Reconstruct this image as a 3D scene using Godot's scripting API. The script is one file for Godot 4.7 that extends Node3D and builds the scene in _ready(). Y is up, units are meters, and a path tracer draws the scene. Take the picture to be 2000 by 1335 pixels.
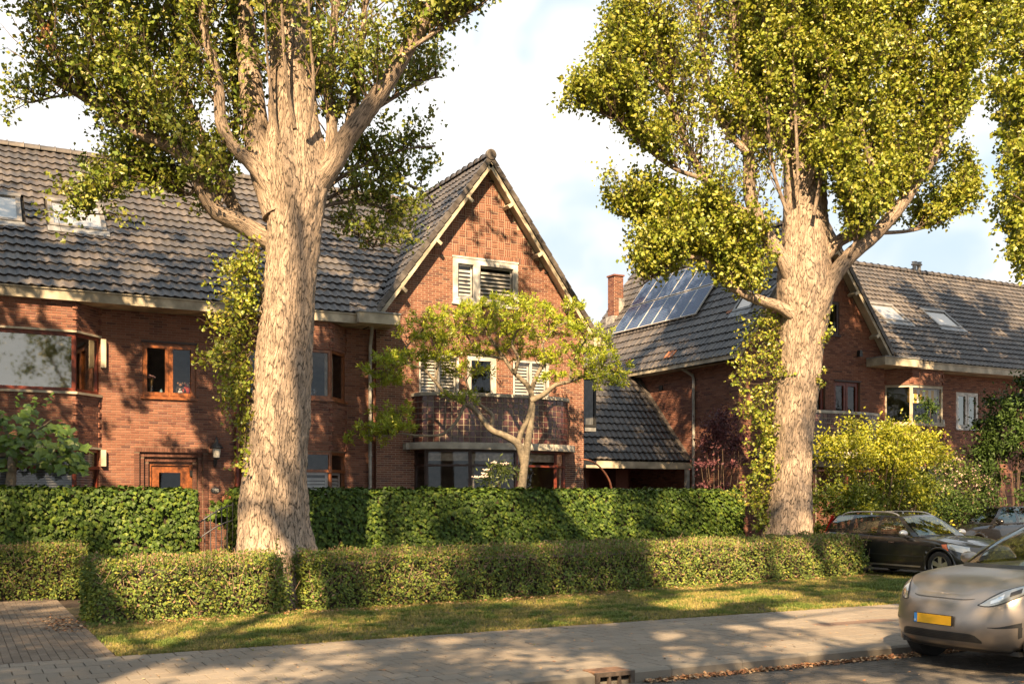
extends Node3D
# A street of 1930s brick houses behind ivy hedges and old poplars. Units are metres, y is up, the facades face +z and run along x.

const F := 2071.0
const EYE := Vector3(0, 1.9, 0)
const YAW := 0.48869
const ZW := -25.85
const ZG := -25.70
const SUN := Vector3(0.433, -0.616, -0.658)

var fwd := Vector3(sin(YAW), 0, -cos(YAW))
var rgt := Vector3(cos(YAW), 0, sin(YAW))
var M := {}
var tex := {}
var rng := RandomNumberGenerator.new()
var nums := {}
var nz := FastNoiseLite.new()

# ---------- pixels of the photograph to directions, and directions to planes ----------
func ray(px: float, py: float) -> Vector3:
	return fwd + rgt * ((px - 1000.0) / F) + Vector3.UP * ((967.0 - py) / F)

func hit(px: float, py: float, p: Vector3, n: Vector3) -> Vector3:
	var d := ray(px, py)
	return EYE + d * ((p - EYE).dot(n) / d.dot(n))

func pz(px: float, py: float, z: float) -> Vector3:
	return hit(px, py, Vector3(0, 0, z), Vector3(0, 0, 1))

func pix(p: Vector3) -> Vector2:
	var q := p - EYE
	var dep := maxf(q.dot(fwd), 0.05)
	return Vector2(1000.0 + F * q.dot(rgt) / dep, 967.0 - F * q.y / dep)

# ---------- geometry ----------
class Geo:
	var v := PackedVector3Array()
	var n := PackedVector3Array()
	var t := PackedVector2Array()
	var xf := Transform3D.IDENTITY

	func tri(a: Vector3, b: Vector3, c: Vector3) -> void:   # counter-clockwise seen from outside
		var m := (b - a).cross(c - a)
		if m.length_squared() < 1e-16:
			return
		m = (xf.basis * m.normalized()).normalized()
		for p in [a, c, b]:
			v.append(xf * p)
			n.append(m)
			t.append(Vector2(p.x, p.y))

	func quad(a: Vector3, b: Vector3, c: Vector3, d: Vector3) -> void:
		tri(a, b, c)
		tri(a, c, d)

	func quad_uv(a: Vector3, b: Vector3, c: Vector3, d: Vector3) -> void:
		var m := (b - a).cross(c - a).normalized()
		var ps := [a, b, c, d]
		var us := [Vector2(0, 1), Vector2(1, 1), Vector2(1, 0), Vector2(0, 0)]
		for k in [0, 2, 1, 0, 3, 2]:
			v.append(xf * ps[k])
			n.append((xf.basis * m).normalized())
			t.append(us[k])

	func box(lo: Vector3, hi: Vector3) -> void:
		var a := Vector3(minf(lo.x, hi.x), minf(lo.y, hi.y), minf(lo.z, hi.z))
		var b := Vector3(maxf(lo.x, hi.x), maxf(lo.y, hi.y), maxf(lo.z, hi.z))
		var p := func(i: int, j: int, k: int) -> Vector3: return Vector3(b.x if i else a.x, b.y if j else a.y, b.z if k else a.z)
		quad(p.call(0, 0, 1), p.call(1, 0, 1), p.call(1, 1, 1), p.call(0, 1, 1))
		quad(p.call(1, 0, 0), p.call(0, 0, 0), p.call(0, 1, 0), p.call(1, 1, 0))
		quad(p.call(1, 0, 1), p.call(1, 0, 0), p.call(1, 1, 0), p.call(1, 1, 1))
		quad(p.call(0, 0, 0), p.call(0, 0, 1), p.call(0, 1, 1), p.call(0, 1, 0))
		quad(p.call(0, 1, 1), p.call(1, 1, 1), p.call(1, 1, 0), p.call(0, 1, 0))
		quad(p.call(0, 0, 0), p.call(1, 0, 0), p.call(1, 0, 1), p.call(0, 0, 1))

	func bevel_box(lo: Vector3, hi: Vector3, e: float) -> void:   # the top edges chamfered
		var a := lo
		var b := hi
		var y := hi.y - e
		quad(Vector3(a.x, a.y, b.z), Vector3(b.x, a.y, b.z), Vector3(b.x, y, b.z), Vector3(a.x, y, b.z))
		quad(Vector3(b.x, a.y, a.z), Vector3(a.x, a.y, a.z), Vector3(a.x, y, a.z), Vector3(b.x, y, a.z))
		quad(Vector3(b.x, a.y, b.z), Vector3(b.x, a.y, a.z), Vector3(b.x, y, a.z), Vector3(b.x, y, b.z))
		quad(Vector3(a.x, a.y, a.z), Vector3(a.x, a.y, b.z), Vector3(a.x, y, b.z), Vector3(a.x, y, a.z))
		var i := [Vector3(a.x, y, b.z), Vector3(b.x, y, b.z), Vector3(b.x, y, a.z), Vector3(a.x, y, a.z)]
		var o := [Vector3(a.x + e, b.y, b.z - e), Vector3(b.x - e, b.y, b.z - e), Vector3(b.x - e, b.y, a.z + e), Vector3(a.x + e, b.y, a.z + e)]
		for k in 4:
			quad(i[k], i[(k + 1) % 4], o[(k + 1) % 4], o[k])
		quad(o[0], o[1], o[2], o[3])

	func prism(poly: Array, z0: float, z1: float) -> void:   # convex outline in x, y (counter-clockwise seen from +z), extruded along z
		for k in range(1, poly.size() - 1):
			tri(Vector3(poly[0].x, poly[0].y, z1), Vector3(poly[k].x, poly[k].y, z1), Vector3(poly[k + 1].x, poly[k + 1].y, z1))
			tri(Vector3(poly[0].x, poly[0].y, z0), Vector3(poly[k + 1].x, poly[k + 1].y, z0), Vector3(poly[k].x, poly[k].y, z0))
		for k in poly.size():
			var a: Vector2 = poly[k]
			var b: Vector2 = poly[(k + 1) % poly.size()]
			quad(Vector3(a.x, a.y, z0), Vector3(b.x, b.y, z0), Vector3(b.x, b.y, z1), Vector3(a.x, a.y, z1))

	func plan(poly: Array, y0: float, y1: float) -> void:   # outline in x, z extruded upwards (any turn; convex or a fan round its first point)
		var area := 0.0
		for k in poly.size():
			var p: Vector2 = poly[k]
			var q: Vector2 = poly[(k + 1) % poly.size()]
			area += p.x * q.y - q.x * p.y
		var o := poly.duplicate()
		if area > 0.0:
			o.reverse()
		for k in range(1, o.size() - 1):
			tri(Vector3(o[0].x, y1, o[0].y), Vector3(o[k].x, y1, o[k].y), Vector3(o[k + 1].x, y1, o[k + 1].y))
			tri(Vector3(o[0].x, y0, o[0].y), Vector3(o[k + 1].x, y0, o[k + 1].y), Vector3(o[k].x, y0, o[k].y))
		for k in o.size():
			var a: Vector2 = o[k]
			var b: Vector2 = o[(k + 1) % o.size()]
			quad(Vector3(a.x, y0, a.y), Vector3(b.x, y0, b.y), Vector3(b.x, y1, b.y), Vector3(a.x, y1, a.y))

	func grid(rows: Array, wrap := false, flip := false, us := 1.0, vs := 1.0) -> void:   # smooth sheet through rows of points
		var h := rows.size()
		var w: int = rows[0].size()
		var ns := []
		for j in h:
			var line := PackedVector3Array()
			for i in w:
				var il := (i - 1 + (w - 1)) % (w - 1) if wrap else maxi(i - 1, 0)
				var ir := (i + 1) % (w - 1) if wrap else mini(i + 1, w - 1)
				var du: Vector3 = rows[j][ir] - rows[j][il]
				var dv: Vector3 = rows[mini(j + 1, h - 1)][i] - rows[maxi(j - 1, 0)][i]
				var m := du.cross(dv).normalized()
				line.append(-m if flip else m)
			ns.append(line)
		for j in h - 1:
			for i in w - 1:
				var q := [[j, i], [j, i + 1], [j + 1, i + 1], [j + 1, i]]
				var order := [0, 1, 2, 0, 2, 3] if flip else [0, 2, 1, 0, 3, 2]
				for k in order:
					v.append(xf * rows[q[k][0]][q[k][1]])
					n.append((xf.basis * ns[q[k][0]][q[k][1]]).normalized())
					t.append(Vector2(us * q[k][1] / (w - 1.0), vs * q[k][0] / (h - 1.0)))

	func tube(pts: Array, rad: Array, sides := 8, caps := true, us := 1.0, vs := 1.0) -> void:
		var rows := []
		var side := Vector3.ZERO
		for k in pts.size():
			var tan: Vector3 = (pts[mini(k + 1, pts.size() - 1)] - pts[maxi(k - 1, 0)]).normalized()
			if side == Vector3.ZERO:
				side = tan.cross(Vector3.UP if absf(tan.y) < 0.9 else Vector3.RIGHT).normalized()
			side = (side - tan * side.dot(tan)).normalized()
			var up := tan.cross(side)
			var line := PackedVector3Array()
			for i in sides + 1:
				var a := TAU * (i % sides) / sides
				line.append(pts[k] + (side * cos(a) + up * sin(a)) * rad[k])
			rows.append(line)
		grid(rows, true, false, us, vs)
		if caps:
			for e in [0, pts.size() - 1]:
				for i in sides:
					if e == 0:
						tri(pts[e], rows[e][i + 1], rows[e][i])
					else:
						tri(pts[e], rows[e][i], rows[e][i + 1])

	func ball(c: Vector3, r: Vector3, seg := 10) -> void:
		var rows := []
		for j in seg / 2 + 1:
			var a := PI * j / (seg / 2) - PI / 2
			var line := PackedVector3Array()
			for i in seg + 1:
				var b := -TAU * (i % seg) / seg
				line.append(c + Vector3(cos(a) * cos(b), sin(a), cos(a) * sin(b)) * r)
			rows.append(line)
		grid(rows, true)

	func lathe(c: Vector3, prof: Array, seg := 14) -> void:   # (radius, height) from below upwards
		var rows := []
		for p in prof:
			var line := PackedVector3Array()
			for i in seg + 1:
				var b: float = -TAU * (i % seg) / seg
				line.append(c + Vector3(cos(b) * p.x, p.y, sin(b) * p.x))
			rows.append(line)
		grid(rows, true)

	func mesh() -> ArrayMesh:
		var a := []
		a.resize(Mesh.ARRAY_MAX)
		a[Mesh.ARRAY_VERTEX] = v
		a[Mesh.ARRAY_NORMAL] = n
		a[Mesh.ARRAY_TEX_UV] = t
		var m := ArrayMesh.new()
		if v.size():
			m.add_surface_from_arrays(Mesh.PRIMITIVE_TRIANGLES, a)
		return m

# ---------- things, parts, copies ----------
func numbered(called: String) -> String:
	nums[called] = nums.get(called, -1) + 1
	return called if nums[called] == 0 else "%s_%03d" % [called, nums[called]]

func thing(called: String, label: String, category: String, at := Vector3.ZERO, group := "", turn := 0.0) -> Node3D:
	var o := Node3D.new()
	o.name = numbered(called)
	add_child(o)
	o.position = at
	o.rotation.y = turn
	tag(o, label, category, group)
	return o

func tag(o: Node, label: String, category: String, group := "") -> void:
	o.set_meta("label", label)
	o.set_meta("category", category)
	if group:
		o.set_meta("group", group)

func part(called: String, g, m: Material, parent: Node, at := Transform3D.IDENTITY) -> MeshInstance3D:
	var o := MeshInstance3D.new()
	o.name = called
	o.mesh = g.mesh() if g is Geo else g
	o.material_override = m
	parent.add_child(o, true)
	o.transform = at
	return o

func node(called: String, parent: Node, at := Transform3D.IDENTITY) -> Node3D:
	var o := Node3D.new()
	o.name = called
	parent.add_child(o, true)
	o.transform = at
	return o

func struct(called: String, g, m: Material, label: String) -> MeshInstance3D:
	var o := part(called, g, m, self)
	o.set_meta("kind", "structure")
	o.set_meta("label", label)
	return o

func copies(called: String, mesh: Mesh, m: Material, xs: Array, cols: Array, parent: Node) -> MultiMeshInstance3D:
	var mm := MultiMesh.new()
	mm.transform_format = MultiMesh.TRANSFORM_3D
	mm.use_colors = cols.size() > 0
	mm.mesh = mesh
	mm.instance_count = xs.size()
	for k in xs.size():
		mm.set_instance_transform(k, xs[k])
		if cols.size():
			mm.set_instance_color(k, cols[k])
	var o := MultiMeshInstance3D.new()
	o.name = called
	o.multimesh = mm
	o.material_override = m
	parent.add_child(o, true)
	o.set_meta("kind", "stuff")
	return o

# the largest in view as parts of their own, the rest as one part; the palette is shared
func pieces(called: String, mesh: Mesh, mats: Array, xs: Array, pick: Array, parent: Node, most := 290) -> void:
	var order := []
	for k in xs.size():
		var p: Vector3 = xs[k].origin
		var q := pix(p)
		var seen := q.x > 5 and q.x < 1995 and q.y > 5 and q.y < (945.0 if p.y > 0.5 else 1330.0)
		order.append([p.distance_to(EYE) + (0.0 if seen else 1000.0), k])
	order.sort_custom(func(a, b): return a[0] < b[0] if a[0] != b[0] else a[1] < b[1])
	var rest := []
	for o in order:
		var k: int = o[1]
		if most > 0 and o[0] < 1000.0:
			most -= 1
			part(called, mesh, mats[pick[k]], parent, xs[k])
		else:
			rest.append(k)
	var by := {}
	for k in rest:
		by.get_or_add(pick[k], []).append(xs[k])
	for c in by:
		copies(called, mesh, mats[c], by[c], [], parent)

# ---------- materials ----------
func lin(r: float, g: float, b: float) -> Color:
	return Color(r, g, b).linear_to_srgb()

func noise_img(seed_: int, freq: float, lo: float, hi: float, size := 256, oct := 4, kind := FastNoiseLite.TYPE_SIMPLEX_SMOOTH, fractal := FastNoiseLite.FRACTAL_FBM) -> Image:
	var f := FastNoiseLite.new()
	f.seed = seed_
	f.frequency = freq
	f.noise_type = kind
	f.fractal_type = fractal
	f.fractal_octaves = oct
	var im := f.get_seamless_image(size, size, false, false, 0.15)
	im.convert(Image.FORMAT_RGB8)
	var d := im.get_data()
	for k in d.size():
		d[k] = int(clampf(lo + (hi - lo) * d[k] / 255.0, 0.0, 1.0) * 255.0)
	return Image.create_from_data(size, size, false, Image.FORMAT_RGB8, d)

func itex(im: Image) -> ImageTexture:
	im.generate_mipmaps()
	return ImageTexture.create_from_image(im)

func mat(key: String, col: Color, rough := 0.8, t := "", scale := 1.0, bump := 0.0) -> StandardMaterial3D:
	var m := StandardMaterial3D.new()
	m.albedo_color = col
	m.roughness = rough
	if t:
		m.albedo_texture = tex[t]
		m.uv1_triplanar = true
		m.uv1_world_triplanar = true
		m.uv1_scale = Vector3.ONE * scale
		if bump > 0.0:
			m.heightmap_enabled = true
			m.heightmap_texture = tex[t]
			m.heightmap_scale = bump
	M[key] = m
	return m

func tinted(base: StandardMaterial3D, col: Color) -> StandardMaterial3D:
	var m: StandardMaterial3D = base.duplicate()
	m.albedo_color = col
	return m

func materials() -> void:
	tex.fine = itex(noise_img(3, 0.05, 0.55, 1.0))
	tex.mottle = itex(noise_img(7, 0.012, 0.6, 1.0, 256, 5))
	tex.grit = itex(noise_img(11, 0.22, 0.35, 1.0, 256, 3))
	var bk := noise_img(21, 0.013, 0.0, 1.0, 512, 3, FastNoiseLite.TYPE_SIMPLEX_SMOOTH, FastNoiseLite.FRACTAL_RIDGED)
	var bf := noise_img(22, 0.05, 0.0, 1.0, 512, 3, FastNoiseLite.TYPE_SIMPLEX_SMOOTH, FastNoiseLite.FRACTAL_RIDGED)
	var bt := noise_img(23, 0.008, 0.72, 1.0, 512, 4)
	var d0 := bk.get_data()
	var d1 := bf.get_data()
	var d2 := bt.get_data()
	for k in d0.size():
		var crack := smoothstep(0.60, 0.92, d0[k] / 255.0)
		var fine := smoothstep(0.55, 0.95, d1[k] / 255.0)
		d0[k] = int(d2[k] * (1.0 - 0.55 * crack) * (1.0 - 0.26 * fine))
	tex.bark = itex(Image.create_from_data(512, 512, false, Image.FORMAT_RGB8, d0))
	M.brick = []
	for c in [[0.36, 0.148, 0.094], [0.31, 0.121, 0.078], [0.43, 0.19, 0.122], [0.23, 0.087, 0.065], [0.34, 0.157, 0.114], [0.17, 0.072, 0.06]]:
		M.brick.append(mat("b", lin(c[0], c[1], c[2]), 0.85, "fine", 5.0, 0.25))
	M.soldier = []
	for c in [[0.22, 0.085, 0.055], [0.18, 0.068, 0.046], [0.26, 0.11, 0.075]]:
		M.soldier.append(mat("b", lin(c[0], c[1], c[2]), 0.85, "fine", 5.0, 0.25))
	mat("mortar", lin(0.66, 0.54, 0.40), 0.95, "fine", 8.0)
	mat("mortar_mid", lin(0.40, 0.27, 0.19), 0.95, "fine", 8.0)
	mat("mortar_dark", lin(0.24, 0.165, 0.12), 0.95, "fine", 8.0)
	M.tile = []
	for c in [[0.122, 0.108, 0.102], [0.098, 0.090, 0.088], [0.155, 0.136, 0.122], [0.114, 0.098, 0.090], [0.080, 0.075, 0.076]]:
		M.tile.append(mat("t", lin(c[0], c[1], c[2]), 0.5, "mottle", 1.3))
	mat("orange_tile", lin(0.5, 0.19, 0.08), 0.7, "mottle", 1.0)
	mat("cream", lin(0.66, 0.58, 0.44), 0.6, "mottle", 0.5)
	mat("white", lin(0.78, 0.765, 0.73), 0.45, "mottle", 0.6)
	mat("zinc", lin(0.30, 0.31, 0.32), 0.5, "mottle", 1.0)
	mat("pipe", lin(0.48, 0.46, 0.42), 0.5, "mottle", 1.0)
	mat("wood", lin(0.34, 0.112, 0.034), 0.4, "mottle", 2.5)
	mat("red_wood", lin(0.22, 0.045, 0.024), 0.4, "mottle", 2.5)
	mat("dark_wood", lin(0.055, 0.022, 0.016), 0.45, "mottle", 2.0)
	mat("black", lin(0.02, 0.02, 0.02), 0.45)
	mat("dark", lin(0.035, 0.03, 0.027), 0.9, "fine", 1.0)
	mat("room", lin(0.13, 0.105, 0.08), 0.9, "mottle", 0.6)
	mat("curtain", lin(0.55, 0.48, 0.38), 0.9, "mottle", 1.5)
	mat("slab", lin(0.62, 0.58, 0.50), 0.75, "mottle", 0.7)
	mat("grout", lin(0.58, 0.51, 0.39), 0.9, "fine", 4.0)
	M.glaze = []
	for c in [[0.115, 0.050, 0.048], [0.14, 0.058, 0.050], [0.090, 0.044, 0.046], [0.12, 0.048, 0.052], [0.165, 0.072, 0.056]]:
		M.glaze.append(mat("g", lin(c[0], c[1], c[2]), 0.22, "mottle", 2.0))
	var g := mat("glass", Color(0.01, 0.01, 0.01, 0.12), 0.02)
	g.transparency = BaseMaterial3D.TRANSPARENCY_ALPHA
	g.metallic_specular = 1.0
	M.glass = g
	mat("iron", lin(0.03, 0.03, 0.032), 0.5)
	mat("copper", lin(0.36, 0.13, 0.06), 0.45, "mottle", 2.0)
	mat("bark", lin(0.50, 0.385, 0.29), 0.95)
	M.bark.albedo_texture = tex.bark
	M.bark.heightmap_enabled = true
	M.bark.heightmap_texture = tex.bark
	M.bark.heightmap_scale = 2.2
	mat("twig", lin(0.17, 0.115, 0.075), 0.9, "fine", 3.0)
	mat("smooth_bark", lin(0.30, 0.25, 0.18), 0.85, "mottle", 3.0, 0.4)
	mat("soil", lin(0.10, 0.065, 0.042), 0.95, "grit", 2.0, 1.0)
	mat("asphalt", lin(0.19, 0.165, 0.14), 0.9, "grit", 1.5, 0.4)

func leaf_mat(col: Color, rough := 0.42, through := 0.55) -> StandardMaterial3D:
	var m := StandardMaterial3D.new()
	m.albedo_color = Color.WHITE
	m.vertex_color_use_as_albedo = true
	m.roughness = rough
	m.cull_mode = BaseMaterial3D.CULL_DISABLED
	m.backlight_enabled = true
	m.backlight = Color(through, through, through * 0.6)
	return m

# ---------- brickwork ----------
const CH := 0.0577
const BL := 0.207
var brick_mesh: ArrayMesh
var bx := []
var bp := []

func make_brick() -> void:
	var g := Geo.new()
	var e := 0.06
	var lo := Vector3(0, 0, 0)
	# unit brick, front at z = 1 with worn arrises
	var o := [Vector3(0, 0, 0), Vector3(1, 0, 0), Vector3(1, 1, 0), Vector3(0, 1, 0)]
	var m := [Vector3(0, 0, 0.7), Vector3(1, 0, 0.7), Vector3(1, 1, 0.7), Vector3(0, 1, 0.7)]
	var i := [Vector3(e * 0.3, e, 1), Vector3(1 - e * 0.3, e, 1), Vector3(1 - e * 0.3, 1 - e, 1), Vector3(e * 0.3, 1 - e, 1)]
	for k in 4:
		var l := (k + 1) % 4
		g.quad(o[k], o[l], m[l], m[k])
		g.quad(m[k], m[l], i[l], i[k])
	g.quad(i[0], i[1], i[2], i[3])
	brick_mesh = g.mesh()

func brick(T: Transform3D, x: float, y: float, w: float, h: float, proud := 0.0) -> void:
	if w < 0.02:
		return
	bx.append(T * Transform3D(Basis(Vector3(w, 0, 0), Vector3(0, h, 0), Vector3(0, 0, 0.009 + proud)), Vector3(x, y, -0.004 + rng.randf_range(-0.0012, 0.0012))))
	var r := rng.randf()
	bp.append(0 if r < 0.34 else 1 if r < 0.56 else 2 if r < 0.72 else 3 if r < 0.85 else 4 if r < 0.95 else 5)

# stretcher bond between y0 and y1; span(y) gives the ends of the course, holes are Rect2 left free
func bond(T: Transform3D, span: Callable, y0: float, y1: float, holes := []) -> void:
	var k := 0
	var y := y0
	while y + 0.04 < y1:
		var ends: Vector2 = span.call(y + CH * 0.5)
		var cuts := [[ends.x, ends.y]]
		for hole: Rect2 in holes:
			if y + CH * 0.6 > hole.position.y and y + CH * 0.4 < hole.end.y:
				var next := []
				for c in cuts:
					if hole.position.x > c[0]:
						next.append([c[0], minf(c[1], hole.position.x)])
					if hole.end.x < c[1]:
						next.append([maxf(c[0], hole.end.x), c[1]])
				cuts = next
		for c in cuts:
			if c[1] - c[0] < 0.03:
				continue
			var x: float = floor(c[0] / BL) * BL + (BL * 0.5 if k % 2 else 0.0)
			while x > c[0]:
				x -= BL
			while x < c[1]:
				var a := maxf(x, c[0])
				var b := minf(x + BL - 0.013, c[1])
				brick(T, a, y, b - a, minf(CH - 0.013, y1 - y))
				x += BL
		y += CH
		k += 1

func flush_bricks(parent: Node, most := 290) -> void:
	pieces("brick", brick_mesh, M.brick, bx, bp, parent, most)
	bx = []
	bp = []

# a wall slab between x0 and x1 with rectangular openings, its face 4 mm behind the plane z = 0 of the frame
func core(g: Geo, x0: float, x1: float, y0: float, y1: float, holes: Array, thick := 0.28) -> void:
	var ys := [y0, y1]
	for h: Rect2 in holes:
		ys.append(clampf(h.position.y, y0, y1))
		ys.append(clampf(h.end.y, y0, y1))
	ys.sort()
	for k in ys.size() - 1:
		if ys[k + 1] - ys[k] < 0.001:
			continue
		var mid: float = (ys[k] + ys[k + 1]) / 2
		var cuts := [[x0, x1]]
		for h: Rect2 in holes:
			if mid > h.position.y and mid < h.end.y:
				var next := []
				for c in cuts:
					if h.position.x > c[0]:
						next.append([c[0], minf(c[1], h.position.x)])
					if h.end.x < c[1]:
						next.append([maxf(c[0], h.end.x), c[1]])
				cuts = next
		for c in cuts:
			if c[1] - c[0] > 0.002:
				g.box(Vector3(c[0], ys[k], -thick), Vector3(c[1], ys[k + 1], -0.004))

# ---------- windows ----------
# T: frame at the lower left of the opening, z outwards. o: frame (material), fw, inset, posts [fractions], rails [fractions], slats, sill, curtain, casement
func window(parent: Node, T: Transform3D, w: float, h: float, o: Dictionary) -> Node3D:
	var n := node(o.get("called", "window"), parent, T)
	var fm: Material = o.get("frame", M.white)
	var fw: float = o.get("fw", 0.06)
	var z: float = -o.get("inset", 0.07)
	var g := Geo.new()
	var dp := 0.07
	g.box(Vector3(0, 0, z - dp), Vector3(fw, h, z))
	g.box(Vector3(w - fw, 0, z - dp), Vector3(w, h, z))
	g.box(Vector3(fw, h - fw, z - dp), Vector3(w - fw, h, z))
	g.box(Vector3(fw, 0, z - dp), Vector3(w - fw, fw, z))
	var xs := [fw]
	for p in o.get("posts", []):
		var c: float = p * w
		g.box(Vector3(c - fw / 2, fw, z - dp), Vector3(c + fw / 2, h - fw, z - 0.002))
		xs.append(c - fw / 2)
		xs.append(c + fw / 2)
	xs.append(w - fw)
	var ys := [fw]
	for p in o.get("rails", []):
		var c: float = p * h
		g.box(Vector3(-0.01, c - fw / 2, z - dp), Vector3(w + 0.01, c + fw / 2, z + o.get("rail_out", 0.012)))
		ys.append(c - fw / 2)
		ys.append(c + fw / 2)
	ys.append(h - fw)
	part("frame", g, fm, n)
	for i in range(0, xs.size(), 2):
		for j in range(0, ys.size(), 2):
			var a := Vector2(xs[i], ys[j])
			var b := Vector2(xs[i + 1], ys[j + 1])
			if o.has("casement"):
				var cw: float = o.casement
				var c := Geo.new()
				var zc := z + 0.012
				c.box(Vector3(a.x - 0.012, a.y - 0.012, z - 0.05), Vector3(a.x + cw, b.y + 0.012, zc))
				c.box(Vector3(b.x - cw, a.y - 0.012, z - 0.05), Vector3(b.x + 0.012, b.y + 0.012, zc))
				c.box(Vector3(a.x + cw, b.y - cw, z - 0.05), Vector3(b.x - cw, b.y + 0.012, zc))
				c.box(Vector3(a.x + cw, a.y - 0.012, z - 0.05), Vector3(b.x - cw, a.y + cw, zc))
				part("sash", c, fm, n)
				a += Vector2(cw, cw)
				b -= Vector2(cw, cw)
			var p := Geo.new()
			var zp := z - 0.035
			p.quad(Vector3(a.x - 0.004, a.y - 0.004, zp), Vector3(b.x + 0.004, a.y - 0.004, zp), Vector3(b.x + 0.004, b.y + 0.004, zp), Vector3(a.x - 0.004, b.y + 0.004, zp))
			part("pane", p, o.get("glass", M.glass), n)
			if o.has("slats") and (o.get("slat_row", -1) < 0 or o.slat_row == j / 2):
				slats(n, a, b, z - 0.10, o.slats, o.get("slat_pitch", 0.085), o.get("slat_mat", M.white))
	if o.has("sill"):
		var s := Geo.new()
		s.box(Vector3(-0.03, -0.055, -0.12), Vector3(w + 0.03, -0.003, 0.05))
		part("sill", s, o.sill, n)
	if o.has("lintel"):
		var s := Geo.new()
		s.box(Vector3(-0.02, h + 0.003, -0.12), Vector3(w + 0.02, h + 0.05, 0.035))
		part("lintel", s, o.lintel, n)
	if o.has("curtain"):
		var rows := []
		for j in 2:
			var line := PackedVector3Array()
			for i in 41:
				var f := i / 40.0
				line.append(Vector3(lerpf(o.curtain[0], o.curtain[1], f) * w, fw + j * (h - 2 * fw), z - 0.2 + 0.025 * sin(i * 1.3)))
			rows.append(line)
		var s := Geo.new()
		s.grid(rows)
		part("curtain", s, M.curtain, n)
	return n

func slats(n: Node, a: Vector2, b: Vector2, z: float, stile: float, pitch: float, m: Material) -> void:
	if stile > 0.0:
		var g := Geo.new()
		g.box(Vector3(a.x, a.y, z - 0.03), Vector3(a.x + stile, b.y, z))
		g.box(Vector3(b.x - stile, a.y, z - 0.03), Vector3(b.x, b.y, z))
		g.box(Vector3(a.x + stile, b.y - stile, z - 0.03), Vector3(b.x - stile, b.y, z))
		g.box(Vector3(a.x + stile, a.y, z - 0.03), Vector3(b.x - stile, a.y + stile, z))
		part("shutter_frame", g, m, n)
	var y := a.y + stile + pitch * 0.5
	var s := Geo.new()
	s.xf = Transform3D(Basis(Vector3.RIGHT, -0.65), Vector3.ZERO)
	s.box(Vector3(0, -pitch * 0.46, -0.004), Vector3(b.x - a.x - 2 * stile - 0.004, pitch * 0.46, 0.004))
	var ms := s.mesh()
	while y < b.y - stile - pitch * 0.3:
		part("slat", ms, m, n, Transform3D(Basis.IDENTITY, Vector3(a.x + stile + 0.002, y, z - 0.02)))
		y += pitch

# ---------- roofs ----------
var tile_mesh: ArrayMesh
var tx := []
var tp := []
const TU := 0.215
const TV := 0.345

func make_tile() -> void:
	var g := Geo.new()
	var prof := []
	for i in 10:
		var s := i / 9.0
		var hgt := 0.012 * cos(TAU * (s - 0.5)) * -1.0 + (0.020 * exp(-pow((s - 0.80) / 0.13, 2.0)))
		prof.append(Vector2(s * (TU + 0.012), hgt))
	var rows := []
	for j in 3:
		var line := PackedVector3Array()
		for p in prof:
			line.append(Vector3(p.x, [0.0, TV * 0.5, TV + 0.05][j], p.y + [0.050, 0.030, 0.004][j]))
		rows.append(line)
	g.grid(rows)
	for i in 9:
		var a: Vector3 = rows[0][i]
		var b: Vector3 = rows[0][i + 1]
		g.quad(a - Vector3(0, -0.004, 0.030), b - Vector3(0, -0.004, 0.030), b, a)
	for k in [0, 9]:
		var a: Vector3 = rows[0][k]
		var b: Vector3 = rows[2][k]
		var dz := Vector3(0, 0, 0.02)
		if k == 0:
			g.quad(b - dz, a - dz, a, b)
		else:
			g.quad(a - dz, b - dz, b, a)
	tile_mesh = g.mesh()

# T: x along the eave, y up the slope, z out of it
func lay_tiles(T: Transform3D, x0: float, x1: float, up: float, keep: Callable) -> void:
	var rows := int(round(up / TV))
	var sv := up / rows / TV
	var cols := int(round((x1 - x0) / TU))
	for j in rows:
		for i in cols:
			var c := Vector3(x0 + i * TU, j * TV * sv, 0)
			if not keep.call(T * (c + Vector3(TU / 2, TV / 2, 0))):
				continue
			var b := Basis(Vector3(0, 0, 1), rng.randf_range(-0.006, 0.006)) * Basis(Vector3(1, 0, 0), rng.randf_range(-0.012, 0.012))
			tx.append(T * Transform3D(b.scaled(Vector3(1, sv, 1)), c + Vector3(0, 0, rng.randf_range(0.0, 0.006))))
			var w := nz.get_noise_3dv(T * c * 0.35) + 0.5 * nz.get_noise_3dv(T * c * 1.7)
			tp.append([2, 2, 0, 3][rng.randi() % 4] if w > 0.22 else [0, 0, 1, 1, 2, 3, 4][rng.randi() % 7] if w > -0.25 else [1, 4, 4, 0][rng.randi() % 4])

func flush_tiles(parent: Node, most := 290) -> void:
	pieces("roof_tile", tile_mesh, M.tile, tx, tp, parent, most)
	tx = []
	tp = []

func ridge(parent: Node, a: Vector3, b: Vector3, r := 0.12) -> void:
	var n := int(round(a.distance_to(b) / 0.38))
	var d := (b - a) / n
	var T := Transform3D(Basis.looking_at(-d.normalized(), Vector3.UP), Vector3.ZERO)
	var g := Geo.new()
	var rows := []
	for p in [[0.0, 1.18], [0.06, 1.18], [0.065, 1.0], [1.06, 0.96]]:
		var line := PackedVector3Array()
		for i in 11:
			var t: float = PI * 1.1 * i / 10.0 - PI * 0.05
			line.append(Vector3(cos(t) * r * p[1], sin(t) * r * p[1] - 0.06, p[0] * d.length()))
		rows.append(line)
	g.grid(rows)
	var ms := g.mesh()
	for k in n:
		part("ridge_tile", ms, M.tile[[0, 2, 3, 1][k % 4]], parent, T.translated(a + d * k))

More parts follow.
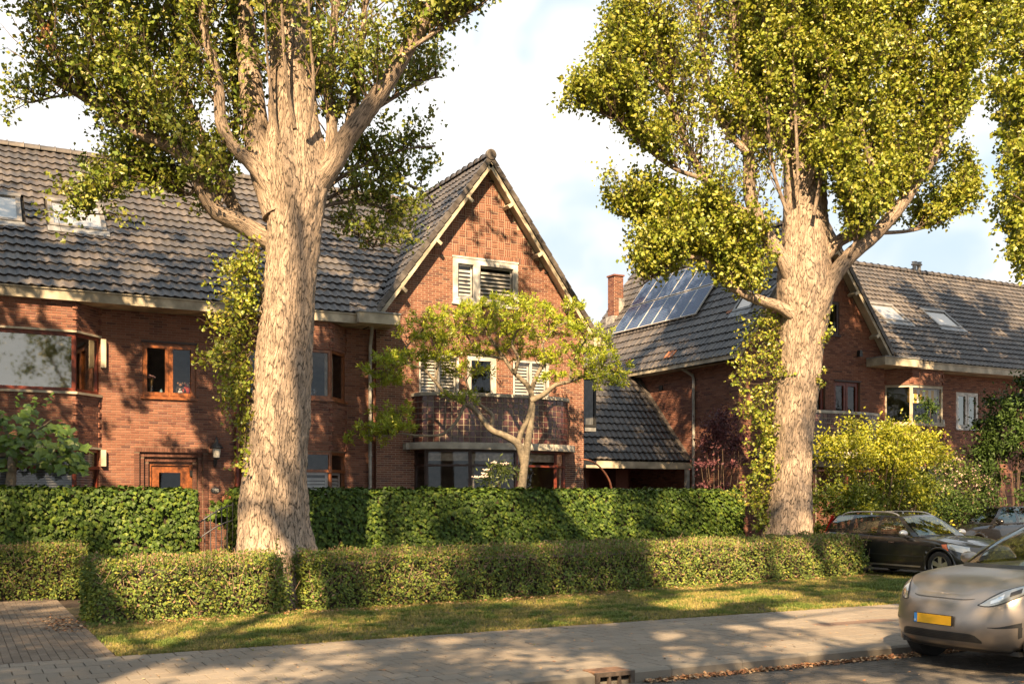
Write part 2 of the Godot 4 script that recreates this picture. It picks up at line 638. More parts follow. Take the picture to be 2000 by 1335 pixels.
func cylinder_between(a: Vector3, b: Vector3, r: float, sides := 10) -> Geo:
	var g := Geo.new()
	g.tube([a, b], [r, r], sides)
	return g

# ---------- a house: gable end in front, a wing with its ridge along the street ----------
func main_y(z: float) -> float:
	return 6.42 + ((-25.1 - z) if z > -30.3 else (z + 35.5)) * 0.8673

func house(o: Dictionary) -> Node3D:
	var xc: float = o.xc
	var sd: float = o.sd
	var hs := thing(o.called, o.label, "house", Vector3.ZERO, "brick houses along the street")
	var wall := node("wall", hs)
	var roof := node("roof", hs)
	var g0 := xc - 3.13
	var g1 := xc + 3.13
	var wing0: float = g1 if sd > 0 else o.wing
	var wing1: float = o.wing if sd > 0 else g0
	var gy := func(x: float) -> float: return 11.0 - 1.35 * absf(x - xc)
	# front of the gable
	var TG := Transform3D(Basis.IDENTITY, Vector3(0, 0, ZG))
	var hw := func(y: float) -> Vector2:
		var k := minf(3.13, (10.72 - y) / 1.35)
		return Vector2(xc - k, xc + k)
	var gh: Array = o.gable_holes
	var gw: Rect2 = o.gable_window
	bond(TG, hw, 0.0, 8.24, gh + [gw])
	var cg := Geo.new()
	cg.xf = TG
	core(cg, g0, g1, 0.0, 6.4, gh)
	var bands := [6.4, gw.position.y, gw.end.y, 10.70]
	for k in 3:
		var ya: float = bands[k]
		var yb: float = bands[k + 1]
		var ea: Vector2 = hw.call(ya)
		var eb: Vector2 = hw.call(yb)
		if k == 1:
			cg.prism([Vector2(ea.x, ya), Vector2(gw.position.x, ya), Vector2(gw.position.x, yb), Vector2(eb.x, yb)], -0.28, -0.004)
			cg.prism([Vector2(gw.end.x, ya), Vector2(ea.y, ya), Vector2(eb.y, yb), Vector2(gw.end.x, yb)], -0.28, -0.004)
		else:
			cg.prism([Vector2(ea.x, ya), Vector2(ea.y, ya), Vector2(eb.y, yb), Vector2(eb.x, yb)], -0.28, -0.004)
	part("mortar", cg, o.mortar, wall)
	# a soldier course, then basket-weave blocks of three bricks up to the apex
	var x := g0
	while x < g1:
		var e: Vector2 = hw.call(8.4)
		if x > e.x and x + 0.05 < e.y and not (x + 0.05 > gw.position.x and x < gw.end.x and gw.end.y > 8.27):
			brick(TG, x, 8.255, 0.049, 0.165)
		x += 0.0595
	var P := 0.196
	var jy := 0
	var y := 8.432
	while y < 10.6:
		for i in range(-18, 18):
			var xx := xc + i * P
			var e: Vector2 = hw.call(y + P * 0.7)
			var a := maxf(xx, e.x)
			var b := minf(xx + P - 0.016, e.y)
			if b - a < 0.05:
				continue
			for k in 3:
				if (i + jy) % 2 == 0:
					brick(TG, a, y + k * P / 3, b - a, P / 3 - 0.016, 0.001)
				else:
					var bx0 := xx + k * P / 3
					if bx0 >= a - 0.001 and bx0 + P / 3 - 0.016 <= b + 0.012:
						brick(TG, bx0, y, P / 3 - 0.016, P - 0.016, 0.001)
		y += P
		jy += 1
	# the wing
	var TW := Transform3D(Basis.IDENTITY, Vector3(0, 0, ZW))
	var wh: Array = o.wing_holes.duplicate()
	for b in o.bays:
		wh.append(Rect2(b.x0 - 0.55, 0, b.x1 - b.x0 + 1.1, 6.2))
	bond(TW, func(_y): return Vector2(wing0, wing1), 0.0, 6.2, wh)
	var cw := Geo.new()
	cw.xf = TW
	core(cw, wing0, wing1, 0.0, 6.4, wh)
	part("mortar", cw, M.mortar_mid, wall)
	# return of the gable in the corner with the wing
	var ret := Geo.new()
	var xr := g0 if sd < 0 else g1
	ret.box(Vector3(xr - 0.004, 0, ZW - 0.2), Vector3(xr + 0.004, 6.4, ZG - 0.012))
	part("return", ret, M.brick[1], wall)
	# side and rear walls, floors
	var sx := g1 if sd < 0 else g0
	var back := Geo.new()
	back.box(Vector3(minf(wing0, g0), 0, -36.0), Vector3(maxf(wing1, g1), 6.4, -35.7))
	back.box(Vector3(o.wing - 0.15, 0, -35.7), Vector3(o.wing + 0.15, 10.0, ZW - 0.3))
	part("rear_wall", back, M.brick[0], wall)
	if sd > 0:
		var TS := Transform3D(Basis(Vector3.UP, -PI / 2), Vector3(sx, 0, 0))   # faces -x; local x is world z
		var holes: Array = o.side_holes
		bond(TS, func(_y): return Vector2(-36.0, ZG - 0.012), 0.0, 6.3, holes)
		var cs := Geo.new()
		cs.xf = TS
		core(cs, -36.0, ZG - 0.285, 0.0, 6.4, holes)
		part("mortar", cs, o.mortar, wall)
	else:
		var cs := Geo.new()
		cs.box(Vector3(sx - 0.28, 0, -35.7), Vector3(sx, 6.4, ZG - 0.285))
		part("side_wall", cs, M.brick[0], wall)
	var fl := Geo.new()
	for yy in [0.1, 3.06, 5.98]:
		fl.box(Vector3(minf(wing0, g0) + 0.3, yy, -35.6), Vector3(maxf(wing1, g1) - 0.3, yy + 0.12, ZW - 0.3))
	part("floor", fl, M.room, hs)
	var iw := Geo.new()
	iw.box(Vector3(minf(wing0, g0) + 0.3, 0.1, -30.2), Vector3(maxf(wing1, g1) - 0.3, 5.95, -30.1))
	part("inner_wall", iw, M.room, hs)
	flush_bricks(wall, 290)
	# roof planes
	var c := cos(atan(1.35))
	var s := sin(atan(1.35))
	var cm := cos(atan(0.8673))
	var sm := sin(atan(0.8673))
	var reach := 3.55
	var len_g := reach / c - 0.06
	var TF := Transform3D(Basis(Vector3(1, 0, 0), Vector3(0, sm, -cm), Vector3(0, cm, sm)), Vector3(0, 6.42, -25.1))
	lay_tiles(TF, xc if sd > 0 else wing0, wing1 if sd > 0 else xc, 5.2 / cm - 0.08, func(p: Vector3) -> bool:
		for k: Rect2 in o.skylights:
			var q := TF.affine_inverse() * p
			if k.has_point(Vector2(q.x, q.y)):
				return false
		return p.y > gy.call(p.x) - 0.02)
	var TL := Transform3D(Basis(Vector3(0, 0, 1), Vector3(c, s, 0), Vector3(-s, c, 0)), Vector3(xc - reach, 11.0 - 1.35 * reach, 0))
	var TR := Transform3D(Basis(Vector3(0, 0, -1), Vector3(-c, s, 0), Vector3(s, c, 0)), Vector3(xc + reach, 11.0 - 1.35 * reach, 0))
	var keep_wing := func(p: Vector3) -> bool: return p.z > -25.3 or p.y > main_y(p.z) - 0.05
	var keep_open := func(p: Vector3) -> bool:
		if o.has("roof_window"):
			var q := TL.affine_inverse() * p
			return not o.roof_window.has_point(Vector2(q.x, q.y))
		return true
	lay_tiles(TL, -36.0, -25.48, len_g, keep_wing if sd < 0 else keep_open)
	lay_tiles(TR, 25.48, 36.0, len_g, keep_open if sd < 0 else keep_wing)
	flush_tiles(roof, 290)
	var deck := Geo.new()
	deck.xf = TF
	var foot := xc + sd * 3.39
	var dk := [Vector2(o.wing, 0), Vector2(foot, 0), Vector2(xc, 5.2 / cm), Vector2(o.wing, 5.2 / cm)]
	if sd > 0:
		dk.reverse()
	deck.prism(dk, -0.12, -0.02)
	deck.xf = TL
	deck.box(Vector3(-36.0, 0.02, -0.12), Vector3(-25.42, len_g + 0.04, -0.02))
	deck.xf = TR
	deck.box(Vector3(25.42, 0.02, -0.12), Vector3(36.0, len_g + 0.04, -0.02))
	deck.xf = Transform3D.IDENTITY
	deck.quad(Vector3(o.wing, 6.3, -35.6), Vector3(xc, 6.3, -35.6), Vector3(xc, 10.9, -30.3), Vector3(o.wing, 10.9, -30.3))
	part("roof_deck", deck, M.dark, roof)
	ridge(roof, Vector3(xc, 11.06, -25.38), Vector3(xc, 11.06, -36.0), 0.13)
	ridge(roof, Vector3(xc - 0.1 * -sd, 10.99, -30.3), Vector3(o.wing, 10.99, -30.3), 0.13)
	var cap := Geo.new()
	cap.tube([Vector3(xc, 11.03, -25.42), Vector3(xc, 11.03, -25.33), Vector3(xc, 11.03, -25.325)], [0.15, 0.15, 0.13], 20)
	part("ridge_end", cap, M.tile[2], roof)
	# verges: tiles, boards and purlin ends on both rakes
	for k in [-1, 1]:
		var T: Transform3D = TL if k < 0 else TR
		var zz := -25.37 if k < 0 else 25.37
		var vt := Geo.new()
		vt.box(Vector3(-0.10 if k < 0 else -0.03, 0, -0.075), Vector3(0.03 if k < 0 else 0.10, TV - 0.008, 0.06))
		var vm := vt.mesh()
		for j in int(len_g / TV):
			part("verge_tile", vm, M.tile[[0, 2, 3][j % 3]], roof, T * Transform3D(Basis(Vector3(1, 0, 0), -0.05), Vector3(zz, j * TV + 0.1, 0)))
		var bb := Geo.new()
		bb.xf = T
		var zb: float = zz - 0.02 * k * -1.0
		bb.box(Vector3(zb - 0.02, 0.1, -0.20), Vector3(zb + 0.02, len_g - 0.02, -0.105))
		var inn: float = zz + (0.33 if k > 0 else -0.33)
		bb.box(Vector3(minf(zb, inn), 0.1, -0.155), Vector3(maxf(zb, inn), len_g - 0.08, -0.125))
		part("bargeboard", bb, M.cream, roof)
		var pe := Geo.new()
		pe.box(Vector3(-0.18, -0.045, -0.34), Vector3(0.18, 0.045, -0.16))
		var pm := pe.mesh()
		for f in [0.24, 0.52, 0.78]:
			part("purlin_end", pm, M.cream, roof, T * Transform3D(Basis.IDENTITY, Vector3((zz + inn) / 2, len_g * f, 0)))
	# eaves
	var ev := Geo.new()
	ev.box(Vector3(wing0, 6.17, -25.20), Vector3(wing1, 6.40, -25.06))
	ev.box(Vector3(wing0, 6.17, ZW + 0.02), Vector3(wing1, 6.20, -25.20))
	ev.box(Vector3(wing0, 6.385, -25.22), Vector3(wing1, 6.41, -25.03))
	part("gutter", ev, M.cream, roof)
	var eg := Geo.new()
	var wx0 := g0 - 0.78 if sd < 0 else g1 - 0.85
	var wx1 := g0 + 0.32 if sd < 0 else g1 + 0.9
	eg.box(Vector3(wx0, 6.18, ZG + 0.02), Vector3(wx1, 6.44, -24.88))
	part("gutter_box", eg, M.cream, roof)
	var ez := Geo.new()
	ez.box(Vector3(wx0 - 0.02, 6.443, ZG + 0.02), Vector3(wx1 + 0.02, 6.475, -24.85))
	part("gutter_lining", ez, M.zinc, roof)
	# eave along the free side
	var es := Geo.new()
	var xe := xc + reach * (1 if sd < 0 else -1)
	es.box(Vector3(minf(xe, xe + sd * 0.12), 6.06, -36.0), Vector3(maxf(xe, xe + sd * 0.12), 6.30, -25.40))
	es.box(Vector3(minf(xe, sx), 6.06, -36.0), Vector3(maxf(xe, sx), 6.09, -25.40))
	part("gutter", es, M.cream, roof)
	if sd < 0:
		var eb := Geo.new()
		eb.box(Vector3(g1 - 0.1, 6.06, ZG + 0.02), Vector3(xe + 0.12, 6.32, -25.0))
		part("gutter_box", eb, M.cream, roof)
	for b in o.bays:
		bay(hs, b, M.mortar_mid)
	return hs

func bay(hs: Node, b: Dictionary, mortar: Material) -> void:
	var n := node("bay", hs)
	var zf := -25.2
	var cx := 0.58
	var faces := [
		[Vector3(b.x0 - cx, 0, ZW), Vector3(b.x0, 0, zf)],
		[Vector3(b.x0, 0, zf), Vector3(b.x1, 0, zf)],
		[Vector3(b.x1, 0, zf), Vector3(b.x1 + cx, 0, ZW)],
	]
	var g := Geo.new()
	for k in 3:
		var a: Vector3 = faces[k][0]
		var e: Vector3 = faces[k][1]
		var w := a.distance_to(e)
		var d := (e - a).normalized()
		var T := Transform3D(Basis(d, Vector3.UP, d.cross(Vector3.UP)), a)
		var lo := Rect2(0, 0.85, w, b.low - 0.85)
		var up := Rect2(0, b.sill, w, b.head - b.sill)
		bond(T, func(_y): return Vector2(0.004, w - 0.004), 0.0, 6.17, [lo, up])
		g.xf = T
		core(g, 0.0, w, 0.0, 6.17, [lo, up], 0.12)
		# toothed brick corners
		for z in [[0.0, 0.85], [b.low + 0.05, b.sill - 0.05], [b.head + 0.06, 6.17]]:
			var y: float = z[0]
			var i := 0
			while y + CH < z[1]:
				if i % 4 < 2:
					brick(T, -0.03, y, 0.10, CH - 0.008, 0.028)
					brick(T, w - 0.07, y, 0.10, CH - 0.008, 0.028)
				y += CH
				i += 1
		var side := k != 1
		var st: Dictionary = b.style.duplicate()
		var uo := {"frame": st.frame, "fw": 0.07 if side else 0.08, "inset": 0.03, "glass": st.get("glass", M.glass)}
		if st.has("upper_posts") and not side:
			uo.posts = st.upper_posts
		if st.has("trim"):
			uo.sill = st.trim
			uo.lintel = st.trim
		else:
			uo.sill = st.frame
		if st.has("curtain") and side and k == 2:
			uo.curtain = [0.1, 0.6]
		window(n, T * Transform3D(Basis.IDENTITY, Vector3(0, b.sill, 0)), w, b.head - b.sill, uo)
		var dn := {"frame": st.frame, "fw": 0.07, "inset": 0.03, "rails": [(b.rail - 0.85) / (b.low - 0.85)], "rail_out": 0.03}
		if st.has("trim"):
			dn.lintel = st.trim
		if st.has("blind"):
			dn.slats = 0.0
			dn.slat_pitch = 0.055
			dn.slat_mat = M.zinc
		elif st.has("shutters"):
			dn.slats = 0.06
			dn.slat_row = 0
		if not side:
			dn.posts = [0.5]
		window(n, T * Transform3D(Basis.IDENTITY, Vector3(0, 0.85, 0)), w, b.low - 0.85, dn)
	part("mortar", g, mortar, n)
	flush_bricks(n, 120)
	var top := Geo.new()
	top.plan([Vector2(b.x0 - cx, ZW), Vector2(b.x0, zf), Vector2(b.x1, zf), Vector2(b.x1 + cx, ZW)], 3.15, 3.2)
	part("floor", top, M.room, n)

# ---------- the setting ----------
func sky() -> void:
	var W := 1536
	var H := 768
	var f := FastNoiseLite.new()
	f.seed = 5
	f.frequency = 1.05
	f.fractal_octaves = 6
	f.fractal_gain = 0.52
	var f2 := FastNoiseLite.new()
	f2.seed = 19
	f2.frequency = 2.6
	f2.fractal_octaves = 5
	var im := Image.create(W, H, false, Image.FORMAT_RGBF)
	for j in H:
		var up := PI / 2 - PI * (j + 0.5) / H
		for i in W:
			var a := TAU * (i + 0.5) / W
			var d := Vector3(cos(up) * cos(a), sin(up), cos(up) * sin(a))
			var y := maxf(d.y, 0.0)
			var q := Vector3(d.x, d.y * 2.2, d.z) * (1.0 + 0.25 * f2.get_noise_3dv(d * 1.3))
			var c := f.get_noise_3dv(q * 1.5) + 0.35 * f2.get_noise_3dv(q * 2.0)
			var cover := smoothstep(-0.34, 0.26, c)
			var blue := Color(0.36, 0.52, 0.68).lerp(Color(0.60, 0.66, 0.70), pow(1.0 - y, 2.5))
			var shade := 0.5 + 0.5 * smoothstep(-0.3, 0.4, f2.get_noise_3dv(q * 1.1 + Vector3(3, 0.12, 1)))
			var cloud := Color(0.66, 0.665, 0.68).lerp(Color(0.92, 0.90, 0.87), shade)
			im.set_pixel(i, j, blue.lerp(cloud, cover) if d.y > -0.02 else Color(0.30, 0.26, 0.20))
	var p := PanoramaSkyMaterial.new()
	p.panorama = ImageTexture.create_from_image(im)
	var s := Sky.new()
	s.sky_material = p
	var e := Environment.new()
	e.background_mode = Environment.BG_SKY
	e.sky = s
	e.background_energy_multiplier = 0.345
	e.tonemap_mode = Environment.TONE_MAPPER_LINEAR
	e.tonemap_exposure = 4.4
	e.sdfgi_enabled = true
	e.ssao_enabled = true
	e.ssil_enabled = true
	var w := WorldEnvironment.new()
	w.name = "surroundings"
	w.environment = e
	add_child(w)
	var sun := DirectionalLight3D.new()
	sun.name = "sun"
	sun.light_energy = 1.36
	sun.light_color = Color(1.0, 0.86, 0.67)
	sun.light_angular_distance = 0.53
	sun.shadow_enabled = true
	add_child(sun)
	sun.look_at_from_position(Vector3.ZERO, SUN, Vector3.UP)

func camera() -> void:
	var c := Camera3D.new()
	c.name = "camera"
	c.projection = Camera3D.PROJECTION_FRUSTUM
	c.near = 0.1
	c.far = 400.0
	c.size = 0.1 * 1335.0 / F
	c.frustum_offset = Vector2(0, 0.1 * (967.0 - 667.5) / F)
	add_child(c)
	c.look_at_from_position(EYE, EYE + fwd, Vector3.UP)
	c.current = true

func setting() -> void:
	var g := Geo.new()
	g.quad(Vector3(-150, -0.30, 120), Vector3(190, -0.30, 120), Vector3(190, -0.30, -160), Vector3(-150, -0.30, -160))
	struct("ground", g, M.soil, "bare brown ground under the street and gardens")
	g = Geo.new()
	g.box(Vector3(-40, -0.28, -70), Vector3(70, -0.035, -9.62))
	struct("terrain", g, M.soil, "raised brown soil under the gardens and pavement")
	# road of grey paving bricks
	g = Geo.new()
	g.box(Vector3(-60, -0.28, -9.62), Vector3(90, -0.145, 9.0))
	var road := struct("road", g, M.asphalt, "grey brown brick paved road along the kerb")
	var bm := Geo.new()
	bm.bevel_box(Vector3(0.003, -0.04, 0.003), Vector3(0.207, 0, 0.097), 0.006)
	var rb := []
	for c in [[0.20, 0.172, 0.142], [0.175, 0.15, 0.124], [0.23, 0.195, 0.16]]:
		rb.append(mat("r", lin(c[0], c[1], c[2]), 0.9, "grit", 2.5, 0.3))
	var xs := []
	var ps := []
	for j in 33:
		for i in 78:
			xs.append(Transform3D(Basis.IDENTITY, Vector3(2.6 + i * 0.21 + (0.105 if j % 2 else 0.0), -0.12 + rng.randf_range(-0.003, 0.003), -9.50 + j * 0.1)))
			ps.append(rng.randi() % 3)
	pieces("paving_brick", bm.mesh(), rb, xs, ps, road, 290)
	# kerb stones
	var ks := []
	for c in [[0.45, 0.40, 0.33], [0.40, 0.355, 0.295]]:
		ks.append(mat("k", lin(c[0], c[1], c[2]), 0.9, "grit", 3.0, 0.5))
	g = Geo.new()
	g.box(Vector3(-40, -0.2, -9.70), Vector3(60, -0.09, -9.53))
	var kerb := struct("kerb", g, ks[1], "worn grey concrete kerb between pavement and road")
	var km := Geo.new()
	km.bevel_box(Vector3(0.003, -0.2, -0.15), Vector3(0.997, 0.012, 0), 0.028)
	xs = []
	ps = []
	for i in 34:
		if i == 14:
			continue
		xs.append(Transform3D(Basis(Vector3.UP, rng.randf_range(-0.004, 0.004)), Vector3(-7.95 + i, rng.randf_range(-0.004, 0.004), -9.50)))
		ps.append(rng.randi() % 2)
	pieces("kerb_stone", km.mesh(), ks, xs, ps, kerb, 60)
	gully(Vector3(6.05, 0, -9.50), kerb, ks)
	# pavement of square concrete flags in half bond
	g = Geo.new()
	g.box(Vector3(-40, -0.05, -13.28), Vector3(60, -0.022, -9.66))
	var pm := struct("pavement", g, M.soil, "pavement of square sandy grey concrete flags")
	var fm := []
	for c in [[0.45, 0.385, 0.31], [0.41, 0.352, 0.285], [0.49, 0.418, 0.338], [0.42, 0.35, 0.275], [0.56, 0.50, 0.42], [0.34, 0.225, 0.17]]:
		fm.append(mat("f", lin(c[0], c[1], c[2]), 0.88, "grit", 3.0, 0.35))
	var fl := Geo.new()
	fl.bevel_box(Vector3(0.005, -0.022, 0.005), Vector3(0.295, 0, 0.295), 0.005)
	xs = []
	ps = []
	for j in 12:
		for i in 86:
			var r := Basis.from_euler(Vector3(rng.randf_range(-0.006, 0.006), rng.randf_range(-0.004, 0.004), rng.randf_range(-0.006, 0.006)))
			xs.append(Transform3D(r, Vector3(-3.0 + i * 0.3 + (0.15 if j % 2 else 0.0), rng.randf_range(-0.002, 0.002), -13.27 + j * 0.3)))
			var w := nz.get_noise_2d(i * 0.11, j * 0.19) + rng.randf_range(-0.22, 0.22)
			ps.append(2 if w > 0.22 else 0 if w > 0.02 else 1 if w > -0.2 else 3)
	for k in [12 * 29 + 5, 12 * 33 + 7]:
		ps[k] = 4
	for i in 5:
		ps[5 * 86 + 47 + i] = 5
	pieces("flagstone", fl.mesh(), fm, xs, ps, pm, 290)
	# driveway of clinkers beside the low hedge
	g = Geo.new()
	g.box(Vector3(-12, -0.05, -21.6), Vector3(1.75, -0.022, -13.30))
	var dw := struct("driveway", g, M.soil, "driveway of long brown paving bricks beside the hedge")
	var dm := Geo.new()
	dm.bevel_box(Vector3(0.002, -0.02, 0.002), Vector3(0.098, 0, 0.208), 0.006)
	var db := []
	for c in [[0.33, 0.255, 0.195], [0.29, 0.225, 0.17], [0.37, 0.29, 0.22]]:
		db.append(mat("d", lin(c[0], c[1], c[2]), 0.9, "grit", 3.0, 0.3))
	xs = []
	ps = []
	for i in 26:
		for j in 39:
			xs.append(Transform3D(Basis(Vector3.UP, rng.randf_range(-0.01, 0.01)), Vector3(-0.85 + i * 0.1, rng.randf_range(-0.003, 0.003), -21.5 + j * 0.21 + (0.105 if i % 2 else 0.0))))
			ps.append(rng.randi() % 3)
	pieces("paving_brick", dm.mesh(), db, xs, ps, dw, 290)
	# verge
	var vs := mat("verge", lin(0.13, 0.105, 0.045), 0.95, "grit", 1.6, 1.0)
	g = Geo.new()
	g.plan([Vector2(1.78, -13.30), Vector2(24, -13.30), Vector2(24, -19.5), Vector2(1.2, -19.5)], -0.06, -0.012)
	struct("verge", g, vs, "strip of dry soil and thin grass along the pavement")
	g = Geo.new()
	g.box(Vector3(18.6, -0.06, -24.5), Vector3(34, -0.004, -15.6))
	struct("parking_pad", g, rb[0], "dark paved pad under the parked cars")

func gully(at: Vector3, kerb: Node, ks: Array) -> void:
	var t := thing("street_drain", "rusty iron kerb drain with three dark slots beside the gutter leaves", "drain", at)
	var rust := mat("rust", lin(0.26, 0.145, 0.085), 0.75, "mottle", 3.0, 0.3)
	var gr := mat("cast_iron", lin(0.115, 0.085, 0.065), 0.65, "mottle", 3.0, 0.3)
	var g := Geo.new()
	g.bevel_box(Vector3(0.03, -0.01, -0.30), Vector3(0.47, 0.014, -0.03), 0.006)
	part("lid", g, rust, t)
	g = Geo.new()
	g.box(Vector3(0.0, -0.03, -0.03), Vector3(0.50, 0.013, 0.012))
	for x in [0.0, 0.445]:
		g.box(Vector3(x, -0.16, -0.03), Vector3(x + 0.055, -0.03, 0.012))
	for x in [0.165, 0.295]:
		g.prism([Vector2(x - 0.012, -0.16), Vector2(x + 0.042, -0.16), Vector2(x + 0.026, -0.03), Vector2(x + 0.004, -0.03)], -0.02, 0.008)
	part("grate", g, gr, t)
	g = Geo.new()
	g.box(Vector3(0.0, -0.3, -0.40), Vector3(0.50, -0.02, -0.30))
	part("sump", g, M.dark, t)
	for x in [-0.0, 0.64]:
		var k := Geo.new()
		var x0: float = -0.003 if x > 0.3 else -0.0
		if x > 0.3:
			k.bevel_box(Vector3(0.505, -0.2, -0.15), Vector3(0.997, 0.012, 0.0), 0.028)
			part("kerb_stone", k, ks[0], kerb, Transform3D(Basis.IDENTITY, at))

# ---------- what is fixed to or stands in the houses ----------
func left_house() -> void:
	var st1 := {"frame": M.red_wood, "trim": M.cream, "blind": true, "glass": M.mirror_glass}
	var st2 := {"frame": M.wood, "shutters": true, "curtain": true}
	var holes := [Rect2(10.897, 4.40, 1.17, 1.23), Rect2(12.295, 3.25, 0.90, 2.44), Rect2(13.70, 4.40, 1.15, 1.23), Rect2(10.80, 0.0, 4.42, 3.06)]
	var h := house({
		"called": "brick_house", "label": "brick house with a tall basket-weave gable over a round purple tiled balcony", "xc": 12.85, "sd": -1.0, "wing": -5.5, "mortar": M.mortar,
		"gable_holes": holes, "gable_window": Rect2(11.872, 7.06, 1.97, 1.19), "skylights": [Rect2(-0.55, 2.63, 2.08, 1.58), Rect2(2.06, 2.63, 1.35, 1.58)],
		"wing_holes": [Rect2(3.981, 4.206, 1.224, 1.26), Rect2(3.93, 0.0, 1.43, 2.90)],
		"bays": [
			{"x0": -0.7, "x1": 2.48, "low": 2.94, "sill": 4.19, "head": 5.49, "rail": 2.52, "style": st1},
			{"x0": 6.80, "x1": 8.36, "low": 2.97, "sill": 4.27, "head": 5.49, "rail": 2.50, "style": st2},
		],
	})
	var G := func(x: float, y: float) -> Transform3D: return Transform3D(Basis.IDENTITY, Vector3(x, y, ZG))
	# gable window: white frame, narrow casement and a wide light, shutters behind
	window(h, G.call(11.872, 7.06), 1.97, 1.19, {"frame": M.white, "fw": 0.095, "inset": -0.02, "posts": [0.36], "casement": 0.05, "slats": 0.045, "slat_pitch": 0.105, "sill": M.white, "lintel": M.white})
	for k in 2:
		window(h, G.call([10.897, 13.70][k], 4.40), [1.17, 1.15][k], 1.23, {"frame": M.white, "fw": 0.06, "inset": 0.02, "posts": [0.5], "slats": 0.05, "slat_pitch": 0.085})
	window(h, G.call(12.295, 3.25), 0.90, 2.44, {"frame": M.white, "fw": 0.07, "inset": 0.05, "casement": 0.08, "called": "balcony_door"})
	balcony(h, 12.99, 2.27, 1.05)
	# casement with dolls on the sill
	window(h, Transform3D(Basis.IDENTITY, Vector3(3.981, 4.206, ZW)), 1.224, 1.26, {"frame": M.wood, "fw": 0.055, "inset": 0.03, "posts": [0.5], "casement": 0.06, "sill": M.wood})
	var lin_ := Geo.new()
	lin_.box(Vector3(3.96, 5.47, ZW - 0.1), Vector3(5.23, 5.52, ZW + 0.03))
	part("lintel", lin_, M.dark_wood, h)
	front_door(h)
	# side oriel above the car port
	var og := Geo.new()
	og.box(Vector3(15.98, 3.82, -29.0), Vector3(17.22, 3.95, -27.0))
	og.box(Vector3(15.98, 5.42, -29.05), Vector3(17.28, 5.58, -26.92))
	og.box(Vector3(17.16, 3.95, -29.0), Vector3(17.22, 5.42, -27.09))
	part("oriel", og, M.zinc, h)
	window(h, Transform3D(Basis.IDENTITY, Vector3(15.98, 3.95, -26.98)), 1.24, 1.47, {"frame": M.black, "fw": 0.07, "inset": 0.0, "glass": M.glass})
	# roof windows
	var cm := cos(atan(0.8673))
	var sm := sin(atan(0.8673))
	var TF := Transform3D(Basis(Vector3(1, 0, 0), Vector3(0, sm, -cm), Vector3(0, cm, sm)), Vector3(0, 6.42, -25.1))
	for k in [Rect2(-0.55, 2.72, 2.06, 1.30), Rect2(2.10, 2.72, 1.27, 1.30)]:
		roof_window(h, TF * Transform3D(Basis.IDENTITY, Vector3(k.position.x, k.position.y, 0)), k.size.x, k.size.y)
	# downpipe in the corner
	var dp := Geo.new()
	dp.tube([Vector3(9.50, 6.2, -25.45), Vector3(9.51, 6.08, -25.48), Vector3(9.56, 5.9, -25.68), Vector3(9.56, 5.7, -25.74), Vector3(9.56, 0.0, -25.74)], [0.045, 0.045, 0.045, 0.045, 0.045], 12)
	for y in [1.2, 2.9, 4.6]:
		dp.tube([Vector3(9.56, y, -25.74), Vector3(9.56, y + 0.05, -25.74)], [0.055, 0.055], 12)
	part("downpipe", dp, M.pipe, h)
	dp = Geo.new()
	dp.tube([Vector3(6.17, 6.1, -25.76), Vector3(6.17, 0, -25.76)], [0.05, 0.05], 12)
	part("downpipe", dp, M.red_wood, h)
	for p in [[197, 661, 717], [199, 878, 910]]:
		var vb := Geo.new()
		vb.box(Vector3(3.07, pz(p[0], p[2], -25.7).y, ZW + 0.01), Vector3(3.18, pz(p[0], p[1], -25.7).y, ZW + 0.11))
		part("blind_box", vb, M.cream, h)
	# iron wall anchors on the gable
	for p in [[931, 349], [961, 354], [817, 503], [763, 583], [1068, 532]]:
		var a := pz(p[0], p[1], ZG + 0.03)
		var ag := Geo.new()
		ag.box(a - Vector3(0.07, 0.02, 0.02), a + Vector3(0.07, 0.02, 0.01))
		part("wall_anchor", ag, M.black, h)

func roof_window(h: Node, T: Transform3D, w: float, l: float) -> void:
	var n := node("skylight", h, T)
	var g := Geo.new()
	var f := 0.10
	g.box(Vector3(0, 0, -0.02), Vector3(f, l, 0.09))
	g.box(Vector3(w - f, 0, -0.02), Vector3(w, l, 0.09))
	g.box(Vector3(f, 0, -0.02), Vector3(w - f, f, 0.088))
	g.box(Vector3(-0.02, l - f, -0.02), Vector3(w + 0.02, l + 0.05, 0.10))
	part("frame", g, M.skylight_frame, n)
	g = Geo.new()
	g.box(Vector3(f, f, 0.0), Vector3(w - f, l - f, 0.04))
	part("roller_blind", g, M.blind_cloth, n)
	g = Geo.new()
	g.quad(Vector3(f - 0.004, f - 0.004, 0.062), Vector3(w - f + 0.004, f - 0.004, 0.062), Vector3(w - f + 0.004, l - f + 0.004, 0.062), Vector3(f - 0.004, l - f + 0.004, 0.062))
	part("pane", g, M.mirror_glass, n)
	g = Geo.new()
	g.box(Vector3(-0.05, -0.24, 0.0), Vector3(w + 0.05, -0.002, 0.065))
	part("flashing", g, M.zinc, n)

func curve(cx: float, a: float, b: float, t: float) -> Vector3:   # t from 0 (one end) to PI
	var s := sin(t)
	return Vector3(cx - a * signf(cos(t)) * pow(absf(cos(t)), 0.72), 0, ZG + b * pow(s, 0.72))

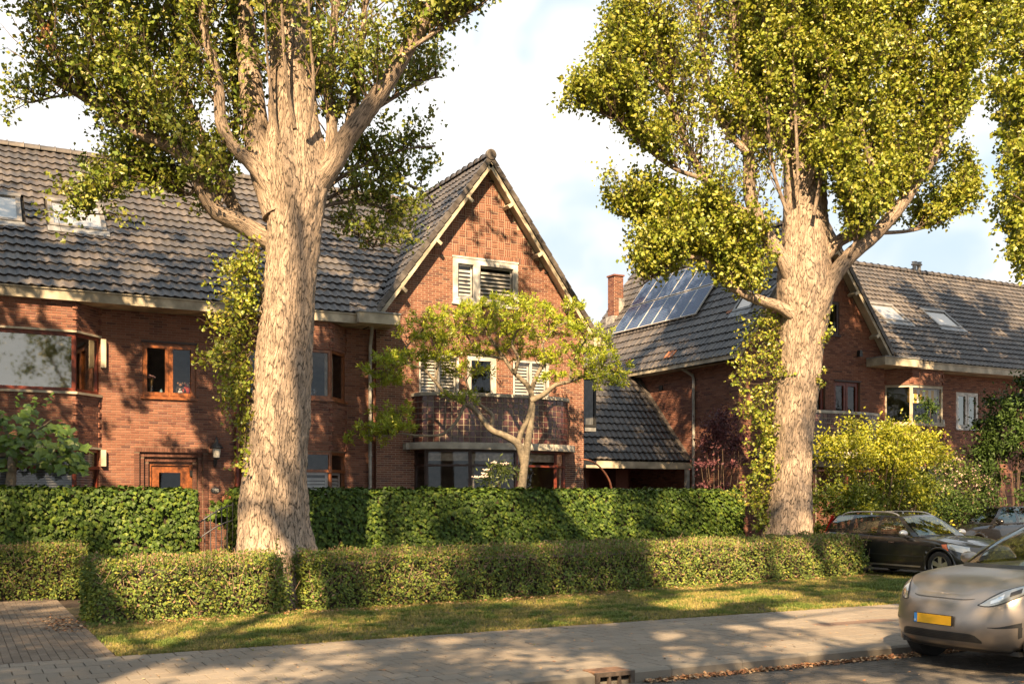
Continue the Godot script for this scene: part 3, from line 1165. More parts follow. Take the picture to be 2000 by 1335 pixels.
func balcony(h: Node, cx: float, a: float, b: float) -> void:
	var n := node("balcony", h)
	# outline by arc length
	var pts := []
	for k in 401:
		pts.append(curve(cx, a, b, PI * k / 400.0))
	var lens := [0.0]
	for k in 400:
		lens.append(lens[k] + pts[k].distance_to(pts[k + 1]))
	var at := func(s: float) -> Array:
		var k := 0
		var lo := 0
		var hi := 400
		while hi - lo > 1:
			k = (lo + hi) / 2
			if lens[k] < s:
				lo = k
			else:
				hi = k
		var f: float = clampf((s - lens[lo]) / maxf(lens[lo + 1] - lens[lo], 1e-6), 0, 1)
		var p: Vector3 = pts[lo].lerp(pts[lo + 1], f)
		var d: Vector3 = (pts[mini(lo + 2, 400)] - pts[maxi(lo - 1, 0)]).normalized()
		return [p, d]
	var total: float = lens[400]
	var g := Geo.new()
	for side in 2:
		var rows := []
		for y in [3.26, 4.47]:
			var line := PackedVector3Array()
			for k in 81:
				var q: Array = at.call(total * k / 80.0)
				var out: Vector3 = q[1].cross(Vector3.UP)
				line.append(q[0] + Vector3(0, y, 0) - out * (0.008 if side == 0 else 0.12))
			rows.append(line)
		g.grid(rows)
	part("parapet", g, M.grout, n)
	var cols := 36
	var pw := total / cols
	var ph := 1.21 / 8
	var tg := Geo.new()
	var e := 0.006
	tg.xf = Transform3D(Basis(Vector3.RIGHT, PI / 2), Vector3.ZERO)   # bevelled face turned outwards
	tg.bevel_box(Vector3(-pw / 2 + 0.010, -0.01, -ph / 2 + 0.010), Vector3(pw / 2 - 0.010, 0.005, ph / 2 - 0.010), e * 0.6)
	var tm := tg.mesh()
	for j in 8:
		for i in cols:
			var q: Array = at.call((i + 0.5) * pw)
			var T := Transform3D(Basis(q[1], Vector3.UP, q[1].cross(Vector3.UP)), q[0] + Vector3(0, 3.265 + (j + 0.5) * ph, 0))
			part("wall_tile", tm, M.glaze[rng.randi() % 5], n, T * Transform3D(Basis.from_euler(Vector3(rng.randf_range(-0.012, 0.012), rng.randf_range(-0.012, 0.012), 0)), Vector3.ZERO))
	# coping and canopy follow the curve
	for r in [[4.47, 4.55, 0.05, -0.16, "coping", 1.0], [3.09, 3.255, 0.20, -1.2, "canopy", 1.0]]:
		var rim := []
		for ring in [[r[0], r[2]], [r[1], r[2]], [r[1] + 0.01, r[2] - 0.015], [r[1] + 0.012, r[3]]]:
			var line := PackedVector3Array()
			for k in 61:
				var q: Array = at.call(total * k / 60.0)
				var p: Vector3 = q[0] + q[1].cross(Vector3.UP) * ring[1]
				if ring[1] < -0.5:
					p = Vector3(lerpf(cx, q[0].x, 0.6), 0, ZG + 0.02)
				p.z = maxf(p.z, ZG + 0.01)
				line.append(p + Vector3(0, ring[0], 0))
			rim.append(line)
		var cg := Geo.new()
		cg.grid(rim)
		var low := []
		for ring in [r[2], -0.3]:
			var line := PackedVector3Array()
			for k in 61:
				var q: Array = at.call(total * k / 60.0)
				line.append(q[0] + q[1].cross(Vector3.UP) * ring + Vector3(0, r[0], 0))
			low.append(line)
		cg.grid(low, false, true)
		if r[4] == "canopy":
			for sx in [-1, 1]:
				cg.box(Vector3(cx + sx * (a + 0.28), 3.09, ZG + 0.01), Vector3(cx + sx * (a - 0.1), 3.255, ZG + 0.22))
		part(r[4], cg, M.slab, n)
	var fl := Geo.new()
	var ring_ := [Vector2(cx, ZG - 0.2)]
	for k in 31:
		var q: Array = at.call(total * k / 30.0)
		ring_.append(Vector2(q[0].x, q[0].z))
	fl.plan(ring_, 3.10, 3.24)
	part("balcony_floor", fl, M.slab, n)
	# curved bow window below: facets with posts between
	var cuts := [0.0, 0.095, 0.31, 0.55, 0.79, 0.95, 1.0]
	for k in 6:
		var p0: Vector3 = at.call(total * cuts[k])[0]
		var p1: Vector3 = at.call(total * cuts[k + 1])[0]
		p0.z = maxf(p0.z, ZG + 0.005)
		p1.z = maxf(p1.z, ZG + 0.005)
		var d := (p1 - p0).normalized()
		var T := Transform3D(Basis(d, Vector3.UP, d.cross(Vector3.UP)), p0 + Vector3(0, 0.5, 0))
		var w := p0.distance_to(p1)
		window(n, T, w, 2.58, {"frame": M.dark_wood if k < 3 else M.red_wood, "fw": 0.055, "inset": 0.05, "rails": [0.845], "rail_out": 0.02, "called": "bow_window"})
		if k > 0 and k < 5:
			var bl := Geo.new()
			bl.box(T * Vector3(0.1, 2.30, -0.22), T * Vector3(0.1, 2.30, -0.22))
			bl.xf = T
			bl.box(Vector3(0.06, 2.30, -0.20), Vector3(w - 0.06, 2.50, -0.17))
			part("roller_blind", bl, M.curtain, n)
			if k in [2, 4]:
				var cu := Geo.new()
				cu.xf = T
				cu.box(Vector3(0.10 if k == 2 else w - 0.2, 0.05, -0.16), Vector3(0.16 if k == 2 else w - 0.13, 2.3, -0.13))
				part("curtain", cu, M.curtain, n)
		var wl := Geo.new()
		wl.xf = Transform3D(T.basis, p0)
		wl.box(Vector3(0, 0, -0.2), Vector3(w, 0.5, 0))
		part("plinth", wl, M.brick[1], n)

func front_door(h: Node) -> void:
	var n := node("door", h)
	# stepped brick surround: three frames of upright bricks, each set further back
	var T := Transform3D(Basis.IDENTITY, Vector3(0, 0, ZW))
	var steps := [[3.80, 5.49, 3.03, 0.03, 0.12], [3.93, 5.36, 2.90, -0.03, 0.10], [4.04, 5.25, 2.79, -0.09, 0.10]]
	var xs := []
	var ps := []
	for s in steps:
		var x: float = s[0]
		var w: float = s[4]
		while x < s[1] - 0.03:
			xs.append(T * Transform3D(Basis(Vector3(0.047, 0, 0), Vector3(0, w - 0.008, 0), Vector3(0, 0, 0.10)), Vector3(x, s[2] - w, s[3] - 0.09)))
			ps.append(rng.randi() % 3)
			x += 0.0577
		for e in 2:
			var y := 0.0
			while y < s[2] - w - 0.04:
				xs.append(T * Transform3D(Basis(Vector3(w - 0.006, 0, 0), Vector3(0, 0.047, 0), Vector3(0, 0, 0.10)), Vector3(s[0] if e == 0 else s[1] - w, y, s[3] - 0.09)))
				ps.append(rng.randi() % 3)
				y += 0.0577
		var g := Geo.new()
		g.xf = T
		for e in 2:
			var x0: float = s[0] if e == 0 else s[1] - w
			g.box(Vector3(x0, 0, s[3] - 0.16), Vector3(x0 + w, s[2], s[3] - 0.001))
		g.box(Vector3(s[0] + w, s[2] - w, s[3] - 0.16), Vector3(s[1] - w, s[2], s[3] - 0.001))
		part("mortar", g, M.mortar_dark, n)
	pieces("brick", brick_mesh, M.soldier, xs, ps, n, 290)
	var g := Geo.new()
	g.xf = T
	g.box(Vector3(4.13, 0, -0.25), Vector3(4.21, 2.69, -0.15))
	g.box(Vector3(5.08, 0, -0.25), Vector3(5.16, 2.69, -0.15))
	g.box(Vector3(4.21, 2.61, -0.25), Vector3(5.08, 2.69, -0.15))
	part("frame", g, M.wood, n)
	g = Geo.new()
	g.xf = T
	g.box(Vector3(4.21, 0.1, -0.24), Vector3(4.39, 2.61, -0.19))
	g.box(Vector3(4.89, 0.1, -0.24), Vector3(5.08, 2.61, -0.19))
	g.box(Vector3(4.39, 2.44, -0.24), Vector3(4.89, 2.61, -0.19))
	g.box(Vector3(4.39, 0.1, -0.24), Vector3(4.89, 1.1, -0.19))
	part("door_leaf", g, M.wood, n)
	g = Geo.new()
	g.xf = T
	g.quad(Vector3(4.386, 1.096, -0.215), Vector3(4.894, 1.096, -0.215), Vector3(4.894, 2.444, -0.215), Vector3(4.386, 2.444, -0.215))
	part("pane", g, M.glass, n)
	g = Geo.new()
	g.xf = T
	g.box(Vector3(5.09, 2.36, -0.15), Vector3(5.15, 2.50, -0.11))
	part("door_closer", g, M.black, n)

func small_things() -> void:
	# lantern by the door
	var t := thing("wall_lantern", "black cast iron lantern on a curved bracket beside the front door", "lantern", Vector3(5.65, 2.62, ZW))
	var g := Geo.new()
	g.tube([Vector3(0, -0.02, 0.01), Vector3(0, 0.0, 0.09), Vector3(0, 0.08, 0.17), Vector3(0, 0.14, 0.18)], [0.02, 0.024, 0.024, 0.018], 8)
	g.tube([Vector3(0, -0.04, 0.012), Vector3(0, 0.14, 0.012)], [0.035, 0.035], 8)
	g.tube([Vector3(0, 0.10, 0.03), Vector3(0.0, 0.12, 0.10), Vector3(0, 0.05, 0.12)], [0.01, 0.012, 0.008], 6)
	part("bracket", g, M.iron, t)
	g = Geo.new()
	g.lathe(Vector3(0, 0.14, 0.18), [Vector2(0.0, 0), Vector2(0.05, 0.0), Vector2(0.085, 0.03), Vector2(0.09, 0.045), Vector2(0.0, 0.045)])
	part("base", g, M.iron, t)
	g = Geo.new()
	g.lathe(Vector3(0, 0.185, 0.18), [Vector2(0.078, 0), Vector2(0.105, 0.22)])
	var lg := mat("lamp_glass", lin(0.55, 0.52, 0.45), 0.5)
	part("lamp_glass", g, lg, t)
	g = Geo.new()
	g.lathe(Vector3(0, 0.40, 0.18), [Vector2(0.0, 0), Vector2(0.16, 0.0), Vector2(0.165, 0.02), Vector2(0.10, 0.09), Vector2(0.05, 0.13), Vector2(0.045, 0.16), Vector2(0.06, 0.18), Vector2(0.03, 0.21), Vector2(0.02, 0.23), Vector2(0.03, 0.25), Vector2(0.0, 0.29)])
	part("lamp_hood", g, M.iron, t)
	# house number
	t = thing("house_number", "small oval dark plaque with white number 391 beside the door", "sign", Vector3(5.662, 2.02, ZW))
	g = Geo.new()
	var rows := []
	for p in [[0.0, 0.02], [1.0, 0.02], [1.08, 0.012], [1.08, 0.0]]:
		var line := PackedVector3Array()
		for i in 25:
			var a := TAU * (i % 24) / 24
			line.append(Vector3(cos(a) * 0.10 * p[0], sin(a) * 0.075 * p[0], p[1]))
		rows.append(line)
	g.grid(rows, true, true)
	part("plaque", g, M.iron, t)
	var tm := TextMesh.new()
	tm.text = "391"
	var f := SystemFont.new()
	f.font_names = PackedStringArray(["Droid Serif"])
	tm.font = f
	tm.font_size = 64
	tm.pixel_size = 0.0016
	tm.depth = 0.004
	part("number", tm, M.white, t, Transform3D(Basis.IDENTITY, Vector3(0, 0, 0.023)))
	# round ornament
	t = thing("wall_ornament", "small round scalloped clay ornament low on the brick wall", "ornament", Vector3(5.93, 1.80, ZW))
	g = Geo.new()
	g.tube([Vector3(0, 0, 0), Vector3(0, 0, 0.03), Vector3(0, 0, 0.045)], [0.13, 0.13, 0.08], 18)
	part("disc", g, M.orange_tile, t)
	g = Geo.new()
	for k in 14:
		var a := TAU * k / 14
		g.ball(Vector3(cos(a) * 0.14, sin(a) * 0.14, 0.02), Vector3(0.034, 0.034, 0.03), 8)
	part("rim", g, M.dark_wood, t)
	# dried flowers, bottle and soft toys behind the casement
	var zt := ZW - 0.19
	var ys := 4.206 + 0.115
	var sill := Geo.new()
	sill.box(Vector3(3.99, ys - 0.04, ZW - 0.34), Vector3(5.2, ys, ZW - 0.12))
	tag(part("inner_window_sill", sill, M.wood, self), "wooden inner sill behind the brown casement window", "sill")
	t = thing("vase", "clear vase of dried pink flowers on the casement sill", "vase", Vector3(4.22, ys, zt))
	g = Geo.new()
	g.lathe(Vector3.ZERO, [Vector2(0, 0), Vector2(0.045, 0), Vector2(0.05, 0.02), Vector2(0.05, 0.16), Vector2(0.04, 0.18)])
	part("glass_jar", g, M.glass, t)
	g = Geo.new()
	var fl := Geo.new()
	for k in 5:
		var a := k * 1.26
		var top := Vector3(cos(a) * 0.055, 0.36 + 0.02 * (k % 3), sin(a) * 0.05)
		g.tube([Vector3(0, 0.02, 0), top * Vector3(0.4, 0.6, 0.4), top], [0.004, 0.004, 0.003], 5)
		fl.ball(top, Vector3(0.045, 0.022, 0.045), 8)
	part("stems", g, mat("straw", lin(0.35, 0.24, 0.10), 0.9), t)
	part("flower_heads", fl, mat("dried_pink", lin(0.55, 0.32, 0.30), 0.9), t)
	g = Geo.new()
	g.lathe(Vector3(4.44, ys, zt), [Vector2(0, 0), Vector2(0.035, 0), Vector2(0.038, 0.04), Vector2(0.02, 0.07), Vector2(0.012, 0.075), Vector2(0.012, 0.095), Vector2(0, 0.095)])
	tag(part("bottle", g, mat("pale_blue", lin(0.25, 0.42, 0.50), 0.2), self), "tiny pale blue bottle on the casement sill", "bottle")
	toy(Vector3(4.88, ys, zt), 1.0, lin(0.03, 0.02, 0.018), lin(0.22, 0.11, 0.06), "dark brown long armed soft toy sitting behind the casement")
	toy(Vector3(5.05, ys, zt - 0.02), 1.05, lin(0.45, 0.05, 0.03), lin(0.5, 0.35, 0.2), "red headed soft toy sitting behind the casement")
	toy(Vector3(4.86, ys, zt + 0.075), 0.42, lin(0.75, 0.72, 0.68), lin(0.03, 0.03, 0.03), "small white and black soft toy on the casement sill")
	# jar in the bay window
	g = Geo.new()
	g.lathe(Vector3(7.95, 4.34, -25.42), [Vector2(0, 0), Vector2(0.08, 0), Vector2(0.11, 0.06), Vector2(0.11, 0.12), Vector2(0.08, 0.17), Vector2(0.08, 0.19)])
	tag(part("glass_jar", g, M.glass, self), "round glass jar on the bay window sill", "jar")
	var sl := Geo.new()
	sl.box(Vector3(6.9, 4.30, -25.6), Vector3(8.3, 4.34, -25.32))
	tag(part("inner_window_sill", sl, M.white, self), "pale inner sill behind the bay window glass", "sill")

func toy(at: Vector3, s: float, body: Color, face: Color, label: String) -> void:
	var t := thing("soft_toy", label, "toy", at)
	var bm := mat("plush", body, 1.0, "fine", 20.0)
	var fm := mat("plush", face, 1.0)
	var g := Geo.new()
	g.ball(Vector3(0, 0.09, 0) * s, Vector3(0.065, 0.09, 0.05) * s, 12)
	g.ball(Vector3(0, 0.215, 0) * s, Vector3(0.062, 0.058, 0.055) * s, 12)
	g.tube([Vector3(-0.05, 0.15, 0) * s, Vector3(-0.10, 0.09, 0.03) * s, Vector3(-0.085, 0.03, 0.05) * s], [0.026 * s, 0.024 * s, 0.028 * s], 8)
	g.tube([Vector3(0.05, 0.15, 0) * s, Vector3(0.10, 0.09, 0.03) * s, Vector3(0.085, 0.03, 0.05) * s], [0.026 * s, 0.024 * s, 0.028 * s], 8)
	part("body", g, bm, t)
	g = Geo.new()
	g.ball(Vector3(0, 0.205, 0.042) * s, Vector3(0.036, 0.032, 0.024) * s, 10)
	part("muzzle", g, fm, t)
	g = Geo.new()
	for k in [-1, 1]:
		g.ball(Vector3(0.055 * k, 0.25, 0) * s, Vector3(0.022, 0.022, 0.012) * s, 8)
	part("ears", g, fm, t)

func annex() -> void:
	var a := thing("carport", "low car port under a steep grey tiled roof between the two houses", "carport")
	var slope := atan((6.35 - 2.9) / 3.42)
	var c := cos(slope)
	var s := sin(slope)
	var T := Transform3D(Basis(Vector3(1, 0, 0), Vector3(0, s, -c), Vector3(0, c, s)), Vector3(0, 3.02, -28.12))
	lay_tiles(T, 15.98, 21.62, 4.85, func(_p): return true)
	flush_tiles(a, 290)
	var g := Geo.new()
	g.xf = T
	g.box(Vector3(15.98, 0, -0.1), Vector3(21.63, 4.85, -0.02))
	part("roof_deck", g, M.dark, a)
	g = Geo.new()
	g.xf = T
	for k in 14:
		g.box(Vector3(21.48, k * TV, 0.03), Vector3(21.635, k * TV + TV - 0.01, 0.085))
	part("verge", g, M.tile[2], a)
	g = Geo.new()
	g.box(Vector3(15.99, 2.76, -28.18), Vector3(21.63, 2.98, -28.04))
	part("fascia", g, M.cream, a)
	g = Geo.new()
	for x in [16.15, 21.5]:
		g = Geo.new()
		g.box(Vector3(x - 0.06, 0, -28.2), Vector3(x + 0.06, 2.755, -28.08))
		part("post", g, M.white, a)
	for r in [[17.9, 18.35], [19.4, 19.9]]:
		g = Geo.new()
		g.box(Vector3(r[0], 0, -29.6), Vector3(r[1], 2.75, -29.2))
		part("pier", g, M.brick[3], a)
	g = Geo.new()
	g.box(Vector3(15.99, 0, -31.9), Vector3(21.63, 6.0, -31.6))
	part("rear_wall", g, M.brick[3], a)
	window(a, Transform3D(Basis.IDENTITY, Vector3(17.0, 0.2, -31.57)), 0.95, 2.05, {"frame": M.cream, "called": "door", "posts": [], "fw": 0.08, "inset": 0.0})
	window(a, Transform3D(Basis.IDENTITY, Vector3(18.55, 0.2, -31.57)), 0.8, 2.1, {"frame": M.wood, "called": "door", "fw": 0.09, "inset": 0.0})
	g = Geo.new()
	g.tube([Vector3(18.9, 2.6, -30.6), Vector3(18.9, 2.2, -30.6)], [0.16, 0.2], 12)
	part("lamp_shade", g, M.cream, a)

func right_house() -> void:
	var st := {"frame": M.cream, "upper_posts": []}
	var mor: Material = M.mortar_dark
	var wz := -29.0
	var c := cos(atan(1.35))
	var s := sin(atan(1.35))
	var reach := 3.55
	var TL := Transform3D(Basis(Vector3(0, 0, 1), Vector3(c, s, 0), Vector3(-s, c, 0)), Vector3(24.77 - reach, 11.0 - 1.35 * reach, 0))
	var uv := func(px: float, py: float, lift := 0.0) -> Vector2:
		var p := TL.affine_inverse() * hit(px, py, TL.origin + TL.basis.z * lift, TL.basis.z)
		return Vector2(p.x, p.y)
	var sw: Vector2 = uv.call(1432, 612)
	var w1 := pz(1712, 622, -27.6)
	var cm := cos(atan(0.8673))
	var sm := sin(atan(0.8673))
	var TF := Transform3D(Basis(Vector3(1, 0, 0), Vector3(0, sm, -cm), Vector3(0, cm, sm)), Vector3(0, 6.42, -25.1))
	var fuv := func(px: float, py: float) -> Vector2:
		var p := TF.affine_inverse() * hit(px, py, TF.origin, TF.basis.z)
		return Vector2(p.x, p.y)
	var k1: Vector2 = fuv.call(1727, 627)
	var k2: Vector2 = fuv.call(1833, 639)
	var sky1 := Rect2(k1.x, k1.y, 1.30, 1.15)
	var sky2 := Rect2(k2.x, k2.y, 1.30, 1.15)
	var side_w := Rect2(-26.9, 0.9, 0.55, 1.3)
	var h := house({
		"called": "brick_house", "label": "dark brick house with solar panels on its roof behind the ivy clad tree", "xc": 24.77, "sd": 1.0, "wing": 44.0, "mortar": mor,
		"gable_holes": [Rect2(25.628, 4.35, 1.15, 1.29), Rect2(24.1, 3.4, 1.12, 2.24)], "gable_window": Rect2(23.70, 7.15, 2.15, 1.1),
		"skylights": [sky1.grow(0.04), sky2.grow(0.04)], "roof_window": Rect2(sw.x, sw.y, 0.9, 1.15), "side_holes": [side_w],
		"wing_holes": [Rect2(31.627, 4.281, 1.184, 1.29)],
		"bays": [{"x0": 28.66, "x1": 30.20, "low": 2.9, "sill": 4.31, "head": 5.63, "rail": 2.4, "style": st}],
	})
	window(h, Transform3D(Basis.IDENTITY, Vector3(23.70, 7.15, ZG)), 2.15, 1.1, {"frame": M.dark_wood, "fw": 0.1, "inset": 0.02, "posts": [0.5], "sill": M.dark_wood})
	window(h, Transform3D(Basis.IDENTITY, Vector3(25.628, 4.35, ZG)), 1.15, 1.29, {"frame": M.red_wood, "fw": 0.07, "inset": 0.08, "posts": [0.5], "casement": 0.06, "lintel": M.dark_wood})
	window(h, Transform3D(Basis.IDENTITY, Vector3(24.1, 3.4, ZG)), 1.12, 2.24, {"frame": M.red_wood, "fw": 0.07, "inset": 0.08, "posts": [0.5], "casement": 0.06, "called": "balcony_door"})
	window(h, Transform3D(Basis.IDENTITY, Vector3(31.627, 4.281, ZW)), 1.184, 1.29, {"frame": M.white, "fw": 0.07, "inset": 0.02, "posts": [0.5], "casement": 0.06, "sill": M.white, "glass": M.mirror_glass})
	window(h, Transform3D(Basis(Vector3.UP, -PI / 2), Vector3(21.64, 0.9, -26.9)), 0.55, 1.3, {"frame": M.dark_wood, "fw": 0.06, "inset": 0.03, "sill": M.slab})
	balcony(h, 24.9, 2.27, 1.05)
	for k in [sky1, sky2]:
		roof_window(h, TF * Transform3D(Basis.IDENTITY, Vector3(k.position.x, k.position.y, 0)), k.size.x, k.size.y)
	roof_window(h, TL * Transform3D(Basis.IDENTITY, Vector3(sw.x, sw.y, 0)), 0.9, 1.15)
	# striped valance inside the bay
	var cloths := [mat("stripe", lin(0.62, 0.36, 0.02), 0.8), mat("stripe", lin(0.6, 0.56, 0.48), 0.8)]
	var aw := thing("striped_valance", "yellow and white striped valance hanging inside the pale framed bay window", "valance", Vector3(28.75, 5.05, -25.45))
	for k in 10:
		var g := Geo.new()
		g.box(Vector3(k * 0.14, 0, 0), Vector3(k * 0.14 + 0.139, 0.46, 0.012))
		part("stripe", g, cloths[k % 2], aw)
	var g := Geo.new()
	g.box(Vector3(0, 0.46, 0), Vector3(1.4, 0.5, 0.03))
	part("rail", g, M.white, aw)
	# orange replacement tiles near the eave
	for p in [[1228, 706], [1315, 692], [1307, 693], [1429, 606]]:
		var q: Vector2 = uv.call(p[0], p[1])
		part("orange_tile", tile_mesh, M.orange_tile, h, TL * Transform3D(Basis.IDENTITY, Vector3(q.x - 0.1, q.y - 0.17, 0.012)))
	# downpipe on the side wall
	var pp := []
	for q in [[1331, 712, 21.35], [1333, 720, 21.38], [1353, 733, 21.58], [1355, 740, 21.58]]:
		pp.append(hit(q[0], q[1], Vector3(q[2], 0, 0), Vector3(1, 0, 0)))
	var last: Vector3 = pp[3]
	pp.append(Vector3(21.58, 0.0, last.z))
	g = Geo.new()
	g.tube(pp, [0.05, 0.05, 0.05, 0.05, 0.05], 12)
	part("downpipe", g, M.pipe, h)
	var vv := hit(1291, 757, Vector3(21.62, 0, 0), Vector3(1, 0, 0))
	g = Geo.new()
	g.box(vv - Vector3(0.02, 0.08, 0.1), vv + Vector3(0.01, 0.08, 0.1))
	part("vent", g, M.black, h)
	# chimney near the rear end of the slope
	var cb: Vector2 = uv.call(1203, 620)
	var cp := TL * Vector3(cb.x, cb.y, 0)
	var ch := node("chimney", h)
	var x0 := cp.x - 0.15
	var z0 := cp.z
	g = Geo.new()
	g.box(Vector3(x0 + 0.006, cp.y - 0.6, z0 - 0.34), Vector3(x0 + 0.42, cp.y + 1.62, z0 + 0.114))
	part("mortar", g, M.mortar, ch)
	var TC := Transform3D(Basis.IDENTITY, Vector3(0, 0, z0 + 0.12))
	bond(TC, func(_y): return Vector2(x0, x0 + 0.42), cp.y - 0.5, cp.y + 1.62)
	var TD := Transform3D(Basis(Vector3.UP, -PI / 2), Vector3(x0, 0, 0))
	bond(TD, func(_y): return Vector2(z0 - 0.34, z0 + 0.11), cp.y - 0.5, cp.y + 1.62)
	flush_bricks(ch, 200)
	g = Geo.new()
	g.box(Vector3(x0 - 0.04, cp.y + 1.62, z0 - 0.38), Vector3(x0 + 0.46, cp.y + 1.68, z0 + 0.16))
	part("chimney_cap", g, M.brick[1], ch)
	g = Geo.new()
	g.box(Vector3(x0 + 0.2, cp.y - 0.5, z0 + 0.10), Vector3(x0 + 0.46, cp.y + 0.75, z0 + 0.145))
	g.box(Vector3(x0 - 0.08, cp.y - 0.6, z0 - 0.38), Vector3(x0 + 0.3, cp.y + 0.05, z0 + 0.14))
	part("lead_flashing", g, mat("lead", lin(0.45, 0.43, 0.40), 0.6, "mottle", 2.0), ch)
	# flue on the ridge
	var fx := pz(1790, 540, -30.3)
	for k in 2:
		g = Geo.new()
		g.lathe(Vector3(fx.x - 0.1 + 0.26 * k, 10.95, -30.3), [Vector2(0.08, 0), Vector2(0.08, 0.28), Vector2(0.13, 0.29), Vector2(0.13, 0.34), Vector2(0.08, 0.36), Vector2(0.12, 0.42), Vector2(0, 0.45)])
		part("flue", g, M.pipe, h)
	for p in [[1680, 690, ZG], [1594, 764, ZG], [1841, 825, ZW]]:
		var q := pz(p[0], p[1], p[2] + 0.08)
		var t := thing("wall_light", ["small dark spotlight high on the brick gable", "small dark lamp between the red framed windows", "small grey lamp on the wall under the white framed window"][[1680, 1594, 1841].find(p[0])], "wall light", q)
		g = Geo.new()
		g.prism([Vector2(-0.07, -0.1), Vector2(0.07, -0.1), Vector2(0.05, 0.1), Vector2(-0.05, 0.1)], -0.07, 0.06)
		part("housing", g, M.zinc if p[0] == 1841 else M.black, t)
		g = Geo.new()
		g.box(Vector3(-0.05, -0.06, -0.082), Vector3(0.05, 0.06, -0.071))
		part("back_plate", g, M.black, t)
	# solar panels: two rows of six, laid on the slope
	var cell := Image.create(128, 224, false, Image.FORMAT_RGB8)
	cell.fill(Color(0.10, 0.16, 0.27))
	for j in 14:
		for i in 8:
			cell.fill_rect(Rect2i(i * 16, j * 16, 15, 15), Color(0.13 + 0.02 * ((i * 7 + j * 3) % 3), 0.20 + 0.01 * ((i + j * 5) % 3), 0.34))
			cell.fill_rect(Rect2i(i * 16 + 15, j * 16, 1, 16), Color(0.5, 0.55, 0.6))
			cell.fill_rect(Rect2i(i * 16, j * 16 + 15, 16, 1), Color(0.5, 0.55, 0.6))
			cell.fill_rect(Rect2i(i * 16 + 7, j * 16, 1, 16), Color(0.35, 0.4, 0.46))
	var pv := StandardMaterial3D.new()
	pv.albedo_texture = itex(cell)
	pv.roughness = 0.2
	pv.metallic_specular = 0.28
	var alu := mat("aluminium", lin(0.55, 0.52, 0.48), 0.4)
	var a: Vector2 = uv.call(1195, 651, 0.16)
	var b: Vector2 = uv.call(1357, 613, 0.16)
	var d: Vector2 = uv.call(1391, 556, 0.16)
	var pw := (b.x - a.x) / 6.0
	var pl := maxf(d.y - b.y, 0.9)
	for r in 2:
		for k in 6:
			var t := thing("solar_panel", "blue grid solar panel in the lower row on the tiled slope" if r == 0 else "blue grid solar panel in the upper row near the ridge", "solar panel", Vector3.ZERO, "solar panels in two rows on the roof slope")
			t.transform = TL * Transform3D(Basis.IDENTITY, Vector3(a.x + k * pw, (a.y + b.y) / 2 + r * (pl + 0.06), 0.13))
			var fr := Geo.new()
			fr.box(Vector3(0.01, 0.01, -0.03), Vector3(pw - 0.01, pl - 0.01, 0.020))
			part("frame", fr, alu, t)
			fr = Geo.new()
			fr.quad_uv(Vector3(0.035, 0.035, 0.024), Vector3(pw - 0.035, 0.035, 0.024), Vector3(pw - 0.035, pl - 0.035, 0.024), Vector3(0.035, pl - 0.035, 0.024))
			part("cells", fr, pv, t)
			fr = Geo.new()
			for x in [0.25, 0.75]:
				fr.box(Vector3(pw * x - 0.02, 0.0, -0.10), Vector3(pw * x + 0.02, pl, -0.031))
			part("mounting_rail", fr, alu, t)

# ---------- plants ----------
var leaf := {}
var lx := []
var lc := []
var wood: Geo
var thin: Geo

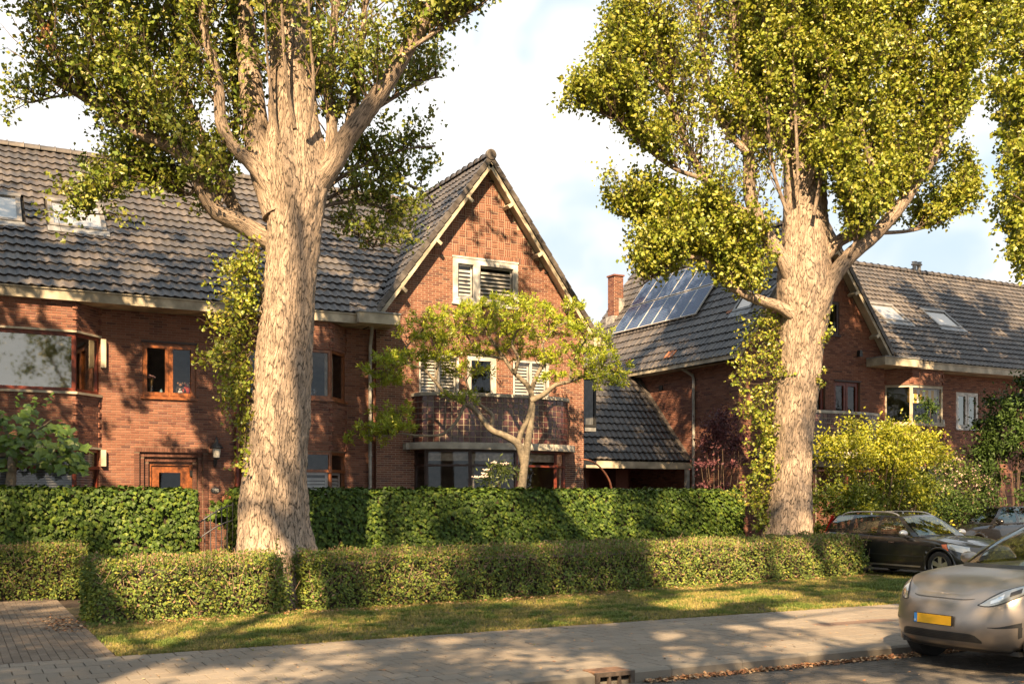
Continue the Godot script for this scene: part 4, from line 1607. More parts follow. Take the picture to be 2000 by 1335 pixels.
func make_leaves() -> void:
	var g := Geo.new()   # poplar: broad, pointed, folded along its rib
	var b := Vector3(0, 0, 0)
	var l := Vector3(-0.44, 0.34, 0.07)
	var r := Vector3(0.44, 0.34, 0.07)
	var t := Vector3(0, 1, -0.06)
	var m := Vector3(0, 0.40, -0.03)
	g.tri(b, r, m)
	g.tri(r, t, m)
	g.tri(t, l, m)
	g.tri(l, b, m)
	leaf.poplar = g.mesh()
	g = Geo.new()   # ivy and plane: five lobes
	var rim := [Vector2(0, 0), Vector2(0.30, -0.06), Vector2(0.36, 0.16), Vector2(0.56, 0.30), Vector2(0.34, 0.52), Vector2(0.22, 0.60), Vector2(0, 1.0), Vector2(-0.22, 0.60), Vector2(-0.34, 0.52), Vector2(-0.56, 0.30), Vector2(-0.36, 0.16), Vector2(-0.30, -0.06)]
	var c := Vector3(0, 0.38, 0.05)
	for k in rim.size():
		var p: Vector2 = rim[k]
		var q: Vector2 = rim[(k + 1) % rim.size()]
		g.tri(Vector3(p.x, p.y, -0.12 * absf(p.x)), Vector3(q.x, q.y, -0.12 * absf(q.x)), c)
	leaf.lobed = g.mesh()
	g = Geo.new()   # oval
	g.tri(b, Vector3(0.3, 0.42, 0.07), Vector3(0, 0.45, 0))
	g.tri(Vector3(0.3, 0.42, 0.07), Vector3(0, 1, -0.08), Vector3(0, 0.45, 0))
	g.tri(Vector3(0, 1, -0.08), Vector3(-0.3, 0.42, 0.07), Vector3(0, 0.45, 0))
	g.tri(Vector3(-0.3, 0.42, 0.07), b, Vector3(0, 0.45, 0))
	leaf.oval = g.mesh()
	g = Geo.new()   # narrow, bent
	g.quad(Vector3(-0.03, 0, 0), Vector3(0.03, 0, 0), Vector3(0.13, 0.5, 0.06), Vector3(-0.13, 0.5, 0.06))
	g.tri(Vector3(-0.13, 0.5, 0.06), Vector3(0.13, 0.5, 0.06), Vector3(0, 1, 0))
	leaf.narrow = g.mesh()
	g = Geo.new()   # a tuft of grass
	for k in 6:
		var a := TAU * k / 6.0 + 0.4 * (k % 2)
		var d := Vector3(cos(a), 0, sin(a))
		var s := Vector3(-d.z, 0, d.x) * 0.05
		var o := d * 0.15
		g.quad(o - s, o + s, o + d * 0.16 + s * 0.7 + Vector3(0, 0.62, 0), o + d * 0.16 - s * 0.7 + Vector3(0, 0.62, 0))
		g.tri(o + d * 0.16 - s * 0.7 + Vector3(0, 0.62, 0), o + d * 0.16 + s * 0.7 + Vector3(0, 0.62, 0), o + d * (0.40 + 0.12 * (k % 3)) + Vector3(0, 0.95 - 0.1 * (k % 2), 0))
	leaf.grass = g.mesh()
	M.leaf = leaf_mat(Color.WHITE, 0.42, 0.7)
	M.ivy = leaf_mat(Color.WHITE, 0.5, 0.25)
	M.ivy.metallic_specular = 0.3
	M.dull = leaf_mat(Color.WHITE, 0.7, 0.4)
	M.litter = leaf_mat(Color.WHITE, 0.8, 0.1)

func rv() -> Vector3:
	return Vector3(rng.randfn(), rng.randfn(), rng.randfn()).normalized()

func put(p: Vector3, axis: Vector3, size: float, col: Color) -> void:
	var y := axis.normalized()
	var x := y.cross(rv()).normalized()
	if x.length_squared() < 0.1:
		x = y.cross(Vector3.RIGHT).normalized()
	lx.append(Transform3D(Basis(x * size, y * size, x.cross(y) * size), p))
	lc.append(col)

# a leaf whose face looks along n
func put_facing(p: Vector3, n: Vector3, axis: Vector3, size: float, col: Color) -> void:
	var z := n.normalized()
	var y := (axis - z * axis.dot(z)).normalized()
	lx.append(Transform3D(Basis(y.cross(z) * size, y * size, z * size), p))
	lc.append(col)

func mix(pal: Array, spread := 0.25) -> Color:
	var c: Color = pal[rng.randi() % pal.size()]
	var k := 1.0 + rng.randf_range(-spread, spread)
	return Color(c.r * k, c.g * k, c.b * k)

func smooth(pts: Array, step: float) -> Array:   # Catmull-Rom through points
	var out := []
	for k in pts.size() - 1:
		var a: Vector3 = pts[maxi(k - 1, 0)]
		var b: Vector3 = pts[k]
		var c: Vector3 = pts[k + 1]
		var d: Vector3 = pts[mini(k + 2, pts.size() - 1)]
		var n := maxi(1, int(b.distance_to(c) / step))
		for i in n:
			out.append(b.cubic_interpolate(c, a, d, float(i) / n))
	out.append(pts[-1])
	return out

func limb(g: Geo, pts: Array, r0: float, r1: float, sides := 10, step := 0.12, rough := 0.08) -> Array:
	var line := smooth(pts, step)
	var rad := []
	for k in line.size():
		var f := k / maxf(line.size() - 1.0, 1.0)
		rad.append(lerpf(r0, r1, pow(f, 0.8)) * (1.0 + rough * nz.get_noise_3dv(line[k] * 6.0)))
	g.tube(line, rad, sides, true, maxf(1.0, round(r0 * TAU / 0.5)), maxf(0.6, line.size() * step / 2.4))
	return line

var mask := []
func in_mask(p: Vector3) -> bool:
	if mask.is_empty():
		return true
	var q := pix(p)
	for m in mask:
		if Geometry2D.is_point_in_polygon(q, m):
			return true
	return false

# leafy side branches along a limb
func sprays(line: Array, from: float, n: int, length: float, pal: Array, size: float, up := 0.8, per := 14, droop := 0.0) -> void:
	for i in n:
		var f := lerpf(from, 1.0, pow(rng.randf(), 0.85))
		var k := int(f * (line.size() - 1))
		var p: Vector3 = line[k]
		var tan: Vector3 = (line[mini(k + 1, line.size() - 1)] - line[maxi(k - 1, 0)]).normalized()
		var d := (rv() * Vector3(1, 0.6, 1) + Vector3.UP * up + tan * 0.5).normalized()
		var ln := length * rng.randf_range(0.45, 1.15)
		var pts := [p]
		var cur := p
		var seg := ln / 5.0
		var ok := true
		for s in 5:
			d = (d + Vector3.UP * (0.16 * up - droop * 0.22) + rv() * 0.22).normalized()
			cur += d * seg
			pts.append(cur)
		if not in_mask(cur) or not in_mask(pts[3]):
			continue
		var big := pix(cur).y < -60.0
		if big and rng.randf() < 0.45:
			continue
		thin.tube(pts, [0.016, 0.014, 0.011, 0.008, 0.006, 0.003], 4, false)
		var tw := int(per * ln / length)
		for q in tw:
			var h := rng.randf_range(0.22, 1.0)
			var a := minf(h * 5.0, 4.999)
			var base: Vector3 = pts[int(a)].lerp(pts[int(a) + 1], a - int(a))
			var td := (rv() + Vector3.UP * (0.35 - droop) + d * 0.6).normalized()
			var tl := rng.randf_range(0.12, 0.36)
			var nl := 3 if big else 7
			if not big and rng.randf() < 0.5:
				thin.tube([base, base + td * tl * 0.5, base + td * tl], [0.005, 0.004, 0.002], 3, false)
			var col := mix(pal, 0.2)
			for e in nl:
				var o := base + td * tl * 1.3 * (e + 0.6) / nl + rv() * rng.randf_range(0.02, 0.14)
				var ax := (rv() * 0.8 + Vector3(0, -0.45, 0) + td * 0.3)
				if (big or rng.randf() < 0.76) and lit(o):
					continue
				var c := Color(col.r, col.g, col.b).lerp(mix(pal, 0.3), 0.5)
				put(o, ax, size * rng.randf_range(0.5, 1.3) * (1.7 if big else 1.0), c)

func trunk(g: Geo, spec: Array, dep: float, slim := 0.95, sides := 72) -> Array:   # spec: px, py, width in px; returns the centre line
	var pts := []
	var wd := []
	for s in spec:
		pts.append(EYE + ray(s[0], s[1]) * dep)
		wd.append(Vector3(s[2] * slim * dep / F / 2.0, 0, 0))
	var line := smooth(pts, 0.045)
	var rad := []
	for k in pts.size() - 1:   # the same steps as the line
		var n := maxi(1, int(pts[k].distance_to(pts[k + 1]) / 0.045))
		for i in n:
			rad.append(wd[k].cubic_interpolate(wd[k + 1], wd[maxi(k - 1, 0)], wd[mini(k + 2, wd.size() - 1)], float(i) / n).x)
	rad.append(wd[-1].x)
	var rows := []
	for k in line.size():
		var row := PackedVector3Array()
		for i in sides + 1:
			var a := TAU * (i % sides) / sides
			var d := Vector3(cos(a), 0, sin(a))
			var y: float = line[k].y
			var flute := 0.05 * sin(a * 5.0 + y * 0.35 + 1.0) + 0.04 * sin(a * 8.0 - y * 0.5)
			var lump := 0.10 * maxf(0.0, nz.get_noise_3d(cos(a) * 1.1 + 9.0, y * 1.6, sin(a) * 1.1))
			var rid := 1.0 - absf(nz.get_noise_3d(cos(a) * 7.0, y * 1.5, sin(a) * 7.0)) * 2.0
			var rid2 := 1.0 - absf(nz.get_noise_3d(cos(a) * 15.0 + 4.0, y * 4.0, sin(a) * 15.0)) * 2.0
			var root := 1.0 + 0.35 * exp(-y * 1.6) * (0.5 + 0.5 * sin(a * 4.0 + 0.6))
			var rr: float = rad[k] * (0.96 + flute * 0.6 + lump) * root + 0.030 * (rid - 0.6) + 0.016 * (rid2 - 0.6)
			row.append(line[k] + d * rr)
		rows.append(row)
	g.grid(rows, true, true, 6.0, line.size() * 0.045 / 2.4)
	return line

func P(dep: float, list: Array, off0 := 0.0, off1 := 0.0) -> Array:   # pixels at a tree's distance, drifting nearer or farther along the limb
	var out := []
	for k in list.size():
		out.append(EYE + ray(list[k][0], list[k][1]) * (dep + lerpf(off0, off1, k / maxf(list.size() - 1.0, 1.0))))
	return out

func poly(a: Array) -> PackedVector2Array:
	var out := PackedVector2Array()
	for p in a:
		out.append(Vector2(p[0], p[1]))
	return out

func begin() -> void:
	lx = []
	lc = []
	wood = Geo.new()
	thin = Geo.new()
	mask = []

func finish_tree(t: Node, leafy: Mesh, m: Material, bark: Material) -> void:
	part("trunk", wood, bark, t)
	if thin.v.size():
		part("branches", thin, M.twig, t)
	copies("crown", leafy, m, lx, lc, t)

var GREEN := [Color(0.143, 0.200, 0.025), Color(0.186, 0.232, 0.029), Color(0.113, 0.172, 0.024), Color(0.245, 0.254, 0.034), Color(0.206, 0.200, 0.034)]
var GOLD := [Color(0.196, 0.243, 0.025), Color(0.255, 0.275, 0.032), Color(0.153, 0.211, 0.023), Color(0.294, 0.270, 0.037), Color(0.230, 0.254, 0.030)]
var BROWN := [Color(0.30, 0.12, 0.05), Color(0.34, 0.16, 0.08), Color(0.25, 0.13, 0.05)]

func poplar_left() -> void:
	begin()
	var t := thing("poplar_tree", "massive sunlit poplar trunk growing through the low hedge beside the iron gate", "tree", Vector3.ZERO, "poplar trees in a row along the pavement")
	var D := 18.9
	var tl := trunk(wood, [[556, 1185, 196], [548, 1130, 178], [538, 1060, 150], [535, 1000, 138], [536, 930, 130], [545, 830, 124], [555, 720, 116], [562, 620, 112], [570, 520, 108], [577, 430, 116], [580, 360, 132], [577, 300, 128], [574, 230, 102], [570, 130, 90], [566, 20, 84], [562, -120, 78], [556, -300, 70], [552, -520, 40]], D)
	var main := P(D, [[545, 420], [512, 320], [498, 240], [488, 150], [478, 50], [472, -80], [468, -300]], -0.1, 0.5)
	limb(wood, main, 0.30, 0.10, 18)
	var all := [[main, 0.35, 60, 0.9, 1.0]]
	# left side
	all.append([P(D, [[545, 480], [500, 455], [462, 432], [425, 415], [402, 380], [380, 330], [335, 288], [268, 258], [215, 226], [150, 182], [108, 160]], 0.2, -0.8), 0.22, 190, 1.35, 0.20])
	all.append([P(D, [[470, 435], [450, 390], [420, 320], [385, 250], [355, 160], [345, 60], [330, -60], [320, -240]], 0.3, 1.2), 0.3, 170, 1.35, 0.13])
	all.append([P(D, [[540, 390], [495, 325], [455, 285], [432, 240], [425, 160], [400, 60], [390, -60], [380, -250]], -0.2, -0.7), 0.3, 150, 1.2, 0.14])
	all.append([P(D, [[268, 258], [240, 190], [215, 110], [190, 20], [180, -80], [170, -220]], -0.4, -1.0), 0.05, 130, 1.3, 0.06])
	all.append([P(D, [[335, 288], [300, 210], [290, 130], [280, 60], [270, -60], [262, -200]], -0.3, 0.6), 0.1, 110, 1.2, 0.07])
	all.append([P(D, [[150, 182], [110, 110], [80, 40], [60, -40], [50, -160]], -0.8, -1.0), 0.0, 110, 1.1, 0.04])
	all.append([P(D, [[150, 182], [100, 190], [60, 200], [30, 190]], -0.8, -1.2), 0.2, 22, 0.7, 0.03])
	all.append([P(D, [[300, 275], [255, 315], [215, 365], [180, 400], [165, 430]], 0.0, -0.6), 0.2, 90, 0.8, 0.04])
	all.append([P(D, [[390, 340], [370, 380], [330, 370], [300, 350], [270, 330]], 0.0, 0.4), 0.1, 60, 0.8, 0.04])
	all.append([P(D, [[420, 412], [430, 350], [450, 300], [462, 230], [455, 140], [450, 40], [445, -100]], 0.5, 1.0), 0.1, 110, 1.0, 0.09])
	# right side
	all.append([P(D, [[575, 430], [612, 372], [650, 318], [676, 270], [708, 228], [748, 172], [792, 102], [832, 30], [858, -40], [880, -200]], 0.0, -0.6), 0.35, 170, 1.15, 0.24])
	all.append([P(D, [[590, 400], [630, 330], [648, 260], [640, 170], [650, 70], [660, -40], [665, -220]], -0.2, 0.4), 0.2, 150, 1.0, 0.13])
	all.append([P(D, [[676, 270], [690, 190], [705, 100], [712, 10], [720, -120]], 0.1, 0.9), 0.1, 120, 1.0, 0.09])
	all.append([P(D, [[792, 102], [840, 70], [890, 40], [940, 10], [970, -20]], -0.5, -1.0), 0.1, 60, 0.8, 0.05])
	all.append([P(D, [[708, 228], [770, 190], [820, 160], [860, 150]], 0.2, 0.8), 0.1, 50, 0.8, 0.05])
	all.append([P(D, [[575, 430], [610, 395], [660, 350], [720, 318], [790, 292], [850, 285]], 0.4, 1.6), 0.25, 42, 0.75, 0.06])
	all.append([P(D, [[575, 430], [612, 410], [670, 395], [730, 400], [780, 430], [800, 470]], 0.4, 1.5), 0.25, 40, 0.7, 0.05])
	all.append([P(D, [[575, 430], [615, 400], [680, 370], [750, 350], [820, 370], [850, 400]], 0.4, 2.0), 0.3, 37, 0.7, 0.05])
	all.append([P(D, [[575, 430], [610, 420], [650, 430], [700, 460], [735, 490]], 0.4, 1.2), 0.3, 20, 0.6, 0.04])
	# before the upper stems
	all.append([P(D, [[575, 250], [560, 160], [552, 60], [548, -60], [545, -200]], -0.5, -1.3), 0.3, 22, 0.8, 0.04])
	all.append([P(D, [[545, 280], [530, 190], [520, 90], [515, -40]], -0.5, -1.0), 0.3, 18, 0.7, 0.04])
	all.append([P(D, [[600, 270], [612, 170], [605, 60], [600, -80]], -0.5, -1.1), 0.35, 18, 0.7, 0.04])
	# behind the trunk
	all.append([P(D, [[560, 320], [545, 200], [530, 60], [520, -80], [515, -250]], 0.9, 1.9), 0.2, 110, 1.2, 0.12])
	all.append([P(D, [[590, 300], [610, 180], [620, 60], [630, -80], [640, -260]], 0.8, 2.2), 0.2, 110, 1.2, 0.12])
	mask = [poly([[-160, -700], [1040, -700], [1005, -10], [985, 25], [915, 60], [890, 110], [850, 140], [880, 165], [898, 190], [862, 212], [835, 232], [862, 265], [897, 305], [880, 350], [842, 385], [812, 400], [838, 465], [806, 505], [778, 545], [730, 520], [700, 532], [655, 500], [600, 470], [520, 500], [440, 470], [400, 440], [330, 395], [290, 395], [262, 440], [222, 474], [168, 462], [98, 428], [92, 365], [150, 325], [165, 292], [180, 262], [140, 255], [96, 262], [-20, 250], [-160, 200]])]
	for a in all:
		var th: float = a[4]
		var line := limb(wood, a[0], th, maxf(th * 0.28, 0.012), 16 if th > 0.1 else 8) if a[0] != main else smooth(main, 0.12)
		var n0 := lx.size()
		sprays(line, a[1], int(a[2] * 0.64), a[3] * 1.25, GREEN, 0.085, 0.7, 13, 0.35 if a[0][-1].y < a[0][0].y else 0.0)
	mask = []
	crown_mass(EYE + ray(545, -520) * 18.6, Vector3(4.3, 3.6, 3.6), 120, 95, 0.14, GREEN)
	crown_mass(Vector3(0.3, 13.0, -18.6), Vector3(4.2, 3.6, 2.8), 110, 100, 0.14, GREEN)
	# the withered twig
	for k in 60:
		var p := EYE + ray(rng.randfn(80, 14), rng.randfn(70, 22)) * (D - 1.0)
		put(p, rv() + Vector3.DOWN, 0.08, mix(BROWN, 0.2))
	finish_tree(t, leaf.poplar, M.leaf, M.bark)
	shoots(t, D, [[[505, 480], [470, 540]], [[500, 520], [430, 520]], [[498, 540], [440, 600]], [[500, 600], [425, 640]], [[495, 640], [410, 690]], [[490, 660], [440, 720]], [[488, 700], [430, 760]], [[485, 740], [450, 800]], [[480, 790], [470, 850]], [[482, 850], [488, 900]], [[505, 560], [470, 470]], [[500, 600], [480, 560]], [[485, 680], [400, 700]], [[490, 720], [455, 770]], [[495, 620], [450, 560]], [[490, 650], [420, 610]]], GOLD)

# leafy shoots that sprout from a trunk
func shoots(t: Node, D: float, spec: Array, pal: Array, n := 9, size := 0.075) -> void:
	var keep_x := lx
	lx = []
	lc = []
	thin = Geo.new()
	for s in spec:
		for k in n:
			var a := EYE + ray(s[0][0] + rng.randfn(0, 4), s[0][1] + rng.randfn(0, 14)) * (D - 0.15)
			var b := EYE + ray(s[1][0] + rng.randfn(0, 16), s[1][1] + rng.randfn(0, 18)) * (D + rng.randf_range(-0.7, 0.35))
			var m := a.lerp(b, 0.5) + Vector3(0, -0.05, 0)
			thin.tube([a, m, b], [0.008, 0.006, 0.002], 4, false)
			for e in 26:
				var f := pow(rng.randf(), 0.7)
				var p := a.lerp(b, f) + Vector3(0, -0.05 * sin(f * PI), 0) + rv() * rng.randf_range(0.02, 0.13)
				put(p, rv() + Vector3(0, -0.3, 0), size * rng.randf_range(0.6, 1.3), mix(pal, 0.25))
	part("shoots", thin, M.twig, t)
	copies("shoot_leaves", leaf.poplar, M.leaf, lx, lc, t)
	lx = keep_x

func poplar_right() -> void:
	begin()
	var t := thing("poplar_tree", "knobbly poplar trunk with leafy shoots standing behind the black estate car", "tree", Vector3.ZERO, "poplar trees in a row along the pavement")
	var D := 26.8
	trunk(wood, [[1536, 1120, 138], [1538, 1060, 118], [1540, 1000, 106], [1545, 930, 96], [1550, 850, 92], [1558, 760, 98], [1566, 680, 100], [1570, 610, 116], [1572, 560, 128], [1572, 500, 112], [1572, 420, 100], [1570, 320, 92], [1562, 220, 86], [1556, 100, 78], [1548, -20, 72], [1540, -200, 60], [1536, -420, 34]], D, 0.86)
	var all := []
	all.append([P(D, [[1560, 625], [1525, 600], [1490, 588], [1455, 575], [1425, 555], [1405, 528], [1370, 505], [1330, 500], [1290, 495]], -0.3, -1.0), 0.30, 150, 1.0, 0.17])
	all.append([P(D, [[1565, 590], [1535, 520], [1502, 465], [1480, 425], [1465, 380], [1462, 300], [1450, 220], [1440, 120], [1430, 0], [1425, -160]], -0.2, -1.0), 0.2, 190, 1.3, 0.22])
	all.append([P(D, [[1562, 380], [1535, 300], [1500, 250], [1475, 190], [1460, 110], [1450, 20], [1445, -120]], -0.2, 0.3), 0.2, 130, 1.2, 0.2])
	all.append([P(D, [[1562, 340], [1545, 260], [1515, 200], [1490, 120], [1478, 20], [1470, -140]], 0.2, 0.8), 0.2, 100, 1.2, 0.2])
	all.append([P(D, [[1480, 425], [1430, 400], [1380, 350], [1340, 280], [1310, 190], [1290, 90], [1280, -20], [1270, -180]], -0.5, -1.6), 0.15, 260, 1.5, 0.12])
	all.append([P(D, [[1380, 350], [1320, 330], [1265, 290], [1220, 240], [1195, 170], [1180, 80]], -1.0, -1.6), 0.1, 190, 1.3, 0.07])
	all.append([P(D, [[1430, 400], [1370, 430], [1310, 440], [1260, 430], [1210, 420]], -0.6, -0.6), 0.1, 130, 1.0, 0.06])
	all.append([P(D, [[1462, 300], [1410, 240], [1380, 160], [1370, 60], [1360, -60], [1350, -200]], -0.8, 0.4), 0.05, 190, 1.4, 0.1])
	all.append([P(D, [[1220, 240], [1170, 220], [1130, 200], [1105, 190]], -1.5, -1.8), 0.05, 60, 0.8, 0.03])
	all.append([P(D, [[1310, 190], [1250, 120], [1210, 40], [1190, -60], [1180, -200]], -1.4, -0.8), 0.05, 170, 1.3, 0.05])
	# right side
	all.append([P(D, [[1575, 660], [1600, 600], [1625, 545], [1660, 500], [1712, 455], [1760, 400], [1800, 340], [1838, 280], [1860, 200], [1870, 90], [1880, -60]], -0.3, -0.9), 0.35, 200, 1.2, 0.24])
	all.append([P(D, [[1572, 590], [1598, 520], [1640, 470], [1690, 445], [1712, 400], [1716, 340], [1735, 260], [1760, 170], [1775, 60], [1785, -80]], -0.2, 0.2), 0.3, 210, 1.3, 0.2])
	all.append([P(D, [[1716, 360], [1690, 280], [1670, 180], [1660, 70], [1655, -80]], -0.3, -1.4), 0.1, 170, 1.2, 0.1])
	all.append([P(D, [[1570, 400], [1590, 330], [1640, 270], [1670, 190], [1690, 100], [1700, -20], [1705, -180]], -0.4, -1.2), 0.2, 170, 1.2, 0.13])
	all.append([P(D, [[1712, 455], [1780, 450], [1840, 430], [1880, 390], [1905, 350]], 0.2, 0.8), 0.3, 80, 0.9, 0.06])
	all.append([P(D, [[1585, 380], [1620, 300], [1630, 200], [1620, 90], [1615, -60]], 0.7, 1.6), 0.1, 140, 1.2, 0.1])
	all.append([P(D, [[1550, 380], [1530, 280], [1515, 170], [1510, 40], [1505, -100]], 0.8, 1.6), 0.1, 110, 1.2, 0.1])
	all.append([P(D, [[1600, 250], [1590, 150], [1600, 50], [1605, -80]], -0.6, -1.3), 0.1, 70, 0.9, 0.05])
	all.append([P(D, [[1540, 420], [1510, 330], [1500, 230], [1495, 120], [1490, 0]], -0.9, -1.6), 0.1, 60, 1.0, 0.05])
	all.append([P(D, [[1590, 420], [1605, 330], [1610, 230], [1612, 120], [1610, 0]], -0.8, -1.5), 0.1, 55, 1.0, 0.05])
	all.append([P(D, [[1560, 360], [1555, 250], [1550, 150], [1548, 30], [1545, -80]], -0.9, -1.6), 0.15, 30, 0.8, 0.05])
	all.append([P(D, [[1465, 560], [1440, 500], [1420, 440], [1400, 380]], -0.6, -1.2), 0.1, 90, 1.0, 0.05])
	all.append([P(D, [[1500, 470], [1470, 500], [1430, 470], [1380, 470]], -0.4, 0.6), 0.1, 80, 0.9, 0.04])
	all.append([P(D, [[1330, 500], [1300, 520], [1270, 545], [1250, 560]], -1.0, -1.0), 0.0, 60, 0.8, 0.03])
	all.append([P(D, [[1690, 445], [1720, 380], [1780, 330], [1830, 250], [1850, 180]], 0.3, 1.0), 0.1, 130, 1.1, 0.06])
	all.append([P(D, [[1660, 500], [1680, 430], [1650, 380], [1640, 320]], -0.7, -1.2), 0.15, 90, 1.0, 0.05])
	all.append([P(D, [[1860, 200], [1890, 120], [1920, 40], [1940, -60]], -0.7, -1.0), 0.1, 90, 1.0, 0.05])
	mask = [poly([[1185, -700], [1975, -700], [1975, 60], [1945, 160], [1930, 260], [1900, 330], [1935, 340], [1920, 440], [1870, 470], [1800, 455], [1750, 480], [1690, 520], [1600, 540], [1500, 560], [1440, 610], [1405, 590], [1330, 560], [1280, 580], [1215, 520], [1225, 440], [1145, 350], [1140, 300], [1150, 262], [1112, 245], [1090, 205], [1100, 150], [1145, 120], [1185, 40]])]
	for a in all:
		var th: float = a[4]
		var line := limb(wood, a[0], th, maxf(th * 0.28, 0.015), 14 if th > 0.1 else 8)
		sprays(line, a[1], int(a[2] * 1.0), a[3] * 1.2, GOLD, 0.102, 0.7, 14)
	mask = []
	crown_mass(EYE + ray(1560, -330) * 26.5, Vector3(4.6, 3.8, 3.8), 105, 95, 0.15, GOLD)
	finish_tree(t, leaf.poplar, M.leaf, M.bark)
	shoots(t, D, [[[1530, 640], [1460, 660]], [[1525, 680], [1450, 700]], [[1525, 720], [1440, 730]], [[1520, 760], [1455, 780]], [[1515, 800], [1470, 830]], [[1512, 850], [1475, 880]], [[1510, 900], [1465, 930]], [[1508, 950], [1470, 990]], [[1510, 1000], [1480, 1035]], [[1530, 620], [1470, 620]], [[1520, 700], [1490, 650]], [[1510, 880], [1500, 830]], [[1512, 930], [1520, 860]], [[1590, 660], [1605, 640]], [[1585, 720], [1602, 740]], [[1560, 740], [1530, 715]], [[1505, 980], [1455, 960]], [[1500, 850], [1450, 780]]], GOLD, 10, 0.085)

func poplar_far() -> void:
	begin()
	var t := thing("poplar_tree", "dense poplar crown overhanging the parked cars beside the dark evergreen bush", "tree", Vector3.ZERO, "poplar trees in a row along the pavement")
	var D := 30.5
	var base := EYE + ray(2135, 967) * D
	base.y = 0
	limb(wood, [base, base + Vector3(0.1, 3, 0), base + Vector3(0, 8, 0.1), base + Vector3(0, 17, 0)], 0.62, 0.15, 24, 0.2)
	mask = [poly([[1930, -700], [2700, -700], [2700, 620], [2060, 600], [1985, 545], [1962, 470], [1945, 400], [1955, 320], [1940, 240], [1905, 150], [1895, 60], [1900, -60]])]
	for k in 16:
		var y := 5.5 + k * 0.75
		var a := k * 2.4
		var d := Vector3(cos(a), 0, sin(a))
		var s := base + Vector3(0, y, 0)
		var line := limb(wood, [s, s + d * 0.9 + Vector3(0, 0.5, 0), s + d * 1.9 + Vector3(0, 1.6, 0), s + d * 2.5 + Vector3(0, 3.2, 0)], 0.12, 0.03, 8)
		sprays(line, 0.1, 90, 1.5, GOLD, 0.13, 0.6, 10)
	for e in [[2060, 120, 1935, 90], [2060, 260, 1960, 300], [2060, 30, 1920, 10], [2070, 420, 1975, 430], [2070, 500, 1990, 500], [2050, 200, 1955, 180], [2050, 340, 1965, 370]]:
		var line := limb(wood, P(D, [[e[0] + 40, e[1] + 60], [e[0], e[1] + 10], [(e[0] + e[2]) / 2, e[3] + 20], [e[2], e[3]]], -1.0, -2.0), 0.06, 0.015, 6)
		sprays(line, 0.1, 70, 1.2, GOLD, 0.13, 0.3, 10, 0.4)
	mask = []
	finish_tree(t, leaf.poplar, M.leaf, M.bark)

